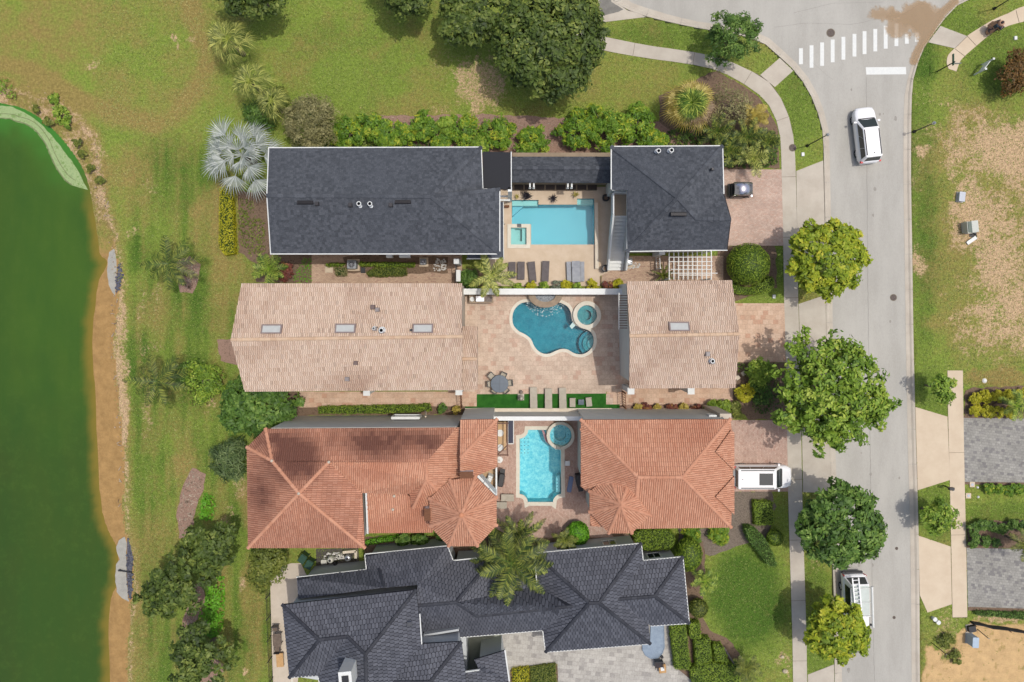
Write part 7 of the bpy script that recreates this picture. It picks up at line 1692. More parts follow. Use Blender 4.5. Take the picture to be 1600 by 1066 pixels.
def car(name, label, px, py, rz, L=4.7, W=1.86, Ht=1.68, hood=.32, wind=.44, rear_top=.93, rear_bot=.99, belt=1.02, paint=None, sunroof=False, rails=True, group=None, cat='car', zpx=.8, taper=.76):
    c = P(px, py, zpx); c.z = 0 if zpx else 0; t = thing(name, label, cat, (c.x, c.y, -.045 if px > 1300 else .03), group, rz); paint = paint or m_carw
    NU = 26; ring = []; V = []; F = []
    def hw(u): return W/2*(1-.30*max(0, (u-.86)/.14)**2.2)*(1-.16*max(0, (.10-u)/.10)**2)
    def top(u):
        if u > 1-hood: return belt-.02-.12*((u-(1-hood))/hood)-.10*max(0, (u-.95)/.05)**2
        return belt-.02*(u < .1)
    for i in range(NU+1):
        u = i/NU; x = -L/2+L*u; w = hw(u); h = top(u); lo = .28 if .04 < u < .96 else .42
        sec = [(-w*.94, lo), (-w, lo+.18), (-w*.995, h*.66), (-w*.965, h*.88), (-w*.88, h*.985), (-w*.5, h+.02), (0, h+.035)]
        sec = sec+[(-a, b) for a, b in sec[-2::-1]]
        for (y, z) in sec: V.append((x, y, z))
    m = 13
    for i in range(NU):
        for j in range(m-1): F.append((i*m+j, (i+1)*m+j, (i+1)*m+j+1, i*m+j+1))
    F.append(tuple(range(m))); F.append(tuple(reversed(range(NU*m, (NU+1)*m)))); F += [((i)*m, i*m+m-1, (i+1)*m+m-1, (i+1)*m) for i in range(NU)]
    obj('body', MB().add(V, F), paint, t, smooth=True)
    # cabin
    fx0 = L*(.5-hood)+.05; fx1 = L*(.5-wind)-.05; rx1 = -L/2+L*(1-rear_top); rx0 = -L/2+L*(1-rear_bot)+.04; wb, wr = W/2*.93, W/2*taper
    zb, zr = belt-.02, Ht-.05
    B = [(fx0, -wb*.9, zb), (fx0, wb*.9, zb), (fx0-.18, wb, zb), (rx0+.12, wb, zb), (rx0, wb*.9, zb), (rx0, -wb*.9, zb), (rx0+.12, -wb, zb), (fx0-.18, -wb, zb)]
    T = [(fx1, -wr*.88, zr), (fx1, wr*.88, zr), (fx1-.14, wr, zr), (rx1+.1, wr, zr), (rx1, wr*.9, zr), (rx1, -wr*.9, zr), (rx1+.1, -wr, zr), (fx1-.14, -wr, zr)]
    T2 = [(p[0]*.97+(fx1+rx1)/2*.03, p[1]*.9, Ht) for p in T]
    fs = [(i, (i+1) % 8, 8+(i+1) % 8, 8+i) for i in range(8)]+[(8+i, 8+(i+1) % 8, 16+(i+1) % 8, 16+i) for i in range(8)]+[tuple(range(16, 24))]
    obj('cabin', MB().add(B+T+T2, fs), paint, t)
    def lerp(a, b, k): return tuple(a[i]+(b[i]-a[i])*k for i in range(3))
    def pane(nm, b0, b1, t1, t0, k0=.08, k1=.95, s=.05):
        a = lerp(b0, b1, s); b = lerp(b0, b1, 1-s); c_ = lerp(t1, t0, s); d = lerp(t1, t0, 1-s); q = [lerp(a, d, k0), lerp(b, c_, k0), lerp(b, c_, k1), lerp(a, d, k1)]
        mb = MB(); quad(mb, q); return obj(nm, mb, m_cglass, t)
    # bowed windscreen from three panels
    pane('windscreen', B[0], B[1], T[1], T[0], .0, .98, .02); pane('rear_window', B[4], B[5], T[5], T[4], .12, .95, .06)
    for (i, j) in ((2, 3), (6, 7)):
        for (a0, a1) in ((.02, .345), (.355, .685), (.695, .97)):
            b0, b1, t0, t1 = lerp(B[i], B[j], a0), lerp(B[i], B[j], a1), lerp(T[i], T[j], a0), lerp(T[i], T[j], a1); mb = MB(); quad(mb, [lerp(b0, t0, .1), lerp(b1, t1, .1), lerp(b1, t1, .92), lerp(b0, t0, .92)]); obj('side_window', mb, m_cglass, t)
    for sx in (-1, 1):
        for x in (L*.5-.92, -L*.5+.95): wheel(t, x, sx*(W/2-.13))
        obj('wing_mirror', MB().rbox((fx0-.22, sx*(W/2+.09), belt+.02), (.16, .22, .15), .04), paint, t)
        obj('headlight', MB().rbox((L/2-.22, sx*(W/2-.34), belt-.26), (.30, .26, .14), .05), m_lamp, t)
        obj('tail_light', MB().rbox((-L/2+.09, sx*(W/2-.16), belt-.14), (.2, .22, .22), .04), m_red, t)
        if rails: obj('roof_rail', MB().box(((fx1+rx1)/2, sx*wr*.86, Ht+.02), ((fx1-rx1)*.86, .065, .05)), m_plast, t)
    obj('bumper', MB().rbox((L/2-.12, 0, .45), (.22, W*.74, .2), .08), m_plast, t); obj('bumper', MB().rbox((-L/2+.08, 0, .5), (.22, W*.8, .24), .08), paint, t)
    obj('cowl', MB().box((fx0+.03, 0, belt+.012), (.10, W*.74, .03)), m_plast, t)
    obj('antenna', MB().box((rx1+.35, 0, Ht+.04), (.14, .04, .07), 0, (.4, .5)), m_plast, t)
    if sunroof: obj('sunroof', MB().box(((fx1+rx1)/2+.72, 0, Ht+.008), (1.15, 1.0, .02)), m_cglass, t)
    return t
car('parked_car', 'white car with side windows and silver roof rails alone in the road', 1355, 211, math.radians(96.5), 4.75, 1.86, 1.66, hood=.23, wind=.385)
car('parked_car', 'white car with a dark sunroof in the driveway under the orange roof edge', 1190, 744.5, 0.0, 4.95, 1.98, 1.82, hood=.20, wind=.305, rear_top=.97, sunroof=True, rails=True, belt=1.16, taper=.86)
# ladder van: a white pickup with a boxed canopy, nose towards the bottom
def ladder_van():
    c = P(1336, 950, .8); t = thing('utility_truck', 'white utility truck with a ladder and white pipe on its roof at the kerb', 'truck', (c.x, c.y, -.045), None, math.radians(-88.2))
    L, W = 5.7, 1.98
    body = MB(); V = []; F = []; NU = 20
    for i in range(NU+1):
        u = i/NU; x = -L/2+L*u; w = W/2*(1-.22*max(0, (u-.88)/.12)**2); h = 1.05-.10*max(0, (u-.7)/.3)
        sec = [(-w*.94, .35), (-w, .55), (-w, h*.8), (-w*.93, h), (0, h+.03)]; sec += [(-a, b) for a, b in sec[-2::-1]]; V += [(x, y, z) for y, z in sec]
    m = 9
    for i in range(NU):
        for j in range(m-1): F.append((i*m+j, (i+1)*m+j, (i+1)*m+j+1, i*m+j+1))
    F += [tuple(range(m)), tuple(reversed(range(NU*m, (NU+1)*m)))]+[(i*m, i*m+m-1, (i+1)*m+m-1, (i+1)*m) for i in range(NU)]
    obj('body', body.add(V, F), m_carw, t, smooth=True)
    def fr(nm, x0, x1, wb, wt, z0, z1, ins0, ins1, m_):
        B = [(x0, -wb, z0), (x1, -wb, z0), (x1, wb, z0), (x0, wb, z0)]; T = [(x0+ins0, -wt, z1), (x1-ins1, -wt, z1), (x1-ins1, wt, z1), (x0+ins0, wt, z1)]
        obj(nm, MB().add(B+T, [(3, 2, 1, 0), (4, 5, 6, 7), (0, 1, 5, 4), (1, 2, 6, 5), (2, 3, 7, 6), (3, 0, 4, 7)]), m_, t); return B, T
    B, T = fr('canopy', -L/2+.12, .35, .93, .78, 1.03, 1.85, .35, .0, m_carw)
    obj('canopy_roof', MB().rbox((-1.05, 0, 1.86), (2.5, 1.5, .04), .1), mat_plain('pale_roof_panel', A(214, 222, 220), .5), t)
    for s in (-1, 1):
        mb = MB(); q = [(-2.2, s*.925, 1.12), (.2, s*.925, 1.12), (.2, s*.80, 1.76), (-2.05, s*.80, 1.76)]
        if s < 0: quad(mb, q)
        else: quad(mb, q[::-1])
        obj('side_window', mb, m_cglass, t)
    mb = MB(); quad(mb, [(-L/2+.14, .8, 1.1), (-L/2+.14, -.8, 1.1), (-L/2+.44, -.68, 1.8), (-L/2+.44, .68, 1.8)]); obj('rear_window', mb, m_cglass, t)
    fr('cab', .36, 1.75, .92, .74, 1.0, 1.72, .02, .55, m_carw)
    mb = MB(); quad(mb, [(1.76, -.82, 1.04), (1.76, .82, 1.04), (1.22, .68, 1.71), (1.22, -.68, 1.71)]); obj('windscreen', mb, m_cglass, t)
    for s in (-1, 1):
        mb = MB(); q = [(.45, s*.915, 1.08), (1.5, s*.915, 1.08), (1.15, s*.765, 1.66), (.5, s*.765, 1.66)]; quad(mb, q if s < 0 else q[::-1]); obj('side_window', mb, m_cglass, t)
        for x in (L*.5-.95, -L*.5+1.15): wheel(t, x, s*(W/2-.13), .38, .26)
        obj('wing_mirror', MB().rbox((1.35, s*(W/2+.14), 1.15), (.14, .26, .2), .03), m_plast, t)
        obj('headlight', MB().rbox((L/2-.18, s*.68, .82), (.26, .3, .16), .05), m_lamp, t); obj('tail_light', MB().rbox((-L/2+.04, s*.9, .85), (.1, .16, .4), .03), m_red, t)
    obj('bumper', MB().rbox((-L/2-.06, 0, .5), (.24, W*.9, .2), .05), m_plast, t)
    for x in (-2.1, -.9, .25): obj('rack_bar', MB().cyl((x, -.82, 1.93), (x, .82, 1.93), .03, n=6).cyl((x, -.82, 1.8), (x, -.82, 1.95), .03, n=5).cyl((x, .82, 1.8), (x, .82, 1.95), .03, n=5), m_trim, t)
    c2_ = c
    # ladder and pipe lie on the rack: things of their own, in the truck's frame
    M_ = Matrix.Translation((c.x, c.y, -.045)) @ Matrix.Rotation(math.radians(-88.2), 4, 'Z')
    o = M_ @ Vector((-1.2, -.35, 1.98)); lad = thing('ladder', 'aluminium ladder lying lengthways on the roof of the white utility truck', 'ladder', o, None, math.radians(-88.2)+.06)
    m_al = mat_plain('aluminium', (.82, .82, .82, 1), .4, .1)
    for s in (-.26, .26): obj('rail', MB().box((0, s, .06), (3.7, .09, .1)), m_al, lad)
    for k in range(11): obj('rung', MB().cyl((-1.65+k*.33, -.26, .06), (-1.65+k*.33, .26, .06), .035, n=6), m_al, lad)
    o = M_ @ Vector((-.6, .93, 2.0)); pp = thing('pipe_carrier', 'long white pipe along the street side of the utility truck roof', 'pipe', o, None, math.radians(-88.2))
    obj('tube', MB().cyl((-1.6, 0, 0), (1.7, 0, 0), .09, n=12), m_trim, pp); obj('end_cap', MB().cyl((-1.66, 0, 0), (-1.58, 0, 0), .11, n=12).cyl((1.68, 0, 0), (1.76, 0, 0), .11, n=12), m_trim, pp)
ladder_van()
# small silver vehicle by the garage
c = P(1157, 297, .7); t = thing('golf_cart', 'small shiny silver golf cart with a curved chrome roof beside the dark shingle garage', 'golf cart', (c.x, c.y, .03), None, 0)
mb = MB(); n = 10; V = []
for i in range(n+1):
    a = PI*i/n; y = .58*math.cos(a); z = 1.32+.30*math.sin(a)
    V += [(-.78, y, z), (.72, y, z), (-.78, y*.96, z-.04), (.72, y*.96, z-.04)]
mb.add(V, [(i*4, i*4+1, i*4+5, i*4+4) for i in range(n)]+[(i*4+2, i*4+6, i*4+7, i*4+3) for i in range(n)]+[(i*4, i*4+4, i*4+6, i*4+2) for i in range(n)]+[(i*4+1, i*4+3, i*4+7, i*4+5) for i in range(n)])
m_sil = mat_plain('polished_silver', (.50, .49, .54, 1), .22, .9, .5, 0, .04)
obj('roof', mb, m_sil, t, smooth=True)
obj('body', MB().rbox((0, 0, .55), (1.7, 1.12, .5), .12), m_blackm, t); obj('seat', MB().rbox((-.15, 0, .9), (.5, 1.0, .16), .05).rbox((-.42, 0, 1.1), (.12, 1.0, .45), .04), m_plast, t)
obj('windscreen', MB().box((.78, 0, 1.15), (.03, 1.0, .6)), m_cglass, t); obj('bumper', MB().rbox((1.02, 0, .42), (.14, 1.15, .16), .05).box((.93, 0, .62), (.05, 1.0, .3)), m_sil, t); obj('bumper', MB().rbox((-.95, 0, .5), (.2, 1.1, .3), .06), m_blackm, t)
for s in (-1, 1):
    for x in (-.62, .62): wheel(t, x, s*.5, .22, .18)
    for x in (-.7, .66): obj('roof_post', MB().cyl((x, s*.54, .7), (x, s*.55, 1.36), .025, n=6), m_chrome, t)
    obj('headlight', MB().sphere((.98, s*.4, .66), .08, 8, 6), m_lamp, t)

# --- outdoor furniture
m_char = mat_noise('charcoal_sling', A(104, 96, 98), A(120, 112, 114), 3, .8, .3, 30); m_beige = mat_noise('beige_fabric', A(186, 176, 162), A(202, 192, 178), 3, .85, .3, 30); m_greyf = mat_noise('light_grey_fabric', A(160, 162, 172), A(182, 184, 192), 3, .85, .3, 30)
def lounger(label, px0, py0, px1, py1, w, m, back=.35, ang=12, h=.34, group='loungers', frame=None, flip=False):
    """from head (px0, py0) to foot (px1, py1)"""
    a, b = P(px0, py0, h), P(px1, py1, h); d = b-a; L = d.length; t = thing('sun_lounger', label, 'sun lounger', ((a.x+b.x)/2, (a.y+b.y)/2, .03), group, math.atan2(d.y, d.x))
    lb = L*back; A_ = math.radians(ang)
    obj('seat', MB().rbox((lb/2, 0, h), (L-lb, w, .08), .03), m, t)
    mb = MB(); p0 = (-L/2+lb, h-.04); p1 = (-L/2+lb-lb*math.cos(A_), h-.04+lb*math.sin(A_))
    mb.add([(p0[0], -w/2, p0[1]), (p0[0], w/2, p0[1]), (p1[0], w/2, p1[1]), (p1[0], -w/2, p1[1]), (p0[0], -w/2, p0[1]+.08), (p0[0], w/2, p0[1]+.08), (p1[0], w/2, p1[1]+.08), (p1[0], -w/2, p1[1]+.08)], [(3, 2, 1, 0), (4, 5, 6, 7), (0, 1, 5, 4), (1, 2, 6, 5), (2, 3, 7, 6), (3, 0, 4, 7)])
    obj('backrest', mb, m, t)
    fm = frame or m_blackm; f = MB()
    for s in (-1, 1): f.box((0, s*(w/2-.02), h-.06), (L*.96, .04, .06))
    obj('frame', f, fm, t)
    for x in (-L*.38, L*.42):
        for s in (-1, 1): obj('leg', MB().cyl((x, s*(w/2-.03), 0), (x, s*(w/2-.03), h-.04), .02, n=6), fm, t)
    return t
for (x, y0, x2, y1), nm in zip(((800, 409.5, 800.2, 435), (814.3, 409, 814, 437), (830, 409, 833, 441), (853, 408, 851.5, 440)), ('charcoal lounger beside the slender palm, leftmost of four', 'charcoal lounger second from the left on the cream pool terrace', 'charcoal lounger turned slightly anticlockwise, third on the cream pool terrace', 'charcoal lounger standing apart, fourth from the left on the cream terrace')):
    lounger(nm, x, y0, x2, y1, .62, m_char, .32, 8, .32, 'charcoal loungers on the cream pool terrace')
lounger('narrow grey lounger at the left of the pushed together pair', 888.5, 409, 889.5, 440, .4, m_greyf, .3, 4, .3, 'light grey loungers on the cream pool terrace')
lounger('wide pale grey lounger in the middle of the pushed together group', 899.5, 408, 900.5, 441, .7, m_greyf, .3, 6, .5, 'light grey loungers on the cream pool terrace')
lounger('narrow grey lounger at the right of the pushed together pair', 909.5, 409, 910, 440, .36, m_greyf, .3, 4, .3, 'light grey loungers on the cream pool terrace')
for (x, y0, x2, y1), nm in zip(((834, 638, 833.5, 605), (857, 638.5, 857, 607), (879.5, 638, 879, 606)), ('beige lounger nearest the round table, half on the turf', 'beige lounger in the middle of three, half on the turf', 'beige lounger nearest the two low beige chairs, half on the turf')):
    lounger(nm, x, y0, x2, y1, .62, m_beige, .4, 14, .36, 'beige loungers on the artificial turf')
lounger('longer cream lounger on the rose paving beside the blue pool', 783, 777.5, 803, 778, .6, m_beige, .3, 10, .34, 'cream loungers beside the blue pool')
lounger('cream lounger half under the orange tower roof', 776, 789.5, 792, 789.8, .58, m_beige, .3, 10, .34, 'cream loungers beside the blue pool')
def chair(name, label, px, py, rz, m, w=.55, d=.55, h=.42, group=None, arms=True, frame=None, bh=.42):
    c = P(px, py, h); t = thing(name, label, 'chair', (c.x, c.y, .035), group, rz); fm = frame or m_blackm
    obj('seat', MB().rbox((0, 0, h), (d, w, .07), .04), m, t)
    obj('backrest', MB().box((-d/2+.02, 0, h+bh/2), (.05, w, bh), 0), m if not arms else fm, t)
    for sx in (-1, 1):
        for sy in (-1, 1): obj('leg', MB().cyl((sx*(d/2-.04), sy*(w/2-.04), 0), (sx*(d/2-.04), sy*(w/2-.04), h), .018, n=6), fm, t)
        if arms: obj('armrest', MB().box((0, sx*(w/2), h+.22), (d, .045, .04)).cyl((d/2-.03, sx*(w/2), h), (d/2-.03, sx*(w/2), h+.22), .015, n=5), fm, t)
    return t
c = P(780.5, 600, .74); t = thing('round_table', 'round grey glass patio table ringed by six chairs on the travertine terrace', 'table', (c.x, c.y, .03), 'round patio set')
m_gt = mat_plain('grey_glass_top', A(104, 116, 130), .15, 0, .6)
obj('tabletop', MB().lathe([(.001, .72), (.74, .72), (.76, .74), (.74, .76), (.001, .765)], n=32), m_gt, t); obj('pedestal', MB().lathe([(.3, 0), (.3, .03), (.05, .08), (.05, .72)], n=12), m_blackm, t)
obj('top_joint', MB().box((0, 0, .768), (1.4, .012, .004)).box((0, 0, .769), (.012, 1.4, .004)), m_blackm, t)
CP = [(766, 585.5), (787.5, 584), (799, 598), (791.5, 611), (772, 611.5), (764, 600)]
for (x, y), nm in zip(CP, ('black patio chair at the upper left of the round grey table', 'black patio chair at the upper right of the round grey table', 'black patio chair on the right side of the round grey table', 'black patio chair at the lower right of the round grey table', 'black patio chair at the lower left of the round grey table', 'brown backed patio chair on the left side of the round grey table')):
    q = P(x, y, .42); a = math.atan2(c.y-q.y, c.x-q.x); chair('patio_chair', nm, x+math.cos(a)*2, y-math.sin(a)*2, a, m_beige, .5, .5, .42, 'chairs around the round grey table')
for (x, y), nm in zip(((894.5, 629), (920, 628)), ('low beige chair between the beige loungers and the grey cube table', 'low beige chair at the right of the grey cube table')): chair('low_chair', nm, x, y, math.radians(-90 if x < 900 else -84), m_beige, .5, .8, .3, 'low beige chairs on the turf', arms=False, bh=.3)
c = P(908, 628.5, .4); t = thing('side_table', 'grey square side table between the two low beige chairs', 'table', (c.x, c.y, .035)); obj('top', MB().rbox((0, 0, .4), (.5, .46, .05), .03), m_gt, t)
for sx in (-1, 1):
    for sy in (-1, 1): obj('leg', MB().box((sx*.2, sy*.18, .19), (.04, .04, .38)), m_blackm, t)
c = P(814, 621, .3); t = thing('garden_statue', 'pale stone figure casting a shadow on the artificial turf', 'statue', (c.x, c.y, .03)); ms2 = mat_noise('pale_carved_stone', A(196, 188, 176), A(220, 212, 200), 8, .8, .4, 20)
obj('figure', MB().lathe([(.001, 0), (.26, 0), (.24, .12), (.13, .2), (.2, .5), (.24, .75), (.1, .95), (.14, 1.05), (.1, 1.18), (.001, 1.22)], n=14), ms2, t, smooth=True); obj('plinth', MB().box((0, 0, .04), (.55, .55, .1)), ms2, t)
c = P(814, 612.5, .1); t = thing('stone_ball', 'grey stone ball on the turf edge behind the pale figure', 'ball', (c.x, c.y, .03)); obj('ball', MB().sphere((0, 0, .16), .17, 14, 9), mat_noise('grey_stone', A(120, 108, 104), A(150, 138, 132), 6), t); obj('foot', MB().lathe([(.12, 0), (.12, .03), (.001, .04)], n=12), MATS['grey_stone'], t)
# outdoor kitchen of house two
c = P(752, 467.5, .9); t = thing('outdoor_kitchen', 'stone counter with a grill and white plate below the white terrace wall', 'grill counter', (c.x, c.y, .03))
obj('counter', MB().box((0, 0, .45), (1.95, .6, .9)).box((0, 0, .92), (2.05, .68, .06)), ms, t); obj('grill', MB().rbox((-.1, .02, 1.02), (.75, .5, .22), .06), m_rim, t); obj('cutting_board', MB().box((.62, 0, .97), (.55, .45, .04)), MATS['grey_stone'], t); obj('plate', MB().lathe([(.001, .0), (.16, .0), (.2, .03), (.001, .035)], (-.78, 0, .96), n=16), m_trim, t)
# pots on the north side of pool one
def pot_plant(label, px, py, kind, r=.2, nf=9, L=.45, lz=.35, dark=True):
    c = P(px, py, .1); t = thing('potted_plant', label, 'potted plant', (c.x, c.y, .035)); obj('pot', MB().lathe([(.001, 0), (r*.75, 0), (r, .32), (r*1.05, .34), (r*.8, .33), (.001, .3)], n=14), m_blackm if dark else m_cap, t)
    rs = np.random.RandomState(int(px)); mb = MB()
    for k in range(nf):
        a = k*2.4; e = rs.uniform(.2, 1.0); tip = Vector((math.cos(a)*L*math.cos(e), math.sin(a)*L*math.cos(e), .3+L*math.sin(e))); sd_ = Vector((-math.sin(a), math.cos(a), 0))*.045; b0 = Vector((0, 0, .3)); m0 = b0.lerp(tip, .5)+Vector((0, 0, .06))
        mb.add([b0-sd_*.4, b0+sd_*.4, m0+sd_, m0-sd_, tip], [(0, 1, 2, 3), (3, 2, 4)])
    obj('leaves', mb, mat_noise('leaf_'+kind, A(*GREENS[kind][0]), A(*GREENS[kind][2]), 6, .7, 0, 20), t); return t
GREENS['ink'] = ((30, 26, 34), (44, 38, 50), (60, 54, 62)); GREENS['straw'] = ((150, 140, 70), (190, 176, 90), (206, 190, 110))
pot_plant('dark purple leaved plant in a black pot at the left of the pool pavilion front', 823, 307, 'ink', .26, 16, .62)
pot_plant('dark striped agave in a black pot in the middle of the pool pavilion front', 864, 311, 'ink', .16, 12, .5)
pot_plant('small straw coloured plant in a pot at the right of the pool pavilion front', 899, 305, 'straw', .12, 9, .42)
pot_plant('small dry plant in a cream pot by the white column of the pool', 808, 308, 'straw', .1, 8, .3, dark=False)
for (x, y), nm in zip(((946, 310), (945, 420)), ('tall round black planter near the top of the garage wall by the pool', 'tall round black planter at the foot of the outdoor stairs')):
    c = P(x, y, .4); t = thing('planter', nm, 'planter', (c.x, c.y, .03)); obj('vessel', MB().lathe([(.001, 0), (.22, 0), (.32, .7), (.28, .72), (.24, .62), (.001, .6)], n=18), m_blackm, t); obj('soil', MB().lathe([(.001, .62), (.25, .61)], n=16), m_mulch, t)
for (x, y, l), nm in zip(((792, 323, .5), (788, 350, .22)), ('brown wooden stool at the left edge of the rectangular pool', 'small dark bottle by the left edge of the rectangular pool')):
    c = P(x, y, .2); t = thing('stool' if l > .3 else 'bottle', nm, 'stool' if l > .3 else 'bottle', (c.x, c.y, .035))
    if l > .3: obj('top', MB().rbox((0, 0, .36), (.42, .2, .04), .02), m_wood, t); obj('base', MB().box((0, 0, .17), (.3, .14, .34)), m_wood, t)
    else: obj('body', MB().lathe([(.001, 0), (.05, 0), (.05, .18), (.02, .24), (.02, .3), (.001, .3)], n=10), m_blackm, t); obj('cap', MB().cyl((0, 0, .3), (0, 0, .33), .022, n=8), m_trim, t)
# air conditioners
def aircon(label, px, py, w, d, h, pad=.14):
    c = P(px, py, h); t = thing('air_conditioner', label, 'air conditioner', (c.x, c.y, .04)); mg = mat_plain('ac_grey', A(170, 174, 182), .5)
    obj('pad', MB().box((0, 0, .04), (w+pad*2, d+pad*2, .08)), m_conc_new, t); obj('casing', MB().rbox((0, 0, h/2+.06), (w, d, h), .08), mg, t); r = min(w, d)*.38
    obj('fan_opening', MB().lathe([(r, 0), (r, .01), (.001, .012)], (0, 0, h+.06), n=20), m_blackm, t)
    g = MB(); 
    for k in range(5): rr = r*(k+1)/5; g.lathe([(rr-.008, .02), (rr, .03), (rr+.008, .02)], (0, 0, h+.06), n=20)
    for k in range(4): a = k*PI/4; g.box((0, 0, h+.09), (r*2, .012, .01), a)
    obj('fan_guard', g, m_rim, t); return t
aircon('larger square air conditioner with a round fan in the brick side path', 549.5, 413.5, .78, .72, .8)
aircon('smaller air conditioner on a cream pad near the white pebbles', 661, 409, .5, .5, .6)
aircon('air conditioner at the foot of the outdoor stairs, beside white pebbles', 982.5, 409, .62, .6, .75)
for (x, y, w_, d_, nm) in ((514.5, 421, .7, .6, 'square white utility cover in the brick side path'), (567.5, 422.5, .4, .5, 'dark square utility box between the hedges of the brick side path')):
    c = P(x, y); t = thing('utility_box', nm, 'utility box', (c.x, c.y, .04)); mm = m_conc_new if w_ > .5 else m_plast; obj('frame', MB().rbox((0, 0, .03), (w_, d_, .06), .05), mm, t); obj('lid', MB().rbox((0, 0, .07), (w_*.86, d_*.86, .03), .04), mm, t)
def pebbles(name, pts, n, r0, r1, m, z=.05, seed=3):
    rs = np.random.RandomState(seed); mb = MB(); W_ = [P(x, y)[:2] for x, y in pts]; xs = [p[0] for p in W_]; ys = [p[1] for p in W_]; k = 0
    while k < n:
        x = min(xs)+rs.rand()*(max(xs)-min(xs)); y = min(ys)+rs.rand()*(max(ys)-min(ys))
        if inside(W_, np.array([x]), np.array([y]))[0]: mb.sphere((x, y, z), rs.uniform(r0, r1), 6, 4, (1, rs.uniform(.6, 1), .6)); k += 1
    o = obj(name, mb, m); o['kind'] = 'stuff'; return o
m_wp = mat_noise('white_pebble', A(214, 208, 206), A(240, 236, 232), 8, .7, .1, 20)
pebbles('white_pebbles', [(678, 405), (697, 405), (697, 424), (678, 424)], 70, .05, .11, m_wp, .08)
pebbles('white_pebbles', [(986, 410), (1000, 411), (998, 420), (975, 420), (972, 414)], 90, .04, .09, m_wp, .06, 4)
# house three yard
c = P(785, 686, 2.4); t = thing('pergola', 'brown framed pergola over a tan counter beside the blue pool', 'pergola', (c.x, c.y, .03)); mbw = mat_plain('brown_frame', A(112, 74, 56), .6); hw_, hl_ = .42, 1.32
for sx in (-1, 1):
    for sy in (-1, 1): obj('post', MB().box((sx*hw_, sy*hl_, 1.2), (.09, .09, 2.4)), mbw, t)
    obj('beam', MB().box((sx*hw_, 0, 2.42), (.09, hl_*2+.2, .12)), mbw, t); obj('beam', MB().box((0, sx*hl_, 2.47), (hw_*2+.2, .09, .10)), mbw, t)
obj('brace', MB().cyl((-.4, -1.3, 2.4), (.38, -.55, 2.4), .04, n=6), mbw, t); obj('canopy_panel', MB().box((-.05, 0, .5), (.7, 2.4, .95)), mat_noise('tan_counter', A(214, 176, 134), A(226, 190, 150), 2), t)
for y, nm in ((677, 'upper round white dish under the brown pergola'), (700, 'lower round white dish under the brown pergola')):
    q = P(781.5, y, 1.1); tt = thing('serving_dish', nm, 'dish', (q.x, q.y, 1.01)); obj('bowl', MB().lathe([(.001, 0), (.22, 0), (.3, .05), (.24, .04), (.001, .02)], n=18), m_trim, tt); obj('foot_ring', MB().lathe([(.12, -.01), (.12, .01)], n=14), m_trim, tt)
c = P(798, 675, .8); t = thing('glass_screen', 'tall dark glass panel in a white frame right of the brown pergola', 'glass panel', (c.x, c.y, .03)); obj('pane', MB().box((0, 0, .75), (.42, 1.9, .06)), mat_plain('dark_blue_glass', (.02, .025, .05, 1), .2), t)
obj('frame', MB().box((.24, 0, .74), (.07, 2.1, .08)).box((-.24, 0, .74), (.07, 2.1, .08)).box((0, 1.02, .74), (.5, .07, .08)).box((0, -1.02, .74), (.5, .07, .08)), m_trim, t)
for sx in (-1, 1):
    for sy in (-1, 1): obj('leg', MB().box((sx*.22, sy*1.0, .35), (.05, .05, .7)), m_trim, t)
def grill(label, px, py, rz):
    c = P(px, py, 1.0); t = thing('barbecue_grill', label, 'grill', (c.x, c.y, .03), None, rz); obj('hood', MB().rbox((0, 0, 1.0), (1.15, .5, .32), .12), m_blackm, t); obj('cabinet', MB().box((0, 0, .45), (1.0, .46, .8)), m_plast, t); obj('side_shelf', MB().box((.75, 0, .84), (.35, .42, .04)), m_blackm, t); obj('handle', MB().cyl((-.4, -.3, 1.0), (.4, -.3, 1.0), .02, n=6), m_chrome, t)
grill('black covered grill by the white balcony rail at the blue pool', 783, 750, math.radians(80)); grill('black grill against the orange garage wall by the blue pool', 905, 752, math.radians(-80))
c = P(886.5, 724, .45); t = thing('stool', 'white square stool on the right rim of the blue pool', 'stool', (c.x, c.y, .05)); obj('seat', MB().rbox((0, 0, .44), (.42, .42, .06), .06), m_trim, t)
for sx in (-1, 1):
    for sy in (-1, 1): obj('leg', MB().cyl((sx*.17, sy*.17, 0), (sx*.17, sy*.17, .42), .02, n=6), m_trim, t)
c = P(891, 757, .1); t = thing('pool_float', 'narrow blue float lying in the shade beside the blue pool', 'pool float', (c.x, c.y, .04), None, 1.4); mfl = mat_plain('blue_float', A(110, 130, 170), .5); obj('mat', MB().rbox((0, 0, .05), (1.4, .4, .08), .12), mfl, t); obj('pillow', MB().rbox((.6, 0, .11), (.2, .36, .06), .05), mfl, t)
for (x, y), nm in zip(((780.5, 719), (906, 725)), ('white round umbrella base by the left edge of the blue pool terrace', 'white box on the wall side of the blue pool')):
    c = P(x, y, .2); t = thing('umbrella_base' if x < 800 else 'storage_box', nm, 'umbrella base' if x < 800 else 'box', (c.x, c.y, .03))
    if x < 800: obj('disc', MB().lathe([(.001, 0), (.28, 0), (.28, .08), (.001, .12)], n=20), m_trim, t); obj('tube', MB().cyl((0, 0, .1), (0, 0, .5), .03, n=8), m_trim, t)
    else: obj('bin', MB().rbox((0, 0, .25), (.35, .5, .5), .04), m_trim, t); obj('lid', MB().rbox((0, 0, .52), (.38, .54, .05), .04), m_trim, t)
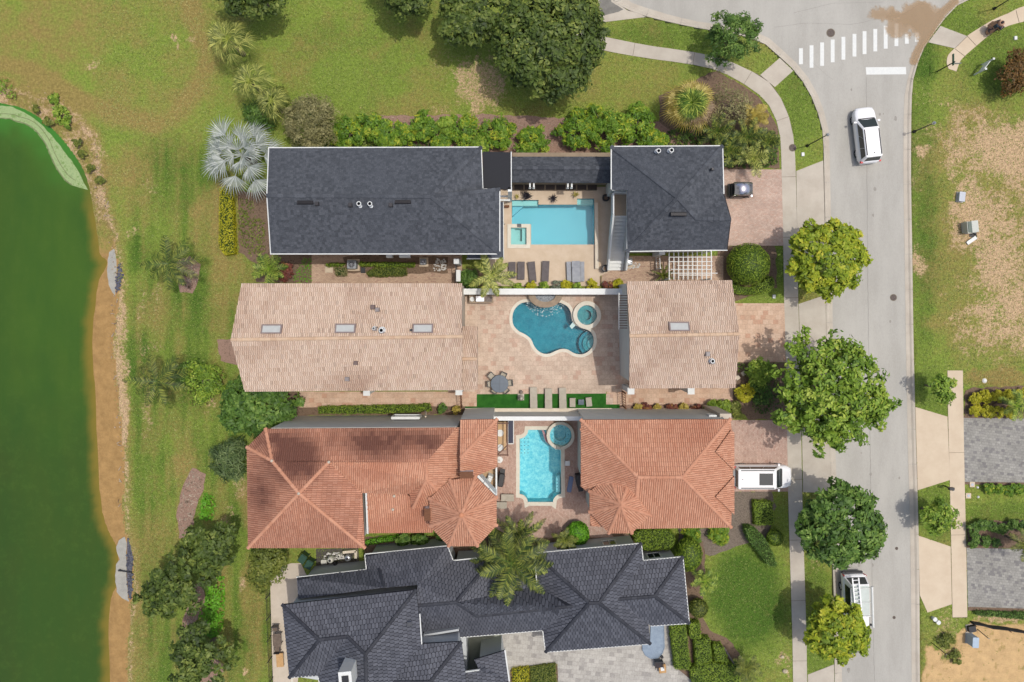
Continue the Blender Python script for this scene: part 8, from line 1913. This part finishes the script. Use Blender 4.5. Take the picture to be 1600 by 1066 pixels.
# house four yard and its clutter
def bin_(label, px, py, rz):
    c = P(px, py, .9); t = thing('wheelie_bin', label, 'bin', (c.x, c.y, .03), 'green wheelie bins', rz); mg = mat_plain('bin_green', A(28, 74, 54), .5)
    obj('tub', MB().box((0, 0, .5), (.5, .56, .95), 0, (1.12, 1.12)), mg, t); obj('lid', MB().rbox((0, 0, 1.02), (.6, .7, .08), .05), mg, t)
    for s in (-1, 1): obj('wheel', MB().cyl((s*.24, .26, .1), (s*.3, .26, .1), .1, n=12), m_tyre, t)
    obj('handle', MB().cyl((-.25, .36, .98), (.25, .36, .98), .02, n=6), mg, t)
bin_('green wheelie bin nearer the yellow green tree at the top of the cream walk', 473, 873, -.6); bin_('green wheelie bin nearer the pale clutter by the dark slate roof', 483, 882, -.5)
m_tank = mat_plain('cream_tank', A(226, 222, 212), .4)
def equip(name, label, cat, px, py, shape, r=.25, h=.5, m=None):
    c = P(px, py, h*.6); t = thing(name, label, cat, (c.x, c.y, .03)); m = m or m_tank
    if shape == 'drum': obj('body', MB().lathe([(.001, 0), (r, 0), (r*1.03, h*.5), (r, h*.85), (r*.6, h), (.001, h)], n=18), m, t, smooth=True); obj('lid', MB().lathe([(r*.4, h), (r*.4, h+.06), (.001, h+.07)], n=14), m_plast, t)
    else: obj('body', MB().rbox((0, 0, h/2), (r*2, r*1.5, h), .04), m, t); obj('lid', MB().rbox((0, 0, h+.02), (r*2.08, r*1.58, .05), .05), m, t)
    return t
equip('pump_box', 'cream square pump box beside the green bins', 'pump', 507, 877, 'box', .24, .4); equip('filter_tank', 'round cream filter tank in the middle of the equipment yard', 'tank', 517, 874, 'drum', .26, .8); equip('filter_tank', 'round silver tank at the right of the equipment yard', 'tank', 544, 871, 'drum', .28, .7, m_rim); equip('pump', 'black pump in front of the round cream filter tank', 'pump', 524, 881, 'drum', .16, .4, m_plast); equip('chlorine_drum', 'small white drum behind the round cream filter tank', 'drum', 530, 868, 'drum', .18, .5)
pebbles('white_rubble', [(503, 866), (520, 862), (536, 864), (540, 872), (520, 874), (505, 871)], 60, .06, .12, m_wp, .12, 9)
garden_wall('low cream wall framing the equipment yard below the orange roof', [(538, 860), (558, 858), (558, 869)], .5, .14, m_cap, m_cap)
yard('equipment_pad', [(494, 858), (560, 856), (562, 890), (494, 898)], mat_noise('dark_gravel', A(70, 66, 62), A(110, 104, 98), 8, .95, .6, 26), .02)
c = P(1020, 1003, .2); t = thing('splash_pool', 'shallow slate blue basin with a rounded end beside the dark slate roof', 'basin', (c.x, c.y, 0)); m_bl = mat_noise('slate_blue_basin', A(140, 156, 178), A(158, 174, 194), 2, .5, .1, 10)
sh = [(1017, 976), (1036, 976), (1037, 1010), (1034, 1019), (1027, 1026), (1016, 1027), (1008, 1022), (1004, 1014), (1004, 1007), (1016, 1006)]
obj('basin', MB().prism([P(*q)[:2] for q in sh], -.1, .16), m_bl, t, world=t); obj('rim', MB().prism(offset_poly([tuple(P(*q)[:2]) for q in sh], .05), -.1, .2, [[tuple(P(*q)[:2]) for q in sh]]), m_bl, t, world=t)
c = P(1035, 1045, .4); t = thing('fire_table', 'square wooden table with a white top in the grey courtyard', 'table', (c.x, c.y, .035), None, .1); obj('frame', MB().rbox((0, 0, .36), (.62, .75, .1), .05), mat_noise('light_wood', A(196, 150, 100), A(216, 172, 122), 3), t); obj('top', MB().box((0, 0, .42), (.3, .3, .03)), m_trim, t)
for sx in (-1, 1):
    for sy in (-1, 1): obj('leg', MB().box((sx*.25, sy*.3, .16), (.06, .06, .32)), MATS['light_wood'], t)
chair('sofa_chair', 'dark cushioned chair beside the wooden table in the grey courtyard', 1029, 1037, .1-PI/2, mat_plain('dark_cushion', A(60, 54, 58), .8), .7, .7, .38, arms=True)
c = P(1034, 1026, .2); t = thing('planter', 'small round black planter beside the slate blue basin', 'planter', (c.x, c.y, .035)); obj('vessel', MB().lathe([(.001, 0), (.1, 0), (.13, .3), (.09, .3), (.001, .26)], n=14), m_blackm, t); obj('soil', MB().lathe([(.001, .27), (.1, .265)], n=10), m_mulch, t)
c = P(433, 1000, .7); t = thing('dining_table', 'grey brown tapered table on the cream walk of the dark slate roofed house', 'table', (c.x, c.y, .035), None, .05); mdt = mat_noise('weathered_wood', A(110, 94, 84), A(134, 118, 106), 4, .8, .3, 16); obj('top', MB().rbox((0, 0, .72), (.72, 1.1, .05), .12), mdt, t)
for sx in (-1, 1):
    for sy in (-1, 1): obj('leg', MB().box((sx*.26, sy*.42, .35), (.05, .05, .7)), mdt, t)
chair('patio_chair', 'dark metal chair above the grey brown table on the cream walk', 431, 981, -PI/2, mdt, .5, .5, .42, arms=True); chair('patio_chair', 'dark metal chair below the grey brown table on the cream walk', 434, 1014, PI/2, mdt, .5, .5, .42, arms=True)
lounger('orange lounger on the cream walk of the dark slate roofed house', 437, 1020, 438, 1042, .6, mat_noise('orange_cushion', A(206, 160, 108), A(222, 178, 128), 3), .3, 8, .34, None)

# --- street furniture
def lamp_post(label, bpx, bpy_, h, head=True, r=.05, m=None):
    c = P(bpx, bpy_); t = thing('street_lamp', label, 'street lamp', c); m = m or m_blackm
    obj('base', MB().lathe([(.14, 0), (.14, .1), (.07, .3)], n=12), m, t); obj('pole', MB().cyl((0, 0, .1), (0, 0, h), r, r*.8, 10), m, t)
    obj('lamp_head', MB().lathe([(.001, h), (.07, h), (.13, h+.22), (.14, h+.26), (.08, h+.36), (.001, h+.42)], n=14), m_trim, t, smooth=True); obj('lamp_cap', MB().lathe([(.15, h+.26), (.08, h+.38), (.001, h+.44)], n=14), m_rim, t)
lamp_post('street lamp with a pale head on the verge below the crosswalk, left of the road', 1261, 228, 3.7); lamp_post('street lamp on the right edge of the road above the worn lot', 1428, 206, 2.7); lamp_post('tall street lamp at the top right corner beside the curved sidewalk', 1553, 14, 4.3)
c = P(1464, 112); t = thing('street_sign', 'dark post with a green street name blade at the end of the right sidewalk', 'street sign', c); mgs = mat_plain('sign_green', A(40, 96, 72), .5)
obj('post', MB().cyl((0, 0, 0), (0, 0, 2.3), .05, n=10), m_blackm, t); obj('name_blade', MB().box((0, .25, 2.25), (.05, .95, .22)), mgs, t); obj('cross_blade', MB().box((.35, 0, 2.05), (.8, .05, .2)), mat_plain('sign_back', A(150, 150, 148), .4), t); obj('finial', MB().sphere((0, 0, 2.42), .07, 8, 6), m_blackm, t)
a, b = P(1522, 117), P(1534, 101.5); t = thing('yard_sign', 'white framed yard sign between two white posts by the rusty bush', 'sign', (a+b)/2); d = b-a
for s, q in ((0, a), (1, b)): obj('post', MB().box((q.x, q.y, .75), (.1, .1, 1.5)).box((q.x, q.y, 1.52), (.16, .16, .06)), m_trim, t, world=t)
obj('panel', MB().box(((a.x+b.x)/2, (a.y+b.y)/2, .85), (d.length-.1, .05, .7), math.atan2(d.y, d.x)), m_trim, t, world=t)
def util(label, px, py, w, d, h, m, rz=0, name='utility_box', lidm=None, cat='utility box', zp=None):
    c = P(px, py, h if zp is None else zp); t = thing(name, label, cat, (c.x, c.y, 0), None, rz); obj('base', MB().box((0, 0, .03), (w+.12, d+.12, .06)), m_conc, t); obj('cabinet', MB().rbox((0, 0, h/2+.03), (w, d, h), .04), m, t); obj('lid', MB().rbox((0, 0, h+.05), (w*1.05, d*1.05, .05), .05), lidm or m, t); return t
m_ltg = mat_plain('light_grey_cabinet', A(200, 204, 216), .5); m_pg = mat_plain('pale_green_cabinet', A(206, 208, 200), .5); m_gcab = mat_plain('grey_green_door', A(104, 118, 108), .6)
util('low pale grey utility cabinet at the top of the worn lot', 1503, 307.5, .5, .8, .35, m_ltg, -.1)
t = util('pale transformer cabinet with a grey green side on the worn lot', 1523, 354, .55, .95, .9, m_pg, .1); obj('door', MB().box((-.42, 0, .6), (.3, .9, .7), 0), m_gcab, t); obj('side_frame', MB().box((-.6, 0, .5), (.06, .95, .8)).box((-.2, -.5, .75), (.75, .06, .1)), m_pg, t)
c = P(1517, 376); t = thing('fallen_cover', 'white cover panel lying askew below the transformer cabinet', 'cover panel', (c.x, c.y, .03), None, .6); obj('panel', MB().box((0, 0, .06), (.95, .28, .1)), m_trim, t); obj('lip', MB().box((0, .16, .14), (.9, .04, .1)), m_trim, t)
c = P(1520, 366.5); t = thing('cable_pit', 'dark open cable pit between the transformer cabinet and its fallen cover', 'pit', (c.x, c.y, 0)); obj('frame', MB().box((0, 0, .02), (.6, .42, .05)), m_plast, t); obj('cables', MB().tube([(-.2, 0, .05), (0, .1, .2), (.2, -.05, .1), (.3, -.2, .05)], .035, 6), m_tyre, t)
util('light blue grey utility cabinet on the bare sandy plot', 1524, 1004, .52, .85, .9, mat_plain('blue_grey_cabinet', A(182, 200, 220), .5), -.05, zp=.9)
util('dark valve box with wires beside the silt fence', 1519, 983, .6, .5, .3, m_plast, .2)
for (x, y), nm in zip(((1460.5, 967.5), (1466, 972.5)), ('left white bucket on the small lawn below the cream sidewalk', 'right white bucket on the small lawn below the cream sidewalk')):
    c = P(x, y, .3); t = thing('bucket', nm, 'bucket', (c.x, c.y, 0), 'white buckets'); obj('pail', MB().lathe([(.001, 0), (.14, 0), (.18, .36), (.19, .38), (.001, .385)], n=16), m_trim, t); obj('handle', MB().tube([(-.18, 0, .34), (-.1, .12, .42), (.1, .12, .42), (.18, 0, .34)], .01, 5), m_rim, t)
def stake(label, bx, by, h, lean=(0, 0)):
    c = P(bx, by); t = thing('stake', label, 'stake', c); obj('rod', MB().cyl((0, 0, 0), (lean[0], lean[1], h), .035, .03, 6), m_blackm, t); obj('tip', MB().cyl((lean[0], lean[1], h), (lean[0]*1.05, lean[1]*1.05, h+.08), .03, .01, 6), m_trim, t)
stake('tall dark stake leaning at the left edge of the bare sandy plot', 1455, 1004, 1.9, (.15, -.1)); stake('dark rod leaning beside the dark valve box on the sandy plot', 1527, 983, 1.0, (.3, -.35))
c = P(1485.5, 763.5, 1.0); t = thing('letterbox', 'black letterbox on a post beside the cream sidewalk across the road', 'letterbox', (c.x, c.y, 0)); obj('post', MB().box((0, 0, .5), (.09, .09, 1.0)), m_blackm, t); obj('box', MB().rbox((0, 0, 1.1), (.48, .26, .22), .08), m_blackm, t); obj('flag', MB().box((.1, -.15, 1.2), (.12, .02, .12)), m_rim, t)
for (x, y), nm in zip(((1518.5, 757), (1512.5, 774.5)), ('upper square white meter cover under the upper grey driveway', 'lower square white meter cover under the upper grey driveway')):
    c = P(x, y); t = thing('meter_cover', nm, 'meter cover', (c.x, c.y, .03)); obj('frame', MB().rbox((0, 0, .02), (.46, .46, .06), .04), m_conc_new, t); obj('lid', MB().lathe([(.001, .07), (.12, .065), (.13, .05)], n=14), m_ltg, t)
for (x, y), nm in zip(((1527, 761.5), (1528, 776.5), (1538, 595)), ('upper white garden marker beside the meter covers', 'lower white garden marker beside the meter covers', 'oval white cover in the grass above the yellow shrubs')):
    c = P(x, y); t = thing('garden_marker', nm, 'marker', (c.x, c.y, 0)); r = .1 if y > 600 else .2; obj('dome', MB().lathe([(r, 0), (r, .05), (r*.6, .12), (.001, .14)], n=12), m_trim, t); obj('ring', MB().lathe([(r*1.15, 0), (r*1.15, .03), (r, .04)], n=12), m_conc_new, t)
for (x, y), nm in zip(((1586, 60), (1254, 241.5), (1208, 845.5), (1209, 463.5), (1263, 857.5)), ('small white box in the lawn below the walking person', 'small white box on the verge beside the street lamp', 'small white box on the oval lawn near the sidewalk', 'small white marker by the second paved driveway', 'small pale box beside the sidewalk under the dark green street tree')):
    c = P(x, y); t = thing('valve_box', nm, 'valve box', (c.x, c.y, 0)); obj('body', MB().rbox((0, 0, .05), (.28, .34, .1), .05), m_pg, t); obj('lid', MB().rbox((0, 0, .11), (.24, .3, .03), .05), m_trim, t)
for (x, y), nm in zip(((1152.5, 590), (1161.5, 583.5), (1170, 575)), ('lowest of three square stepping stones by the tan garage', 'middle of three square stepping stones by the tan garage', 'topmost of three square stepping stones by the tan garage')):
    c = P(x, y); o = obj('stepping_stone', MB().rbox((0, 0, .04), (.36, .36, .07), .03, .6), m_cap, None, base=None); o.location = (c.x, c.y, .01); setp(o, nm, 'stepping stone', 'stepping stones')
m_rock = mat_noise('pale_rock', A(206, 190, 162), A(230, 214, 188), 4, .9, .4, 14)
def rock(label, px, py, r, m=None, group=None, seed=1):
    c = P(px, py); rs = np.random.RandomState(seed); mb = MB().sphere((0, 0, r*.35), r, 10, 7, (1, .8, .7)); mb.v = [(v[0]*(1+rs.randn()*.06), v[1]*(1+rs.randn()*.06), max(-.02, v[2]*(1+rs.randn()*.06))) for v in mb.v]
    o = obj('rock', mb, m or m_rock); o.location = (c.x, c.y, 0); setp(o, label, 'rock', group)
rock('pale rock on the oval lawn nearest the bottom edge', 1226, 1048, .24, seed=1); rock('small pale rock above the lowest one on the oval lawn', 1222, 1026, .17, seed=2)
# fallen palm trunk by the hedge blocks
a, b = P(1131, 1012), P(1152, 1046); t = thing('bent_trunk', 'grey leaning trunk between the clipped hedge blocks and the oval lawn', 'trunk', (a.x, a.y, 0)); obj('log', MB().tube([(0, 0, .1), ((b.x-a.x)*.5, (b.y-a.y)*.5, .5), (b.x-a.x, b.y-a.y, .9)], [.09, .08, .05], 8), mat_noise('grey_bark', A(120, 112, 108), A(146, 138, 132), 6), t); obj('stump', MB().cyl((0, 0, 0), (0, 0, .2), .12, .1, 8), MATS['grey_bark'], t)
# outfalls on the pond bank
m_slab = mat_noise('weathered_slab', A(170, 166, 160), A(190, 186, 178), 2, .9, .3, 16); m_drk = mat_noise('blue_grey_rock', A(74, 76, 92), A(118, 118, 130), 6, .9, .5, 14)
def outfall(label, pts, dark, n, seed):
    c = P(*pts[0]); t = thing('drain_apron', label, 'drain apron', (c.x, c.y, 0)); rs = np.random.RandomState(seed)
    obj('slab', MB().prism([P(x, y, -.1)[:2] for x, y in jag(pts, .6, 5, seed)], -.5, -.06), m_slab, t, world=t); obj('liner', MB().prism([P(x, y)[:2] for x, y in dark], -.4, -.01), m_drk, t, world=t)
    W_ = [P(x, y)[:2] for x, y in dark]; xs = [p[0] for p in W_]; ys = [p[1] for p in W_]; k = 0
    rb = MB()
    while k < n:
        x = min(xs)+rs.rand()*(max(xs)-min(xs)); y = min(ys)+rs.rand()*(max(ys)-min(ys))
        if inside(offset_poly(W_, .1), np.array([x]), np.array([y]))[0]: rb.sphere((x, y, .03), rs.uniform(.06, .16), 6, 4, (1, rs.uniform(.6, 1), .6)); k += 1
    o = obj('riprap', rb, m_drk, t, world=t); o['kind'] = 'stuff'
outfall('upper grey concrete drain apron with dark rocks on the pond bank', ZM(0, 267, 3.9925, [(668, 620), (680, 510), (715, 485), (730, 500), (736, 580), (728, 700), (722, 780), (705, 760), (680, 710), (670, 640)]), ZM(0, 267, 3.9925, [(738, 580), (764, 600), (768, 650), (750, 700), (726, 770), (724, 700)]), 34, 5)
outfall('lower pale concrete drain apron with dark rocks on the pond bank', ZM(0, 799, 3.9925, [(790, 150), (745, 180), (727, 220), (732, 262), (750, 300), (724, 330), (720, 420), (730, 500), (760, 540), (812, 565), (800, 540), (790, 400)]), ZM(0, 799, 3.9925, [(793, 165), (815, 215), (832, 300), (822, 380), (822, 500), (814, 555), (800, 520), (792, 400)]), 44, 6)
a, b = P(187, 891), P(207, 894); t = thing('drain_pipe', 'dark pipe lying across the lower drain apron', 'pipe', (a.x, a.y, 0)); obj('pipe', MB().cyl((0, 0, .08), (b.x-a.x, b.y-a.y, .1), .06, n=8), m_plast, t); obj('coupling', MB().cyl((-.05, 0, .08), (.12, 0, .08), .09, n=8), m_plast, t)

# --- walking person on the curved sidewalk, seen from above
def person():
    c = P(1543.5, 48.5); t = thing('person', 'person in dark clothes with dark hair walking on the curved sidewalk at the top right', 'person', (c.x, c.y, .045), None, math.radians(30))
    skin = mat_plain('skin', A(196, 150, 124), .6); cloth = mat_plain('navy_shirt', A(44, 50, 68), .85); trou = mat_plain('grey_trousers', A(90, 84, 96), .85); shoe = mat_plain('dark_shoe', A(40, 36, 40), .6); hair = mat_plain('dark_hair', A(40, 34, 40), .7)
    def skinned(name, V, E, Rr, root, m, parent=t, sub=1):
        me = bpy.data.meshes.new(name); me.from_pydata(V, E, []); me.update(); o = link_mesh(name, me, parent, m); o.modifiers.new('skin', 'SKIN'); sv = me.skin_vertices[0].data if me.skin_vertices else None
        if sv is None:
            bm = bmesh.new(); bm.from_mesh(me); L = bm.verts.layers.skin.verify()
            for v, r in zip(bm.verts, Rr): v[L].radius = (r, r)
            bm.verts.ensure_lookup_table(); bm.verts[root][L].use_root = True; bm.to_mesh(me); bm.free()
        o.modifiers['skin'].use_smooth_shade = True; s = o.modifiers.new('sub', 'SUBSURF'); s.levels = sub; s.render_levels = sub; return o
    V = [(0, 0, .93), (0, 0, 1.12), (.01, 0, 1.32), (.02, 0, 1.46), (.03, 0, 1.56), (.05, 0, 1.66)]; Rr = [.14, .12, .15, .09, .055, .10]; E = [(0, 1), (1, 2), (2, 3), (3, 4), (4, 5)]
    def add(p, r, pr): V.append(p); Rr.append(r); E.append((pr, len(V)-1)); return len(V)-1
    hd = add((.05, 0, 1.74), .085, 5)
    for s, sw in ((1, .22), (-1, -.2)):
        hip = add((0, s*.09, .88), .095, 0); kn = add((sw*.55+.04, s*.10, .50), .06, hip); an = add((sw*.9-.06, s*.10, .10), .04, kn); add((sw*.9+.10, s*.11, .04), .035, an)
        sh = add((.02, s*.19, 1.42), .06, 3); el = add((-sw*.5, s*.25, 1.14), .042, sh); wr = add((-sw*.9+.10, s*.25, .92), .03, el); pa = add((-sw*.9+.13, s*.25, .86), .032, wr)
        for k in range(4): f1 = add((-sw*.9+.12+.022*(k-1.5)*1.0, s*.26, .80-.003*abs(k-1.2)), .0095, pa); add((-sw*.9+.135+.022*(k-1.5), s*.235, .765-.004*abs(k-1.2)), .008, f1)
        th = add((-sw*.9+.175, s*.235, .85), .011, pa); add((-sw*.9+.19, s*.225, .82), .009, th)
    skinned('body', V, E, Rr, 0, skin)
    Vs = [(0, 0, .95), (0, 0, 1.12), (.01, 0, 1.32), (.02, 0, 1.45), (.02, .19, 1.42), (-.11, .25, 1.16), (.02, -.19, 1.42), (.10, -.25, 1.16)]
    skinned('shirt', Vs, [(0, 1), (1, 2), (2, 3), (3, 4), (4, 5), (3, 6), (6, 7)], [.165, .15, .18, .12, .085, .06, .085, .06], 0, cloth)
    Vt = [(0, 0, .95), (0, .09, .86), (.16, .10, .5), (.15, .10, .14), (0, -.09, .86), (-.07, -.10, .5), (-.23, -.10, .14)]
    skinned('trousers', Vt, [(0, 1), (1, 2), (2, 3), (0, 4), (4, 5), (5, 6)], [.165, .12, .08, .06, .12, .08, .06], 0, trou)
    obj('hair', MB().sphere((.03, 0, 1.76), .125, 14, 9, (1.1, .92, .85)), hair, t, smooth=True)
    for s, x in ((1, .19), (-1, -.19)): obj('shoe', MB().rbox((x+.04, s*.105, .045), (.28, .10, .09), .04), shoe, t)
    f = MB()
    f.sphere((.155, 0, 1.67), .018, 6, 5, (1.2, .8, 1.2))
    for s in (-1, 1): f.sphere((.135, s*.035, 1.71), .012, 6, 5)
    obj('face', f.box((.145, 0, 1.63), (.01, .05, .012)), skin, t)
    obj('backpack', MB().rbox((-.20, 0, 1.28), (.18, .32, .42), .06), mat_plain('dark_backpack', A(50, 66, 84), .8), t)
person()
